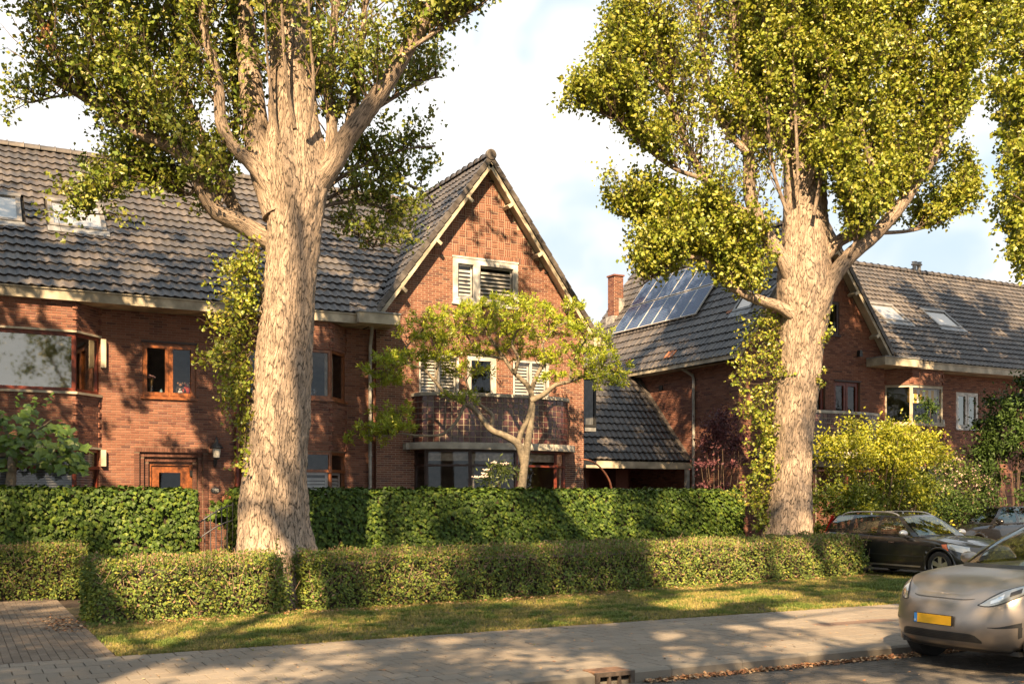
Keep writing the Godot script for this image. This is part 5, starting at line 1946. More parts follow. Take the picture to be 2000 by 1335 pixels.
func ornamental() -> void:
	begin()
	var t := thing("ornamental_tree", "spreading lime green garden tree with crooked bare limbs before the tiled balcony", "tree")
	var D := 26.3
	var limbs := [
		[[[1010, 1120], [1014, 1000], [1020, 945], [1027, 890], [1036, 830], [1040, 785], [1032, 755], [1005, 728], [985, 700], [960, 665], [945, 640]], 0.17, 0.03, 0.0, 0.1],
		[[[1024, 905], [1012, 868], [985, 850], [958, 838], [930, 803], [905, 786], [870, 768], [850, 745], [828, 722], [800, 712], [770, 705]], 0.11, 0.02, 0.05, -0.6],
		[[[908, 788], [890, 825], [862, 848], [815, 850], [780, 846], [745, 852], [712, 850]], 0.05, 0.012, -0.3, -0.7],
		[[[958, 838], [962, 812], [945, 796], [920, 775], [908, 740], [885, 722], [860, 715]], 0.06, 0.015, -0.1, 0.3],
		[[[1012, 868], [1018, 845], [1032, 815], [1040, 785]], 0.07, 0.06, 0.0, 0.0],
		[[[1038, 782], [1062, 770], [1085, 752], [1112, 745], [1140, 735], [1170, 725]], 0.08, 0.02, 0.0, -0.4],
		[[[1036, 765], [1050, 730], [1066, 700], [1060, 672], [1085, 640], [1110, 628]], 0.07, 0.015, 0.1, 0.4],
		[[[1005, 728], [1012, 700], [1000, 668], [1020, 632]], 0.05, 0.015, 0.0, -0.5],
		[[[850, 745], [858, 705], [872, 665], [890, 635]], 0.04, 0.012, -0.4, 0.1],
		[[[800, 712], [790, 685], [815, 655], [830, 640]], 0.03, 0.012, -0.5, -0.7],
		[[[985, 700], [940, 690], [915, 660], [905, 625]], 0.04, 0.012, 0.1, -0.6],
		[[[1112, 745], [1120, 705], [1140, 670], [1150, 650]], 0.04, 0.012, -0.2, -0.5],
	]
	var tips := []
	for l in limbs:
		var line := limb(wood, P(D, l[0], l[3], l[4]), l[1], l[2], 12, 0.06)
		for k in range(int(line.size() * 0.25), line.size()):
			tips.append(line[k])
	var tufts := [[770, 700], [750, 705], [795, 655], [740, 745], [770, 740], [735, 730], [800, 690], [825, 632], [850, 620], [882, 605], [915, 612], [940, 596], [968, 590], [995, 612], [1030, 600], [1062, 605], [1092, 622], [1115, 600], [1130, 640], [1160, 655], [1150, 690], [1185, 700], [1200, 720], [1190, 745], [1100, 680], [1055, 655], [1020, 640], [985, 645], [950, 640], [905, 650], [870, 660], [850, 690], [960, 690], [1075, 735], [1140, 715], [1165, 680], [925, 720], [880, 720], [1085, 700], [1010, 668], [780, 800], [755, 815], [730, 830], [705, 850], [765, 835], [800, 830], [740, 850], [1040, 690], [1100, 650], [845, 655], [925, 680], [895, 690], [905, 775], [1150, 735], [825, 700], [880, 635], [1005, 585], [960, 620], [1070, 630]]
	var pal := [Color(0.25, 0.32, 0.020), Color(0.30, 0.36, 0.024), Color(0.20, 0.27, 0.018), Color(0.36, 0.37, 0.028)]
	for q in tufts:
		var best := Vector3.ZERO
		var goal := Vector2(q[0], q[1])
		var bd := 1e9
		for p in tips:
			var d := pix(p).distance_to(goal + Vector2(0, 18))
			if d < bd:
				bd = d
				best = p
		var dep := (best - EYE).dot(fwd) + rng.randf_range(-0.45, 0.45)
		var c := EYE + ray(q[0], q[1]) * dep
		var mid := best.lerp(c, 0.5) + Vector3(rng.randf_range(-0.06, 0.06), -0.05, 0)
		thin.tube([best, mid, c], [0.016, 0.012, 0.006], 5, false)
		for s in 18:
			var o := Vector3(rng.randfn(0, 0.24), rng.randfn(0, 0.08), rng.randfn(0, 0.24))
			var e := c + o
			thin.tube([mid.lerp(c, 0.6), c.lerp(e, 0.5), e], [0.006, 0.004, 0.002], 3, false)
			for k in 24:
				var b := e + rv() * 0.06
				put(b, (o.normalized() * 0.5 + rv() + Vector3(0, 0.45, 0)), rng.randf_range(0.06, 0.13), mix(pal, 0.2))
	finish_tree(t, leaf.narrow, M.leaf, M.smooth_bark)

# a rounded shrub of leaf clumps round many stems
func bush(called: String, label: String, category: String, c: Vector3, r: Vector3, n: int, shape: Mesh, m: Material, size: float, pal: Array, clumps := 40, spread := 0.3) -> Node3D:
	begin()
	var t := thing(called, label, category)
	for k in clumps:
		var d := rv()
		d.y = absf(d.y) * 1.0 - (0.35 if rng.randf() < 0.5 else 0.0)
		var p := c + d * r * pow(rng.randf_range(0.25, 1.0), 0.45)
		if k % 3 == 0 and category == "shrub":
			p.y = lerpf(0.15, p.y, rng.randf())
		var foot := Vector3(lerpf(c.x, p.x, 0.25), 0.0, lerpf(c.z, p.z, 0.25))
		if k % 4 == 0:
			thin.tube([foot, foot.lerp(p, 0.5) + Vector3(rng.randf_range(-0.1, 0.1), 0.1, rng.randf_range(-0.1, 0.1)), p], [0.018, 0.012, 0.005], 5, false)
		var tone := rng.randf_range(0.8, 1.2)
		for i in n / clumps:
			var o := rv() * absf(rng.randfn(0, spread))
			o.y *= 0.75
			var col := mix(pal, 0.25)
			put(p + o, rv() + o.normalized() * 0.7 + Vector3(0, -0.2, 0), size * rng.randf_range(0.6, 1.3), Color(col.r * tone, col.g * tone, col.b * tone))
	part("branches", thin, M.twig, t)
	copies("foliage", shape, m, lx, lc, t)
	return t

func shrubs() -> void:
	var at := func(px: float, py: float, dep: float) -> Vector3: return EYE + ray(px, py) * dep
	var lime := [Color(0.25, 0.265, 0.018), Color(0.32, 0.31, 0.024), Color(0.19, 0.225, 0.018)]
	bush("garden_shrub", "big yellow green shrub behind the roof of the black estate car", "shrub", at.call(1700, 900, 28.5), Vector3(1.75, 1.35, 1.2), 15000, leaf.oval, M.leaf, 0.085, lime, 75, 0.26)
	bush("garden_shrub", "loose yellow green shrub top rising beside the pale framed bay window", "shrub", at.call(1790, 905, 29.5), Vector3(1.0, 1.1, 0.8), 6000, leaf.oval, M.leaf, 0.085, lime, 40, 0.24)
	bush("garden_shrub", "low green shrub filling the bed behind the estate car tailgate", "shrub", at.call(1650, 985, 28.0), Vector3(1.3, 0.75, 0.7), 6500, leaf.oval, M.leaf, 0.085, [Color(0.12, 0.16, 0.016), Color(0.16, 0.19, 0.018), Color(0.09, 0.13, 0.015)], 45, 0.24)
	bush("garden_shrub", "spreading green shrub under the yellow green shrub by the estate car", "shrub", at.call(1760, 975, 29.0), Vector3(1.3, 0.85, 0.7), 7000, leaf.oval, M.leaf, 0.085, [Color(0.13, 0.17, 0.016), Color(0.18, 0.20, 0.018), Color(0.09, 0.13, 0.015)], 45, 0.24)
	var deep := [Color(0.035, 0.065, 0.014), Color(0.05, 0.085, 0.016), Color(0.028, 0.05, 0.012)]
	bush("evergreen_bush", "tall dark evergreen bush under the white framed window", "shrub", at.call(1985, 880, 33.0), Vector3(1.45, 2.6, 1.2), 17000, leaf.oval, M.ivy, 0.11, deep, 85, 0.28)
	bush("flowering_bush", "dark bush dotted with pale pink blossom behind the parked cars", "shrub", at.call(1870, 950, 32.5), Vector3(1.3, 0.95, 0.8), 7500, leaf.oval, M.ivy, 0.075, [Color(0.05, 0.085, 0.02), Color(0.08, 0.11, 0.02), Color(0.06, 0.09, 0.02), Color(0.07, 0.10, 0.02), Color(0.05, 0.08, 0.02), Color(0.09, 0.12, 0.02), Color(0.42, 0.30, 0.27)], 50, 0.24)
	bush("evergreen_bush", "low dark hedge bush behind the black estate car bonnet", "shrub", at.call(1840, 1000, 31.5), Vector3(2.6, 0.7, 0.7), 9000, leaf.oval, M.ivy, 0.08, deep, 60, 0.25)
	bush("purple_plum", "purple leaved small tree against the sunlit side wall", "shrub", at.call(1412, 880, 31.0), Vector3(0.75, 1.35, 0.6), 4200, leaf.oval, M.dull, 0.085, [Color(0.09, 0.028, 0.036), Color(0.12, 0.036, 0.042), Color(0.07, 0.022, 0.032)], 55, 0.22)
	bush("garden_plant", "broad leaved green plant behind the iron gate", "plant", at.call(437, 1015, 22.6), Vector3(0.36, 0.42, 0.3), 260, leaf.lobed, M.leaf, 0.13, [Color(0.09, 0.16, 0.02), Color(0.12, 0.19, 0.025)], 16, 0.12)
	bush("young_laurel", "thin upright dark shrub in front of the striped valance window", "shrub", at.call(1808, 815, 30.0), Vector3(0.3, 0.75, 0.25), 700, leaf.oval, M.ivy, 0.09, deep, 18, 0.14)
	var t := bush("elder_bush", "small bush with flat white flower heads in front of the bow window", "shrub", at.call(975, 930, 25.2), Vector3(0.42, 0.42, 0.3), 900, leaf.narrow, M.leaf, 0.11, [Color(0.06, 0.09, 0.02), Color(0.09, 0.12, 0.025)], 26, 0.13)
	var fm := mat("petal", lin(0.62, 0.52, 0.46), 0.9)
	for p in [[968, 903], [950, 917], [946, 925], [945, 930], [930, 931], [988, 905]]:
		var c: Vector3 = at.call(p[0], p[1], 24.9)
		var g := Geo.new()
		for k in 22:
			g.ball(c + Vector3(rng.randfn(0, 0.045), rng.randfn(0, 0.012), rng.randfn(0, 0.045)), Vector3.ONE * 0.016, 6)
		part("flower_head", g, fm, t)
	# pleached plane tree over the ivy hedge
	begin()
	t = thing("plane_tree", "small broad leaved plane tree rising over the ivy hedge under the bay window", "tree")
	var D := 21.6
	limb(wood, P(D, [[15, 1150], [18, 1000], [22, 920], [26, 880]]), 0.13, 0.09, 12)
	for b in [[[26, 885], [80, 890], [140, 895]], [[26, 885], [-40, 890], [-120, 880]], [[26, 880], [60, 850], [100, 820]], [[26, 880], [10, 840], [0, 800]], [[26, 880], [-30, 840], [-80, 810]]]:
		limb(wood, P(D, b), 0.05, 0.015, 8)
	var pg := [Color(0.085, 0.15, 0.018), Color(0.11, 0.18, 0.022), Color(0.065, 0.12, 0.018)]
	for k in 620:
		var x := rng.randf_range(-220, 165)
		var top := 800.0 + pow(maxf(x - 20.0, 0.0) / 145.0, 2.0) * 55.0 + 16.0 * sin(x * 0.09)
		var p := EYE + ray(x, rng.randf_range(top, 918)) * (D + rng.randf_range(-0.7, 0.7))
		put_facing(p, Vector3(rng.randfn(0, 0.5), 0.75, 0.75 + rng.randfn(0, 0.4)), Vector3(rng.randfn(0, 0.6), -0.6, 0.5), rng.randf_range(0.13, 0.26), mix(pg, 0.2))
	for s in [[60, 800], [90, 790], [30, 790]]:
		for k in 5:
			put_facing(EYE + ray(s[0] + k * 3, s[1] - k * 6) * D, Vector3(rng.randfn(0, 0.5), 0.8, 0.6), Vector3(rng.randfn(0, 1), 0.2, 0.5), 0.12, mix(pg, 0.2))
	part("trunk", wood, M.smooth_bark, t)
	copies("crown", leaf.lobed, M.leaf, lx, lc, t)

func hedge_face(o: Vector3, u: Vector3, v: Vector3, n: Vector3, count: int, size: float, pal: Array, down: Vector3, puff := 0.09, loose := 0.5) -> void:
	var ul := u.length()
	for k in count:
		var a := rng.randf()
		var b := rng.randf()
		var p := o + u * a + v * b
		var bump := nz.get_noise_3dv(p * 2.2) * puff + nz.get_noise_3dv(p * 6.0) * puff * 0.5
		p += n * (bump + rng.randf_range(-0.05, 0.05))
		put_facing(p, n + rv() * loose + Vector3(0, 0.25, 0), down + rv() * 0.55, size * rng.randf_range(0.65, 1.25), mix(pal, 0.25))

func ivy_hedge(label: String, x0: float, x1: float) -> void:
	begin()
	var t := thing("ivy_hedge", label, "hedge", Vector3.ZERO, "tall ivy hedges before the gardens")
	var zf := -21.9
	var zb := -22.6
	var top := 2.02
	var g := Geo.new()
	g.box(Vector3(x0 + 0.08, 0, zb + 0.08), Vector3(x1 - 0.08, top - 0.1, zf - 0.08))
	part("ivy_stems", g, mat("hedge_core", lin(0.11, 0.08, 0.05), 1.0, "grit", 3.0), t)
	var pal := [Color(0.042, 0.076, 0.013), Color(0.062, 0.104, 0.015), Color(0.050, 0.088, 0.013), Color(0.10, 0.14, 0.019), Color(0.034, 0.062, 0.012)]
	var w := x1 - x0
	hedge_face(Vector3(x0, 0, zf), Vector3(w, 0, 0), Vector3(0, top, 0), Vector3(0, 0, 1), int(w * top * 680), 0.085, pal, Vector3(0, -1, 0.15))
	hedge_face(Vector3(x0, top - 0.02, zb), Vector3(w, 0, 0), Vector3(0, 0, zf - zb), Vector3(0, 1, 0), int(w * 520), 0.085, pal, Vector3(0.3, 0, 0.6), 0.10, 0.7)
	for e in [[x0, -1.0], [x1, 1.0]]:
		hedge_face(Vector3(e[0], 0, zb), Vector3(0, 0, zf - zb), Vector3(0, top, 0), Vector3(e[1], 0, 0), 900, 0.085, pal, Vector3(0, -1, 0))
	copies("foliage", leaf.lobed, M.ivy, lx, lc, t)

func low_hedge(label: String, a: Vector2, b: Vector2, thick: float, hgt: float) -> void:
	begin()
	var t := thing("clipped_hedge", label, "hedge", Vector3.ZERO, "low clipped hedges along the verge")
	var u := Vector3(b.x - a.x, 0, b.y - a.y)
	var L := u.length()
	var d := u / L
	var n := d.cross(Vector3.UP)
	var o := Vector3(a.x, 0, a.y)
	var g := Geo.new()
	g.xf = Transform3D(Basis(d, Vector3.UP, n), o)
	g.box(Vector3(0.22, 0, -thick + 0.22), Vector3(L - 0.22, hgt - 0.24, -0.24))
	part("inner_twigs", g, mat("hedge_core", lin(0.11, 0.08, 0.05), 1.0, "grit", 3.0), t)
	var pal := [Color(0.105, 0.15, 0.018), Color(0.14, 0.185, 0.02), Color(0.08, 0.12, 0.016), Color(0.19, 0.20, 0.024), Color(0.09, 0.135, 0.022)]
	var straw := [Color(0.22, 0.135, 0.075), Color(0.17, 0.11, 0.05), Color(0.13, 0.14, 0.03), Color(0.28, 0.18, 0.10)]
	var lump := func(s: float, y: float) -> float: return 0.20 * nz.get_noise_2d(s * 0.9 + 20.0, y * 1.6) + 0.10 * nz.get_noise_2d(s * 3.1, y * 3.0 + 7.0)
	# front, with a foot that spreads a little and rounded shoulders
	for k in int(L * hgt * 1500):
		var s := rng.randf() * L
		var y := rng.randf() * hgt
		var f := y / hgt
		var inw := -0.30 * pow(f, 5.0) + 0.16 * (1.0 - f) * (0.5 + nz.get_noise_1d(s * 2.0))
		var deep := -absf(rng.randfn(0, 0.09))
		var p: Vector3 = o + d * s + Vector3(0, y, 0) + n * (inw + lump.call(s, y) + deep)
		put_facing(p, n + rv() * 0.9 + Vector3(0, 0.5, 0), Vector3(0, -0.2, 0) + rv(), rng.randf_range(0.035, 0.075), mix(pal, 0.3) if rng.randf() > 0.06 else mix(straw, 0.2))
	# clipped top with bare cut twigs
	for k in int(L * thick * 1000):
		var s := rng.randf() * L
		var q := rng.randf() * thick
		var y := hgt - 0.03 + 0.16 * nz.get_noise_2d(s * 1.1, q * 2.0) - 0.12 * pow(absf(q / thick * 2.0 - 1.0), 5.0)
		var p := o + d * s - n * q + Vector3(0, y - absf(rng.randfn(0, 0.04)), 0)
		put(p, Vector3(0, 0.6, 0) + rv(), rng.randf_range(0.03, 0.065), mix(pal, 0.3) if rng.randf() > 0.45 else mix(straw, 0.25))
	for e in 2:
		for k in int(thick * hgt * 1300):
			var y := rng.randf() * hgt
			var q := rng.randf() * thick
			var out := -1.0 if e == 0 else 1.0
			var edge: float = 0.12 * nz.get_noise_2d(q * 2.0, y * 2.0) - 0.18 * pow(y / hgt, 4.0) - 0.2 * pow(absf(q / thick * 2 - 1), 4.0) - absf(rng.randfn(0, 0.06))
			var p := o + d * ((0.0 if e == 0 else L) + out * edge) - n * q + Vector3(0, y, 0)
			put(p, d * out * 0.6 + rv(), rng.randf_range(0.04, 0.075), mix(pal, 0.3))
	# twigs
	for k in int(L * 55):
		var s := rng.randf() * L
		var y := rng.randf() * hgt * 0.8
		var p: Vector3 = o + d * s + Vector3(0, y, 0) + n * (lump.call(s, y) - rng.randf_range(0.02, 0.16))
		var q: Vector3 = p + (Vector3(0, 0.7, 0) + rv() * 0.8 + n * 0.15) * rng.randf_range(0.1, 0.3)
		thin.tube([p, p.lerp(q, 0.5) + rv() * 0.02, q], [0.006, 0.005, 0.003], 4, false)
	for k in int(L * 5):   # stray shoots
		var s := rng.randf() * L
		var p := o + d * s - n * rng.randf_range(-0.05, 0.9) * thick * 0.6 + Vector3(0, hgt * rng.randf_range(0.75, 1.0) - 0.1, 0)
		var q := p + (Vector3(0, 0.8, 0) + n * 0.5 + rv() * 0.6) * rng.randf_range(0.15, 0.32)
		thin.tube([p, p.lerp(q, 0.5) + rv() * 0.02, q], [0.005, 0.004, 0.002], 3, false)
		for i in 9:
			put(p.lerp(q, rng.randf_range(0.3, 1.0)) + rv() * 0.02, rv() + Vector3(0, 0.4, 0), rng.randf_range(0.04, 0.07), mix(pal, 0.25))
	for k in int(L * 60):
		var s := rng.randf() * L
		var p := o + d * s - n * rng.randf() * thick + Vector3(0, hgt - 0.1, 0)
		thin.tube([p, p + Vector3(0, 0.10, 0) + rv() * 0.03], [0.004, 0.003], 3, false)
	part("twigs", thin, mat("pale_twig", lin(0.27, 0.18, 0.12), 0.9), t)
	copies("foliage", leaf.oval, M.dull, lx, lc, t)

func grass() -> void:
	begin()
	var pal := [Color(0.17, 0.17, 0.028), Color(0.25, 0.215, 0.05), Color(0.34, 0.27, 0.09), Color(0.14, 0.16, 0.024), Color(0.30, 0.24, 0.08)]
	var green := [Color(0.09, 0.135, 0.018), Color(0.12, 0.155, 0.02)]
	for k in 46000:
		var x := rng.randf_range(1.75, 21.0)
		var z := rng.randf_range(-13.27, -16.7 - (x - 2.0) * 0.11)
		var dry := nz.get_noise_2d(x * 0.8, z * 1.1 + 3.0) + 0.3 * nz.get_noise_2d(x * 3.0, z * 3.0)
		if dry < -0.42 and rng.randf() < 0.75:
			continue
		var s := rng.randf_range(0.025, 0.06) * (1.35 if dry > 0.25 else 1.0)
		lx.append(Transform3D(Basis(Vector3.UP, rng.randf() * TAU).scaled(Vector3(s * 1.3, s, s * 1.3)), Vector3(x, -0.014, z)))
		lc.append(mix(green if dry > 0.15 else pal, 0.25))
	for k in 1500:   # ragged edge over the flags, weeds in joints
		var x := rng.randf_range(1.8, 20.0)
		var z := -13.29 + absf(rng.randfn(0, 0.035)) * (1.0 + nz.get_noise_1d(x * 1.5) * 1.5)
		var s := rng.randf_range(0.02, 0.05)
		if k % 9 == 0:
			x = -3.0 + 0.3 * round((x + 3.0) / 0.3) + rng.randfn(0, 0.01)
			z = -13.27 + 0.3 * rng.randi_range(1, 11) + rng.randfn(0, 0.02)
			s *= 0.6
		lx.append(Transform3D(Basis(Vector3.UP, rng.randf() * TAU).scaled(Vector3(s * 1.3, s, s * 1.3)), Vector3(x, -0.005, z)))
		lc.append(mix(pal, 0.25))
	var o := copies("grass", leaf.grass, M.dull, lx, lc, self)
	o.set_meta("label", "short dry grass on the verge before the low hedge")
	o.set_meta("category", "grass")
	begin()
	for k in 5000:
		var x := rng.randf_range(16.5, 26)
		var z := rng.randf_range(-14.6, -16.4) - (x - 18) * 0.1
		var s := rng.randf_range(0.05, 0.13)
		lx.append(Transform3D(Basis(Vector3.UP, rng.randf() * TAU).scaled(Vector3(s, s, s)), Vector3(x, -0.014, z)))
		lc.append(mix(green, 0.25))
	o = copies("tall_grass", leaf.grass, M.dull, lx, lc, self)
	o.set_meta("label", "longer green grass at the edge below the black estate car")
	o.set_meta("category", "grass")
	# fallen leaves
	begin()
	var br := [Color(0.30, 0.14, 0.06), Color(0.38, 0.22, 0.11), Color(0.22, 0.10, 0.05), Color(0.42, 0.28, 0.16)]
	for k in 1800:
		var x := 6.65 + pow(rng.randf(), 0.9) * 5.0
		var z := -9.47 + absf(rng.randfn(0, 0.055))
		put_facing(Vector3(x, -0.112 + rng.randf_range(0, 0.02), z), Vector3(rng.randfn(0, 0.4), 1, rng.randfn(0, 0.4)), rv(), rng.randf_range(0.025, 0.06), mix(br, 0.3))
	for k in 420:
		var z := rng.randf_range(-13.2, -7.4)
		put_facing(Vector3(rng.randf_range(1.0, 14.0), 0.006 if z < -9.6 else -0.112, z), Vector3(rng.randfn(0, 0.2), 1, rng.randfn(0, 0.2)), rv(), rng.randf_range(0.02, 0.05), mix(br, 0.3))
	for k in 2600:
		var x := rng.randf_range(1.3, 19.5)
		var z := -16.45 - (x - 2.0) * 0.105 + rng.randfn(0.05, 0.16)
		put_facing(Vector3(x, 0.004 + rng.randf_range(0, 0.02), z), Vector3(rng.randfn(0, 0.4), 1, rng.randfn(0, 0.4)), rv(), rng.randf_range(0.03, 0.06), mix(br, 0.3))
	for k in 260:
		put_facing(Vector3(rng.randfn(1.5, 0.18), 0.005, rng.randfn(-17.0, 0.5)), Vector3(rng.randfn(0, 0.3), 1, rng.randfn(0, 0.3)), rv(), rng.randf_range(0.03, 0.06), mix(br, 0.3))
	o = copies("fallen_leaves", leaf.poplar, M.litter, lx, lc, self)
	o.set_meta("label", "fallen brown leaves in the gutter and along the hedge foot")
	o.set_meta("category", "leaves")

func garden_things() -> void:
	# gate
	var a := pz(383, 1000, -22.1)
	var b := pz(470, 1000, -22.1)
	var t := thing("iron_gate", "low arched wrought iron gate between the two ivy hedges", "gate", Vector3(a.x, 0, -22.1))
	var w := b.x - a.x
	var grey := mat("gate_iron", lin(0.07, 0.07, 0.08), 0.5)
	for q in [[1.30, 0.42], [0.98, 0.42]]:
		var pts := []
		for k in 13:
			var f := k / 12.0
			pts.append(Vector3(f * w, q[0] + q[1] * sin(f * PI * 0.5), 0))
		var rr := []
		rr.resize(13)
		rr.fill(0.016)
		var g := Geo.new()
		g.tube(pts, rr, 6)
		part("arched_rail", g, grey, t)
	for k in 8:
		var f := (k + 0.5) / 8.0
		var g := Geo.new()
		g.tube([Vector3(f * w, 0.1, 0), Vector3(f * w, 1.36 + 0.42 * sin(f * PI * 0.5), 0)], [0.011, 0.011], 6)
		part("bar", g, grey, t)
	var g := Geo.new()
	g.tube([Vector3(0, 0.15, 0), Vector3(w, 0.15, 0)], [0.014, 0.014], 6)
	part("bottom_rail", g, grey, t)
	# copper arch with a hanging ornament
	var D := 28.0
	t = thing("garden_arch", "curved copper coloured garden pole bending over the hedge by the car port", "garden ornament")
	var line := smooth(P(D, [[1205, 1090], [1200, 1000], [1194, 952], [1186, 930], [1170, 910], [1152, 899], [1131, 896]], 0, 0), 0.06)
	var rad := []
	for k in line.size():
		rad.append(lerpf(0.05, 0.018, float(k) / line.size()))
	g = Geo.new()
	g.tube(line, rad, 10)
	part("pole", g, M.copper, t)
	g = Geo.new()
	var tip: Vector3 = line[-1]
	g.tube([tip, tip + Vector3(0, -0.12, 0)], [0.006, 0.006], 5)
	for k in 9:
		var an := TAU * k / 9
		var d := Vector3(cos(an), 0.2 * sin(an * 2.0), sin(an))
		g.tube([tip + Vector3(0, -0.16, 0), tip + Vector3(0, -0.13, 0) + d * 0.05, tip + Vector3(0, -0.20, 0) + d * 0.07], [0.006, 0.006, 0.003], 4)
	for k in 5:
		var an := TAU * k / 5 + 0.4
		var d := Vector3(cos(an), 0, sin(an))
		g.tube([tip + Vector3(0, -0.22, 0), tip + Vector3(0, -0.42, 0) + d * 0.12, tip + Vector3(0, -0.8, 0) + d * 0.22], [0.008, 0.006, 0.004], 5)
	part("hanging_ornament", g, M.iron, t)

# trees on the camera's side of the street: they shade the pavement and show in the windows
var gaps := []   # [point, radius] that the sun reaches
var gap_cells := {}
var sun_u := SUN.cross(Vector3.UP).normalized()
var sun_v := SUN.cross(sun_u).normalized()
func index_gaps() -> void:   # by place across the sunbeams
	for q in gaps:
		var c := Vector2(q[0].dot(sun_u), q[0].dot(sun_v))
		for i in range(floori(c.x - q[1]), floori(c.x + q[1]) + 1):
			for j in range(floori(c.y - q[1]), floori(c.y + q[1]) + 1):
				gap_cells.get_or_add(Vector2i(i, j), []).append([c, q[1], q[0].dot(SUN)])

func lit(p: Vector3) -> bool:
	var c := Vector2(p.dot(sun_u), p.dot(sun_v))
	var cell := Vector2i(floori(c.x), floori(c.y))
	if not gap_cells.has(cell):
		return false
	var s := p.dot(SUN)
	for q in gap_cells[cell]:
		if q[2] > s and c.distance_to(q[0]) < q[1]:
			return true
	return false

func street_tree(label: String, base: Vector3, c: Vector3, r: Vector3, n: int) -> void:
	begin()
	var t := thing("street_tree", label, "tree", Vector3.ZERO, "trees on the near side of the street")
	limb(wood, [base, base + Vector3(0.1, 3, 0), Vector3(c.x, c.y, c.z), Vector3(c.x, c.y + r.y * 0.8, c.z)], 0.45, 0.08, 14, 0.4)
	for k in 240:
		var d := rv()
		var p := c + d * r * pow(rng.randf(), 0.4)
		if k < 26:
			var s := Vector3(c.x, clampf(p.y - 2.5, base.y + 4.0, c.y + r.y * 0.7), c.z)
			limb(wood, [s, s.lerp(p, 0.5) + Vector3(0, -0.2, 0), p], 0.11, 0.03, 6, 0.6)
		for i in n / 240:
			var o := rv() * absf(rng.randfn(0, 0.62))
			var q := p + o
			if lit(q):
				continue
			put(q, rv() + Vector3(0, -0.4, 0), rng.randf_range(0.12, 0.20), mix(GREEN, 0.25))
	part("trunk", wood, M.bark, t)
	copies("crown", leaf.poplar, M.leaf, lx, lc, t)

func crown_mass(c: Vector3, r: Vector3, clumps: int, per: int, size: float, pal: Array, puff := 0.55) -> void:
	for k in clumps:
		var p := c + rv() * r * pow(rng.randf(), 0.4)
		for i in per:
			var q := p + rv() * absf(rng.randfn(0, puff))
			if lit(q) or pix(q).y > -25.0 and q.z < -6.0 and pix(q).x > -30.0:
				continue
			put(q, rv() + Vector3(0, -0.4, 0), size * rng.randf_range(0.7, 1.25), mix(pal, 0.25))

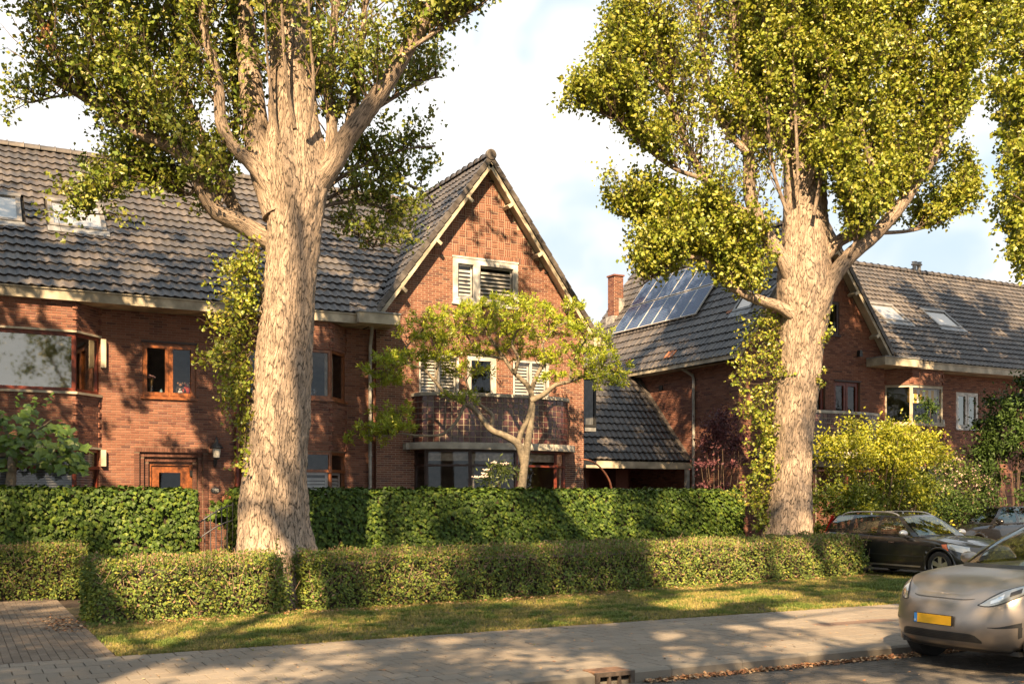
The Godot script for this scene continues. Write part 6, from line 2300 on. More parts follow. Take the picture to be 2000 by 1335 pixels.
func sunlit_spots() -> void:
	# where the sun comes through the crowns: [pixel, plane z or "ground"], radius
	for s in [
		[800, 560, ZG, 0.95], [845, 520, ZG, 0.8], [785, 625, ZG, 0.7], [860, 600, ZG, 0.6], [800, 660, ZG, 0.4], [900, 440, ZG, 0.35], [940, 400, ZG, 0.25], [985, 430, ZG, 0.25], [1050, 540, ZG, 0.15], [800, 470, ZG, 0.4],
		[880, 470, ZG, 0.5], [920, 500, ZG, 0.4], [960, 480, ZG, 0.3], [1000, 500, ZG, 0.35], [1060, 600, ZG, 0.3], [900, 690, ZG, 0.5], [850, 720, ZG, 0.5], [1040, 720, ZG, 0.3], [780, 720, ZG, 0.3], [1000, 800, -24.7, 0.3], [850, 830, -24.8, 0.25], [1110, 700, ZG, 0.3],
		[220, 700, ZW, 0.3], [430, 820, ZW, 0.25], [360, 850, ZW, 0.3], [210, 790, ZW, 0.3], [260, 940, ZW, 0.35], [440, 690, ZW, 0.2], [620, 650, -25.2, 0.25], [640, 830, -25.2, 0.25],
		[80, 400, -28.5, 0.5], [220, 380, -29.0, 0.5], [120, 480, -27.0, 0.4], [420, 480, -27.5, 0.5], [650, 520, -26.8, 0.5], [700, 560, -26.2, 0.4], [660, 430, -28.3, 0.5], [870, 360, -27.0, 0.6],
		[330, 800, ZW, 0.42], [345, 760, ZW, 0.3], [280, 830, ZW, 0.28], [240, 900, ZW, 0.45], [180, 830, ZW, 0.2], [250, 850, ZW, 0.25], [400, 745, ZW, 0.16], [300, 700, ZW, 0.2], [455, 905, ZW, 0.15], [700, 640, ZW, 0.3], [690, 850, ZW, 0.2], [640, 700, ZW, 0.3],
		[60, 610, -25.2, 0.2], [120, 615, -25.2, 0.3], [60, 720, -25.2, 0.2], [920, 820, -24.7, 0.42], [760, 880, ZG, 0.2], [1075, 870, ZG, 0.2],
		[300, 470, -27.0, 0.55], [170, 520, -26.2, 0.45], [280, 540, -26.0, 0.4], [330, 420, -28.0, 0.5], [380, 500, -27.0, 0.4], [60, 545, -25.2, 0.2], [130, 555, -25.2, 0.25], [750, 440, -28.0, 0.6], [790, 400, -29.0, 0.5],
		[950, 620, -23.5, 1.3], [820, 660, -23.5, 0.8], [1080, 640, -23.5, 1.2], [750, 830, -23.8, 0.5], [1170, 700, -23.5, 0.6],
		[1280, 650, -28.5, 1.2], [1330, 660, -27.5, 0.9], [1250, 590, -31.0, 1.2], [1330, 870, -27.8, 0.9], [1400, 850, -26.5, 0.9], [1200, 860, -28.5, 0.4], [1270, 830, -29.0, 0.4],
		[1780, 600, -27.5, 0.9], [1810, 540, -29.5, 0.9], [1850, 660, -25.5, 0.7], [1860, 850, ZW, 0.8], [1930, 880, ZW, 0.7], [1680, 640, ZG, 0.12], [1700, 880, -21.5, 1.6], [1780, 860, -22.0, 1.0],
		[330, 1010, -21.9, 0.75], [250, 990, -21.9, 0.6], [370, 960, -21.9, 0.4], [1180, 1000, -21.9, 0.75], [1140, 970, -21.9, 0.6], [1210, 1040, -21.9, 0.5],
		[300, 1110, -16.6, 0.7], [430, 1110, -16.7, 0.8], [520, 1120, -16.9, 0.5], [330, 1070, -17.4, 0.7], [450, 1070, -17.6, 0.7], [1340, 1090, -17.6, 0.8], [1430, 1080, -17.9, 0.7], [1390, 1060, -18.5, 0.7], [1560, 1085, -18.0, 0.6], [1650, 1085, -18.2, 0.5],
	]:
		gaps.append([pz(s[0], s[1], s[2]), s[3]])
	for s in [[330, 1245, 0.8], [470, 1215, 0.9], [560, 1190, 0.7], [1400, 1165, 0.75], [1340, 1180, 0.6], [1500, 1160, 0.7], [1620, 1195, 0.9], [1540, 1215, 0.45], [1700, 1190, 0.8], [1660, 1235, 0.55], [1310, 1243, 0.22], [1450, 1225, 0.25], [1560, 1262, 0.35], [250, 1325, 0.5], [420, 1318, 0.35], [640, 1262, 0.35], [880, 1250, 0.25], [100, 1190, 0.25], [1900, 1320, 0.25], [1700, 1310, 0.2]]:
		gaps.append([hit(s[0], s[1], Vector3.ZERO, Vector3.UP), s[2]])
	for k in 14:
		gaps.append([EYE + ray(545 + k * 2.5, 1150 - k * 62) * 18.9, 0.72])
	for k in [0, 2]:
		gaps.append([EYE + ray(1575, 1050 - k * 62) * 26.8, 0.3])

func plants() -> void:
	make_leaves()
	sunlit_spots()
	index_gaps()
	ivy_hedge("tall clipped ivy hedge under the bay window beside the driveway", -6.0, pz(385, 950, -21.9).x)
	ivy_hedge("long tall ivy hedge in front of the bow window and car port", pz(462, 950, -21.9).x, pz(1452, 950, -21.9).x)
	var e0 := pz(569, 1100, -17.0)
	var e1 := pz(601, 1100, -17.2)
	low_hedge("short leggy clipped hedge between the driveway and the sunlit trunk", Vector2(1.95, -16.55), Vector2(e0.x, -16.95), 1.5, 0.95)
	low_hedge("long low clipped hedge from the sunlit trunk to the black estate car", Vector2(e1.x, -16.95), Vector2(19.4, -18.35), 1.5, 0.95)
	low_hedge("low leafy hedge at the foot of the ivy beside the driveway", Vector2(-5.0, -21.1), Vector2(2.3, -21.1), 0.75, 1.0)
	poplar_left()
	poplar_right()
	poplar_far()
	ornamental()
	shrubs()
	grass()
	garden_things()
	street_tree("leafy poplar standing beyond the driveway past the plane tree", Vector3(-6.8, 0, -18.8), Vector3(-5.9, 11.8, -18.6), Vector3(4.6, 6.2, 3.6), 24000)
	street_tree("leafy street tree across the road from the driveway", Vector3(-15.4, 0, 3.2), Vector3(-15.0, 16.5, 2.6), Vector3(4.8, 11.8, 3.4), 38000)
	street_tree("leafy street tree across the road from the gate", Vector3(-8.5, 0, 3.2), Vector3(-8.0, 16.5, 2.4), Vector3(4.8, 11.8, 3.4), 38000)
	street_tree("leafy street tree across the road from the long hedge", Vector3(-1.6, 0, 4.0), Vector3(-1.4, 16.5, 2.6), Vector3(4.6, 11.8, 3.2), 38000)
	street_tree("leafy street tree across the road from the grey car", Vector3(6.5, 0, 4.5), Vector3(5.6, 16.5, 3.0), Vector3(4.8, 11.8, 3.4), 38000)

# ---------- cars ----------
func curve_at(keys: Array, x: float) -> float:   # smooth interpolation through [x, y] pairs in rising x
	if x <= keys[0][0]:
		return keys[0][1]
	for k in keys.size() - 1:
		if x <= keys[k + 1][0]:
			var a: float = keys[maxi(k - 1, 0)][1]
			var d: float = keys[mini(k + 2, keys.size() - 1)][1]
			return cubic_interpolate(keys[k][1], keys[k + 1][1], a, d, (x - keys[k][0]) / (keys[k + 1][0] - keys[k][0]))
	return keys[-1][1]

class Body:
	var c: Dictionary
	var host: Node

	# u: 0 nose centre, 0.3 end of the nose, 0.75 start of the tail, 1 tail centre; t: 0 sill, 1 shoulder
	func at(u: float, t: float) -> Vector3:
		var xf: float = host.curve_at(c.nose, t)
		var xr: float = host.curve_at(c.tail, t)
		var w: float = c.w * host.curve_at(c.section, t)
		var ln: float = c.nose_len
		var lt: float = c.tail_len
		var x := 0.0
		var z := 0.0
		if u < 0.3:
			var a := PI / 2 * u / 0.3
			x = xf - ln + ln * pow(cos(a), 2.0 / c.nose_p)
			z = w * pow(sin(a), 2.0 / c.nose_q)
		elif u < 0.75:
			x = lerpf(xf - ln, xr + lt, (u - 0.3) / 0.45)
			z = w
		else:
			var a := PI / 2 * (u - 0.75) / 0.25
			x = xr + lt - lt * pow(sin(a), 2.0 / c.tail_p)
			z = w * pow(cos(a), 2.0 / c.tail_p)
		var lo: float = host.curve_at(c.sill, x)
		var hi: float = host.curve_at(c.shoulder, x)
		return Vector3(x, lerpf(lo, hi, t), z)

	func arched(p: Vector3) -> Vector3:
		for xw in c.wheels:
			var d := Vector2(p.x - xw, p.y - c.wheel_r).length()
			if d < c.arch_r and p.y < c.wheel_r + c.arch_r:
				p.z = maxf(p.z - 0.24, 0.3)
		return p

	func patch(us: Array, lo: Array, hi: Array, n: int, m: int, off: float, side: float) -> Geo:   # a piece of the skin, lifted off by off
		var g := Geo.new()
		var rows := []
		for j in m + 1:
			var line := PackedVector3Array()
			for i in n + 1:
				var f := float(i) / n
				var u: float = host.curve_at(us, f)
				var t := lerpf(host.curve_at(lo, f), host.curve_at(hi, f), float(j) / m)
				var p := at(u, t)
				var du := at(minf(u + 0.004, 0.999), t) - at(maxf(u - 0.004, 0.0), t)
				var dt := at(u, minf(t + 0.02, 1.0)) - at(u, maxf(t - 0.02, 0.0))
				var nn := dt.cross(du).normalized()
				if nn.x * p.x + nn.z * p.z < 0:
					nn = -nn
				p += nn * off
				line.append(Vector3(p.x, p.y, p.z * side))
			rows.append(line)
		g.grid(rows, false, side > 0)
		return g

func car(c: Dictionary) -> Node3D:
	var t := thing(c.called, c.label, "car", c.at, "", c.turn)
	var b := Body.new()
	b.c = c
	b.host = self
	var paint: Material = c.paint
	var us := []
	for k in 25:
		us.append(0.3 * k / 24.0)
	for k in range(1, 66):
		us.append(0.3 + 0.45 * k / 66.0)
	for k in 13:
		us.append(0.75 + 0.25 * k / 12.0)
	var nt := 16
	for side in [1.0, -1.0]:
		var g := Geo.new()
		var rows := []
		for j in nt + 1:
			var line := PackedVector3Array()
			for u in us:
				var p := b.arched(b.at(u, float(j) / nt))
				line.append(Vector3(p.x, p.y, p.z * side))
			rows.append(line)
		g.grid(rows, false, side > 0)
		part("body_side", g, paint, t)
	# bonnet and rear deck between the shoulders
	for deck in ["bonnet", "rear_deck"]:
		var rows := []
		for u in us:
			var p := b.at(u, 1.0)
			if deck == "bonnet" and p.x < c.cowl - 0.25:
				break
			if deck == "rear_deck" and p.x > c.cowl - 0.2:
				continue
			var line := PackedVector3Array()
			for k in 17:
				var f := k / 8.0 - 1.0
				var cr: float = curve_at(c.crown, p.x)
				var e := 1.0 - f * f
				var ridge_: float = c.ridge * exp(-pow((absf(f) - 0.72) / 0.10, 2.0)) if deck == "bonnet" else 0.0
				line.append(Vector3(p.x, p.y + (cr * e + ridge_ * clampf((c.nose[0][1] - p.x) * 3.0, 0, 1)) * clampf(p.z / (c.w * 0.5), 0, 1), p.z * f))
			rows.append(line)
		var g := Geo.new()
		if rows.size() > 1:
			g.grid(rows, false, true)
			part(deck, g, paint, t)
	var under := Geo.new()
	under.box(Vector3(b.at(0.99, 0.0).x + 0.25, c.sill[1][1] - 0.02, -c.w * 0.86), Vector3(b.at(0.0, 0.0).x - 0.25, c.sill[1][1] + 0.03, c.w * 0.86))
	part("underbody", under, M.black, t)
	# glasshouse: belt and roof line with labelled segments
	var n: int = c.belt.size()
	var belt: Array = c.belt
	var top: Array = c.top
	for side in [1.0, -1.0]:
		var frame := Geo.new()
		for k in n - 1:
			var glass := Geo.new()
			var kind: String = c.kinds[k]
			var seg := 8
			var lv := [0.0, 0.07, 0.30, 0.55, 0.78, 0.93, 1.0]
			for is_frame in [true, false]:
				var rows := []
				for t_ in (lv if kind == "pillar" else lv.slice(1, 6)):
					var line := PackedVector3Array()
					for i in seg + 1:
						var f := float(i) / seg
						var p0: Vector3 = belt[k].cubic_interpolate(belt[k + 1], belt[maxi(k - 1, 0)], belt[mini(k + 2, n - 1)], f) if kind != "pillar" else belt[k].lerp(belt[k + 1], f)
						var p1: Vector3 = top[k].cubic_interpolate(top[k + 1], top[maxi(k - 1, 0)], top[mini(k + 2, n - 1)], f) if kind != "pillar" else top[k].lerp(top[k + 1], f)
						var p := p0.lerp(p1, t_)
						p.z += 0.045 * sin(t_ * PI) * clampf(p0.z * 2.0, 0, 1)
						if kind == "windscreen":
							p.x += 0.05 * sin(t_ * PI)
						line.append(Vector3(p.x, p.y, p.z * side))
					rows.append(line)
				if kind == "pillar" and is_frame:
					frame.grid(rows, false, side > 0)
				elif kind != "pillar" and not is_frame:
					glass.grid(rows, false, side > 0)
				elif kind != "pillar":
					for e in [[0.0, 0.075], [0.925, 1.0]]:
						var rr := []
						for t_ in e:
							var line := PackedVector3Array()
							for i in seg + 1:
								var f := float(i) / seg
								var p0: Vector3 = belt[k].cubic_interpolate(belt[k + 1], belt[maxi(k - 1, 0)], belt[mini(k + 2, n - 1)], f)
								var p1: Vector3 = top[k].cubic_interpolate(top[k + 1], top[maxi(k - 1, 0)], top[mini(k + 2, n - 1)], f)
								var p := p0.lerp(p1, t_)
								p.z += 0.045 * sin(t_ * PI) * clampf(p0.z * 2.0, 0, 1)
								if kind == "windscreen":
									p.x += 0.05 * sin(t_ * PI)
								line.append(Vector3(p.x, p.y, p.z * side))
							rr.append(line)
						frame.grid(rr, false, side > 0)
			if kind != "pillar":
				part(kind, glass, M.car_glass, t)
		part("pillars", frame, c.get("trim", paint), t)
	# roof
	var rows := []
	for k in 41:
		var f := k / 40.0 * (n - 1)
		var i := mini(int(f), n - 2)
		var p: Vector3 = top[i].lerp(top[i + 1], f - i)
		var line := PackedVector3Array()
		for q in 13:
			var e := q / 6.0 - 1.0
			line.append(Vector3(p.x, p.y + 0.035 * (1.0 - e * e) * clampf(p.z * 2.0, 0, 1), p.z * e))
		rows.append(line)
	var roof := Geo.new()
	roof.grid(rows, false, true)
	part("car_roof", roof, c.get("roof_paint", paint), t)
	# cabin: dashboard, seats, wheel
	var cab := Geo.new()
	cab.box(Vector3(c.cowl - 0.75, 0.55, -0.66), Vector3(c.cowl - 0.15, 0.90, 0.66))
	part("dashboard", cab, M.dark, t)
	for q in [[-0.25, -0.37], [-0.25, 0.37], [-1.15, -0.37], [-1.15, 0.37]]:
		var s := Geo.new()
		s.box(Vector3(q[0] - 0.1, 0.4, q[1] - 0.23), Vector3(q[0] + 0.45, 0.6, q[1] + 0.23))
		s.box(Vector3(q[0] - 0.22, 0.55, q[1] - 0.22), Vector3(q[0] - 0.06, 1.05, q[1] + 0.22))
		s.ball(Vector3(q[0] - 0.16, 1.16, q[1]), Vector3(0.05, 0.1, 0.13), 10)
		part("seat", s, c.seats, t)
	var sw := Geo.new()
	var ring_ := []
	for k in 17:
		var a := TAU * k / 16
		ring_.append(Vector3(c.cowl - 0.80 + 0.08 * sin(a), 0.92 + 0.17 * sin(a), -0.37 + 0.18 * cos(a)))
	var rr2 := []
	rr2.resize(17)
	rr2.fill(0.016)
	sw.tube(ring_, rr2, 8, false)
	part("steering_wheel", sw, M.dark, t)
	# wheels and arch lips
	for xw in c.wheels:
		for side in [1.0, -1.0]:
			var lip := []
			var lr := []
			for k in 25:
				var a := PI * 1.16 * k / 24.0 - PI * 0.08
				var lxp: float = xw + cos(a) * (c.arch_r + 0.012)
				var q := clampf((lxp - (c.nose[2][1] - c.nose_len)) / c.nose_len, 0.0, 1.0)
				var hw: float = c.w * pow(1.0 - pow(q, c.nose_p), 1.0 / c.nose_q)
				lip.append(Vector3(lxp, c.wheel_r + sin(a) * (c.arch_r + 0.012), side * (hw * 0.985 - 0.012)))
				lr.append(0.034)
			var ag := Geo.new()
			ag.tube(lip, lr, 8)
			part("arch_lip", ag, paint, t)
			wheel(t, Vector3(xw, c.wheel_r, side * (c.w - 0.115)), c.wheel_r, side, c.rim)
	return t

func wheel(t: Node, at: Vector3, r: float, side: float, rim_mat: Material) -> void:
	var n := node("wheel", t, Transform3D(Basis(Vector3.UP, 0.0 if side > 0 else PI), at))
	var g := Geo.new()
	var rows := []
	for p in [[0.66, -0.10], [0.93, -0.105], [1.0, -0.07], [1.0, 0.07], [0.94, 0.105], [0.70, 0.10], [0.66, 0.085]]:
		var line := PackedVector3Array()
		for i in 33:
			var a := TAU * (i % 32) / 32
			line.append(Vector3(cos(a) * r * p[0], sin(a) * r * p[0], p[1]))
		rows.append(line)
	g.grid(rows, true)
	part("tyre", g, M.tyre, n)
	g = Geo.new()
	for k in 5:
		g.xf = Transform3D(Basis(Vector3(0, 0, 1), TAU * k / 5.0), Vector3.ZERO)
		g.prism([Vector2(-0.035, 0.04), Vector2(0.035, 0.04), Vector2(0.052, r * 0.63), Vector2(-0.052, r * 0.63)], 0.045, 0.078)
	g.xf = Transform3D.IDENTITY
	g.tube([Vector3(0, 0, 0.03), Vector3(0, 0, 0.085)], [0.065, 0.055], 16)
	var ring_ := []
	var rad := []
	for k in 33:
		var a := TAU * k / 32
		ring_.append(Vector3(cos(a) * r * 0.655, sin(a) * r * 0.655, 0.075))
		rad.append(0.014)
	g.tube(ring_, rad, 6, false)
	part("rim", g, rim_mat, n)
	g = Geo.new()
	g.tube([Vector3(0, 0, -0.02), Vector3(0, 0, 0.02)], [r * 0.64, r * 0.64], 24)
	part("brake", g, M.dark, n)

func mirror(t: Node, at: Vector3, side: float, m: Material, foot: Material) -> void:
	var n := node("wing_mirror", t, Transform3D(Basis.IDENTITY, at))
	var g := Geo.new()
	g.ball(Vector3(0, 0, side * 0.14), Vector3(0.085, 0.085, 0.13), 16)
	part("mirror_cap", g, m, n)
	g = Geo.new()
	g.tube([Vector3(0.03, -0.09, -side * 0.04), Vector3(0.0, -0.07, side * 0.10)], [0.035, 0.04], 8)
	part("mirror_foot", g, foot, n)

func coat(key: String, col: Color, metal: float, rough: float) -> StandardMaterial3D:
	var m := mat(key, col, rough)
	m.metallic = metal
	m.clearcoat_enabled = true
	m.clearcoat = 1.0
	m.clearcoat_roughness = 0.04
	return m

func cars() -> void:
	mat("tyre", lin(0.018, 0.017, 0.016), 0.8)
	var cg := mat("car_glass", Color(0.62, 0.66, 0.64, 0.46), 0.03)
	cg.transparency = BaseMaterial3D.TRANSPARENCY_ALPHA
	cg.albedo_texture = M.mirror_glass.albedo_texture
	cg.metallic = 1.0
	var silver := mat("silver", lin(0.55, 0.53, 0.50), 0.3)
	silver.metallic = 0.8
	var chrome := mat("chrome", lin(0.7, 0.68, 0.65), 0.12)
	chrome.metallic = 1.0
	var seats := mat("seat_cloth", lin(0.05, 0.045, 0.04), 0.9)
	var red := mat("tail_red", lin(0.38, 0.015, 0.012), 0.15)
	var amber := mat("amber", lin(0.6, 0.14, 0.04), 0.15)
	# --- black estate car ---
	var black_paint := coat("black_paint", lin(0.012, 0.012, 0.013), 0.2, 0.35)
	var estate := {
		"called": "estate_car", "label": "black estate car with silver roof rails parked nose out behind the hedge end", "paint": black_paint, "at": Vector3(20.42, 0, -17.86), "turn": -PI / 2,
		"w": 0.925, "nose": [[0.0, 2.28], [0.25, 2.40], [0.6, 2.40], [1.0, 2.25]], "tail": [[0.0, -2.30], [0.3, -2.42], [0.6, -2.40], [1.0, -2.33]], "section": [[0.0, 0.93], [0.25, 0.985], [0.55, 1.0], [0.8, 0.985], [0.93, 0.955], [1.0, 0.90]],
		"nose_len": 0.85, "tail_len": 0.5, "nose_p": 2.6, "nose_q": 2.5, "tail_p": 3.2,
		"sill": [[-2.4, 0.30], [-1.9, 0.20], [1.9, 0.20], [2.4, 0.26]], "shoulder": [[-2.4, 0.99], [-1.0, 0.96], [0.6, 0.93], [1.0, 0.92], [1.7, 0.85], [2.25, 0.74]], "crown": [[-2.4, 0.04], [0.8, 0.05], [1.4, 0.075], [2.3, 0.05]], "ridge": 0.022,
		"cowl": 1.0, "wheels": [1.46, -1.36], "wheel_r": 0.325, "arch_r": 0.385, "rim": silver, "seats": seats, "trim": black_paint,
		"belt": [Vector3(1.16, 0.985, 0), Vector3(1.08, 0.975, 0.42), Vector3(0.80, 0.95, 0.76), Vector3(0.66, 0.945, 0.80), Vector3(-0.28, 0.965, 0.84), Vector3(-0.40, 0.968, 0.84), Vector3(-1.18, 0.985, 0.825), Vector3(-1.32, 0.988, 0.82), Vector3(-2.10, 1.01, 0.74), Vector3(-2.26, 1.01, 0.64), Vector3(-2.34, 1.01, 0)],
		"top": [Vector3(0.30, 1.43, 0), Vector3(0.26, 1.425, 0.35), Vector3(0.12, 1.40, 0.565), Vector3(0.02, 1.405, 0.59), Vector3(-0.38, 1.425, 0.60), Vector3(-0.46, 1.425, 0.60), Vector3(-1.22, 1.42, 0.60), Vector3(-1.34, 1.418, 0.60), Vector3(-1.86, 1.395, 0.585), Vector3(-2.02, 1.385, 0.54), Vector3(-2.08, 1.385, 0)],
		"kinds": ["windscreen", "windscreen", "pillar", "side_window", "pillar", "side_window", "pillar", "side_window", "pillar", "rear_window"],
	}
	var t := car(estate)
	var b := Body.new()
	b.c = estate
	b.host = self
	for side in [1.0, -1.0]:
		var rail := smooth([Vector3(0.02, 1.41, 0.555 * side), Vector3(-0.15, 1.475, 0.545 * side), Vector3(-0.5, 1.50, 0.54 * side), Vector3(-1.2, 1.495, 0.535 * side), Vector3(-1.62, 1.465, 0.53 * side), Vector3(-1.80, 1.40, 0.53 * side)], 0.08)
		var rr := []
		rr.resize(rail.size())
		rr.fill(0.020)
		var g := Geo.new()
		g.tube(rail, rr, 8)
		g.tube([Vector3(-0.85, 1.43, 0.54 * side), Vector3(-0.85, 1.50, 0.54 * side)], [0.025, 0.02], 8)
		part("roof_rail", g, silver, t)
		mirror(t, Vector3(0.52, 1.02, 0.84 * side), side, silver, M.black)
		part("tail_light", b.patch([[0, 0.80], [1, 0.90]], [[0, 0.62], [1, 0.62]], [[0, 0.99], [1, 0.99]], 6, 6, 0.012, side), red, t)
		g = Geo.new()
		g.prism([Vector2(-2.27, 1.0), Vector2(-2.21, 1.0), Vector2(-2.01, 1.385), Vector2(-2.05, 1.39)], 0.60 if side > 0 else -0.665, 0.665 if side > 0 else -0.60)
		part("tail_light", g, red, t)
		part("headlamp", b.patch([[0, 0.15], [1, 0.265]], [[0, 0.70], [1, 0.80]], [[0, 0.97], [1, 0.96]], 10, 4, 0.008, side), M.lens, t)
		part("indicator", b.patch([[0, 0.268], [1, 0.290]], [[0, 0.72], [1, 0.76]], [[0, 0.93], [1, 0.90]], 4, 3, 0.010, side), amber, t)
		part("sill_trim", b.patch([[0, 0.375], [1, 0.635]], [[0, 0.10], [1, 0.10]], [[0, 0.15], [1, 0.15]], 20, 2, 0.012, side), silver, t)
		part("door_moulding", b.patch([[0, 0.37], [1, 0.64]], [[0, 0.42], [1, 0.42]], [[0, 0.455], [1, 0.455]], 20, 2, 0.010, side), M.black, t)
		for u in [0.425, 0.515]:
			part("door_handle", b.patch([[0, u + 0.045], [1, u + 0.068]], [[0, 0.80], [1, 0.80]], [[0, 0.84], [1, 0.84]], 4, 2, 0.028, side), chrome, t)
			part("door_gap", b.patch([[0, u - 0.02], [1, u - 0.0185]], [[0, 0.12], [1, 0.12]], [[0, 1.0], [1, 1.0]], 1, 10, 0.003, side), M.black, t)
	part("grille", b.patch([[0, 0.0], [1, 0.09]], [[0, 0.55], [1, 0.55]], [[0, 0.88], [1, 0.88]], 6, 4, 0.008, 1.0), M.black, t)
	part("grille", b.patch([[0, 0.0], [1, 0.09]], [[0, 0.55], [1, 0.55]], [[0, 0.88], [1, 0.88]], 6, 4, 0.008, -1.0), M.black, t)
	# --- grey electric hatchback ---
	var grey := coat("grey_paint", lin(0.30, 0.262, 0.228), 0.75, 0.36)
	grey.clearcoat = 0.35
	grey.clearcoat_roughness = 0.25
	var ev := {
		"called": "grey_car", "label": "satin grey brown car with a yellow plate parked along the kerb", "paint": grey, "at": Vector3(12.42, -0.12, -8.53), "turn": PI,
		"w": 0.94, "nose": [[0.0, 2.20], [0.10, 2.315], [0.30, 2.36], [0.55, 2.36], [0.78, 2.325], [0.92, 2.27], [1.0, 2.18]], "tail": [[0.0, -2.2], [0.4, -2.37], [1.0, -2.25]], "section": [[0.0, 0.92], [0.2, 0.975], [0.5, 1.0], [0.8, 0.99], [0.93, 0.965], [1.0, 0.92]],
		"nose_len": 0.82, "tail_len": 0.6, "nose_p": 2.2, "nose_q": 2.5, "tail_p": 2.8,
		"sill": [[-2.4, 0.36], [-1.9, 0.25], [1.9, 0.25], [2.4, 0.27]], "shoulder": [[-2.4, 1.18], [-1.0, 1.16], [0.6, 1.13], [1.0, 1.115], [1.4, 1.08], [1.75, 1.03], [2.0, 0.965], [2.18, 0.885]], "crown": [[-2.4, 0.05], [0.8, 0.06], [1.3, 0.07], [1.8, 0.055], [2.18, 0.02]], "ridge": 0.012,
		"cowl": 1.12, "wheels": [1.46, -1.43], "wheel_r": 0.36, "arch_r": 0.42, "rim": silver, "seats": seats, "trim": M.black, "roof_paint": M.dark_roof,
		"belt": [Vector3(1.38, 1.155, 0), Vector3(1.28, 1.15, 0.44), Vector3(0.92, 1.13, 0.77), Vector3(0.78, 1.13, 0.81), Vector3(-0.30, 1.15, 0.84), Vector3(-0.40, 1.15, 0.84), Vector3(-1.25, 1.18, 0.81), Vector3(-1.75, 1.20, 0.72), Vector3(-2.05, 1.20, 0.5), Vector3(-2.15, 1.20, 0)],
		"top": [Vector3(0.18, 1.685, 0), Vector3(0.13, 1.675, 0.34), Vector3(-0.02, 1.63, 0.56), Vector3(-0.10, 1.635, 0.58), Vector3(-0.45, 1.675, 0.60), Vector3(-0.52, 1.675, 0.60), Vector3(-1.10, 1.63, 0.575), Vector3(-1.40, 1.58, 0.54), Vector3(-1.55, 1.54, 0.40), Vector3(-1.60, 1.53, 0)],
		"kinds": ["windscreen", "windscreen", "pillar", "side_window", "pillar", "side_window", "side_window", "pillar", "rear_window"],
	}
	t = car(ev)
	b = Body.new()
	b.c = ev
	b.host = self
	for side in [1.0, -1.0]:
		mirror(t, Vector3(0.50, 1.20, 0.86 * side), side, grey, M.black)
		part("headlamp", b.patch([[0, 0.092], [0.5, 0.155], [1, 0.245]], [[0, 0.845], [0.2, 0.835], [0.6, 0.865], [1, 0.965]], [[0, 0.85], [0.2, 0.93], [0.6, 0.985], [1, 0.995]], 18, 6, 0.006, side), M.lens, t)
		part("headlamp_surround", b.patch([[0, 0.088], [0.5, 0.155], [1, 0.25]], [[0, 0.838], [0.2, 0.82], [0.6, 0.85], [1, 0.955]], [[0, 0.855], [0.2, 0.945], [0.6, 0.995], [1, 1.0]], 18, 6, 0.003, side), M.black, t)
		part("headlamp_reflector", b.patch([[0, 0.118], [1, 0.150]], [[0, 0.862], [1, 0.885]], [[0, 0.905], [1, 0.945]], 6, 3, 0.009, side), chrome, t)
		part("headlamp_reflector", b.patch([[0, 0.165], [1, 0.195]], [[0, 0.90], [1, 0.92]], [[0, 0.945], [1, 0.965]], 6, 3, 0.009, side), M.black, t)
		part("lower_grille", b.patch([[0, 0.0], [1, 0.105]], [[0, 0.17], [0.75, 0.17], [1, 0.165]], [[0, 0.325], [0.75, 0.315], [1, 0.20]], 10, 5, 0.004, side), M.black, t)
		part("fog_vent", b.patch([[0, 0.118], [1, 0.205]], [[0, 0.455], [1, 0.425]], [[0, 0.465], [1, 0.50]], 8, 3, 0.004, side), M.black, t)
		part("fog_vent", b.patch([[0, 0.196], [1, 0.207]], [[0, 0.25], [1, 0.28]], [[0, 0.43], [1, 0.43]], 4, 4, 0.005, side), M.black, t)
		part("bumper_lip", b.patch([[0, 0.0], [1, 0.24]], [[0, 0.0], [1, 0.0]], [[0, 0.04], [1, 0.04]], 16, 2, 0.012, side), M.black, t)
		part("bonnet_gap", b.patch([[0, 0.0], [0.5, 0.045], [1, 0.09]], [[0, 0.925], [0.6, 0.925], [1, 0.955]], [[0, 0.932], [0.6, 0.932], [1, 0.962]], 12, 1, 0.002, side), M.black, t)
		for k in 4:
			var f := 0.195 + k * 0.03
			part("grille_slat", b.patch([[0, 0.0], [1, 0.092 - k * 0.004]], [[0, f], [1, f]], [[0, f + 0.008], [1, f + 0.008]], 8, 1, 0.009, side), M.dark, t)
	# plate
	var p := b.at(0.0, 0.53)
	var plate := node("number_plate", t, Transform3D(Basis(Vector3.UP, PI / 2) * Basis(Vector3.RIGHT, -0.05), Vector3(p.x + 0.022, p.y - 0.0, -0.0)))
	var g := Geo.new()
	g.box(Vector3(-0.265, -0.06, -0.012), Vector3(0.265, 0.06, -0.001))
	part("plate_holder", g, M.black, plate)
	g = Geo.new()
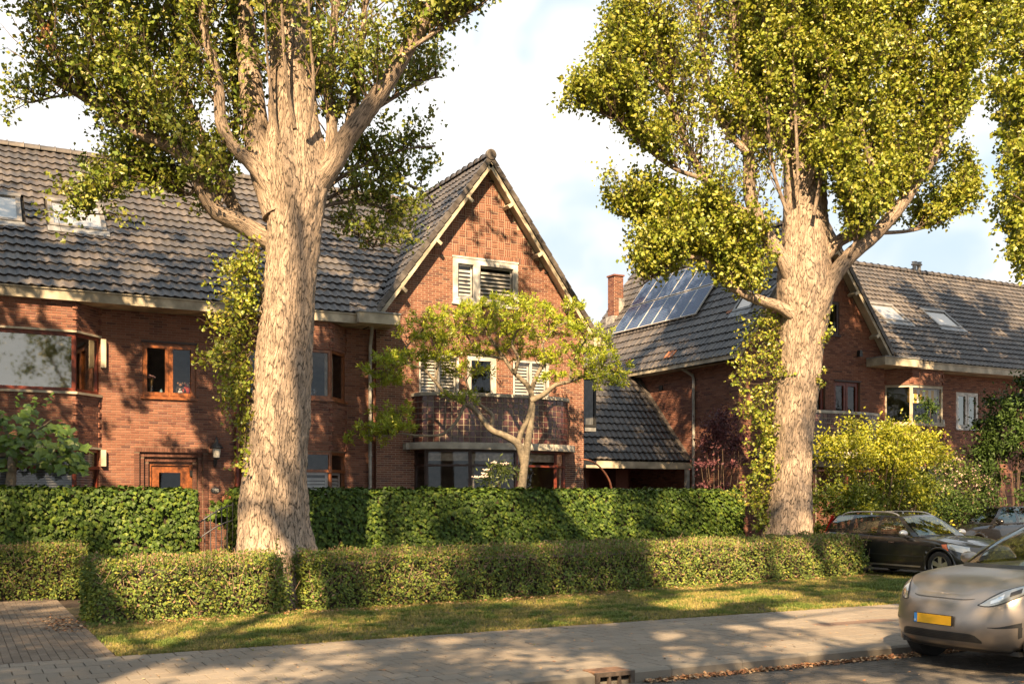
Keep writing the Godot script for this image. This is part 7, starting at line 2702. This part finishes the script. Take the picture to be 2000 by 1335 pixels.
	g.box(Vector3(-0.215, -0.053, 0), Vector3(0.258, 0.053, 0.004))
	part("plate_face", g, mat("plate_yellow", lin(0.80, 0.42, 0.01), 0.4), plate)
	g = Geo.new()
	g.box(Vector3(-0.258, -0.053, 0), Vector3(-0.216, 0.053, 0.004))
	part("plate_band", g, mat("plate_blue", lin(0.04, 0.20, 0.55), 0.4), plate)
	var tm := TextMesh.new()
	tm.text = "NL"
	var f := SystemFont.new()
	f.font_names = PackedStringArray(["Droid Sans"])
	tm.font = f
	tm.font_size = 32
	tm.pixel_size = 0.0009
	tm.depth = 0.001
	part("country_letters", tm, M.white, plate, Transform3D(Basis.IDENTITY, Vector3(-0.237, -0.03, 0.005)))
	# --- black car behind ---
	var suv := estate.duplicate()
	suv.called = "black_car"
	suv.label = "glossy black car parked side on beyond the black estate car"
	suv.at = Vector3(28.1, 0, -21.9)
	suv.turn = PI
	suv.paint = coat("gloss_black", lin(0.008, 0.008, 0.009), 0.1, 0.25)
	suv.trim = suv.paint
	t = car(suv)
	t.scale = Vector3(1.03, 1.10, 1.03)
	for side in [1.0, -1.0]:
		mirror(t, Vector3(0.66, 1.02, 0.86 * side), side, suv.paint, M.black)

func _ready() -> void:
	rng.seed = 42
	nz.seed = 4
	nz.frequency = 1.0
	camera()
	sky()
	materials()
	var white := Image.create(4, 4, false, Image.FORMAT_RGB8)
	white.fill(Color.WHITE)
	var mg := mat("mirror_glass", Color(0.95, 0.94, 0.90, 0.30), 0.03)   # coated glazing: part mirror, part clear
	mg.transparency = BaseMaterial3D.TRANSPARENCY_ALPHA
	mg.albedo_texture = itex(white)
	mg.metallic = 1.0
	mat("skylight_frame", lin(0.27, 0.255, 0.235), 0.45, "mottle", 1.0)
	mat("blind_cloth", lin(0.32, 0.33, 0.36), 0.8)
	mat("dark_roof", lin(0.02, 0.02, 0.022), 0.08)
	var lens := mat("lens", lin(0.42, 0.42, 0.40), 0.06)
	lens.metallic = 0.5
	make_brick()
	make_tile()
	setting()
	left_house()
	right_house()
	annex()
	small_things()
	cars()
	plants()
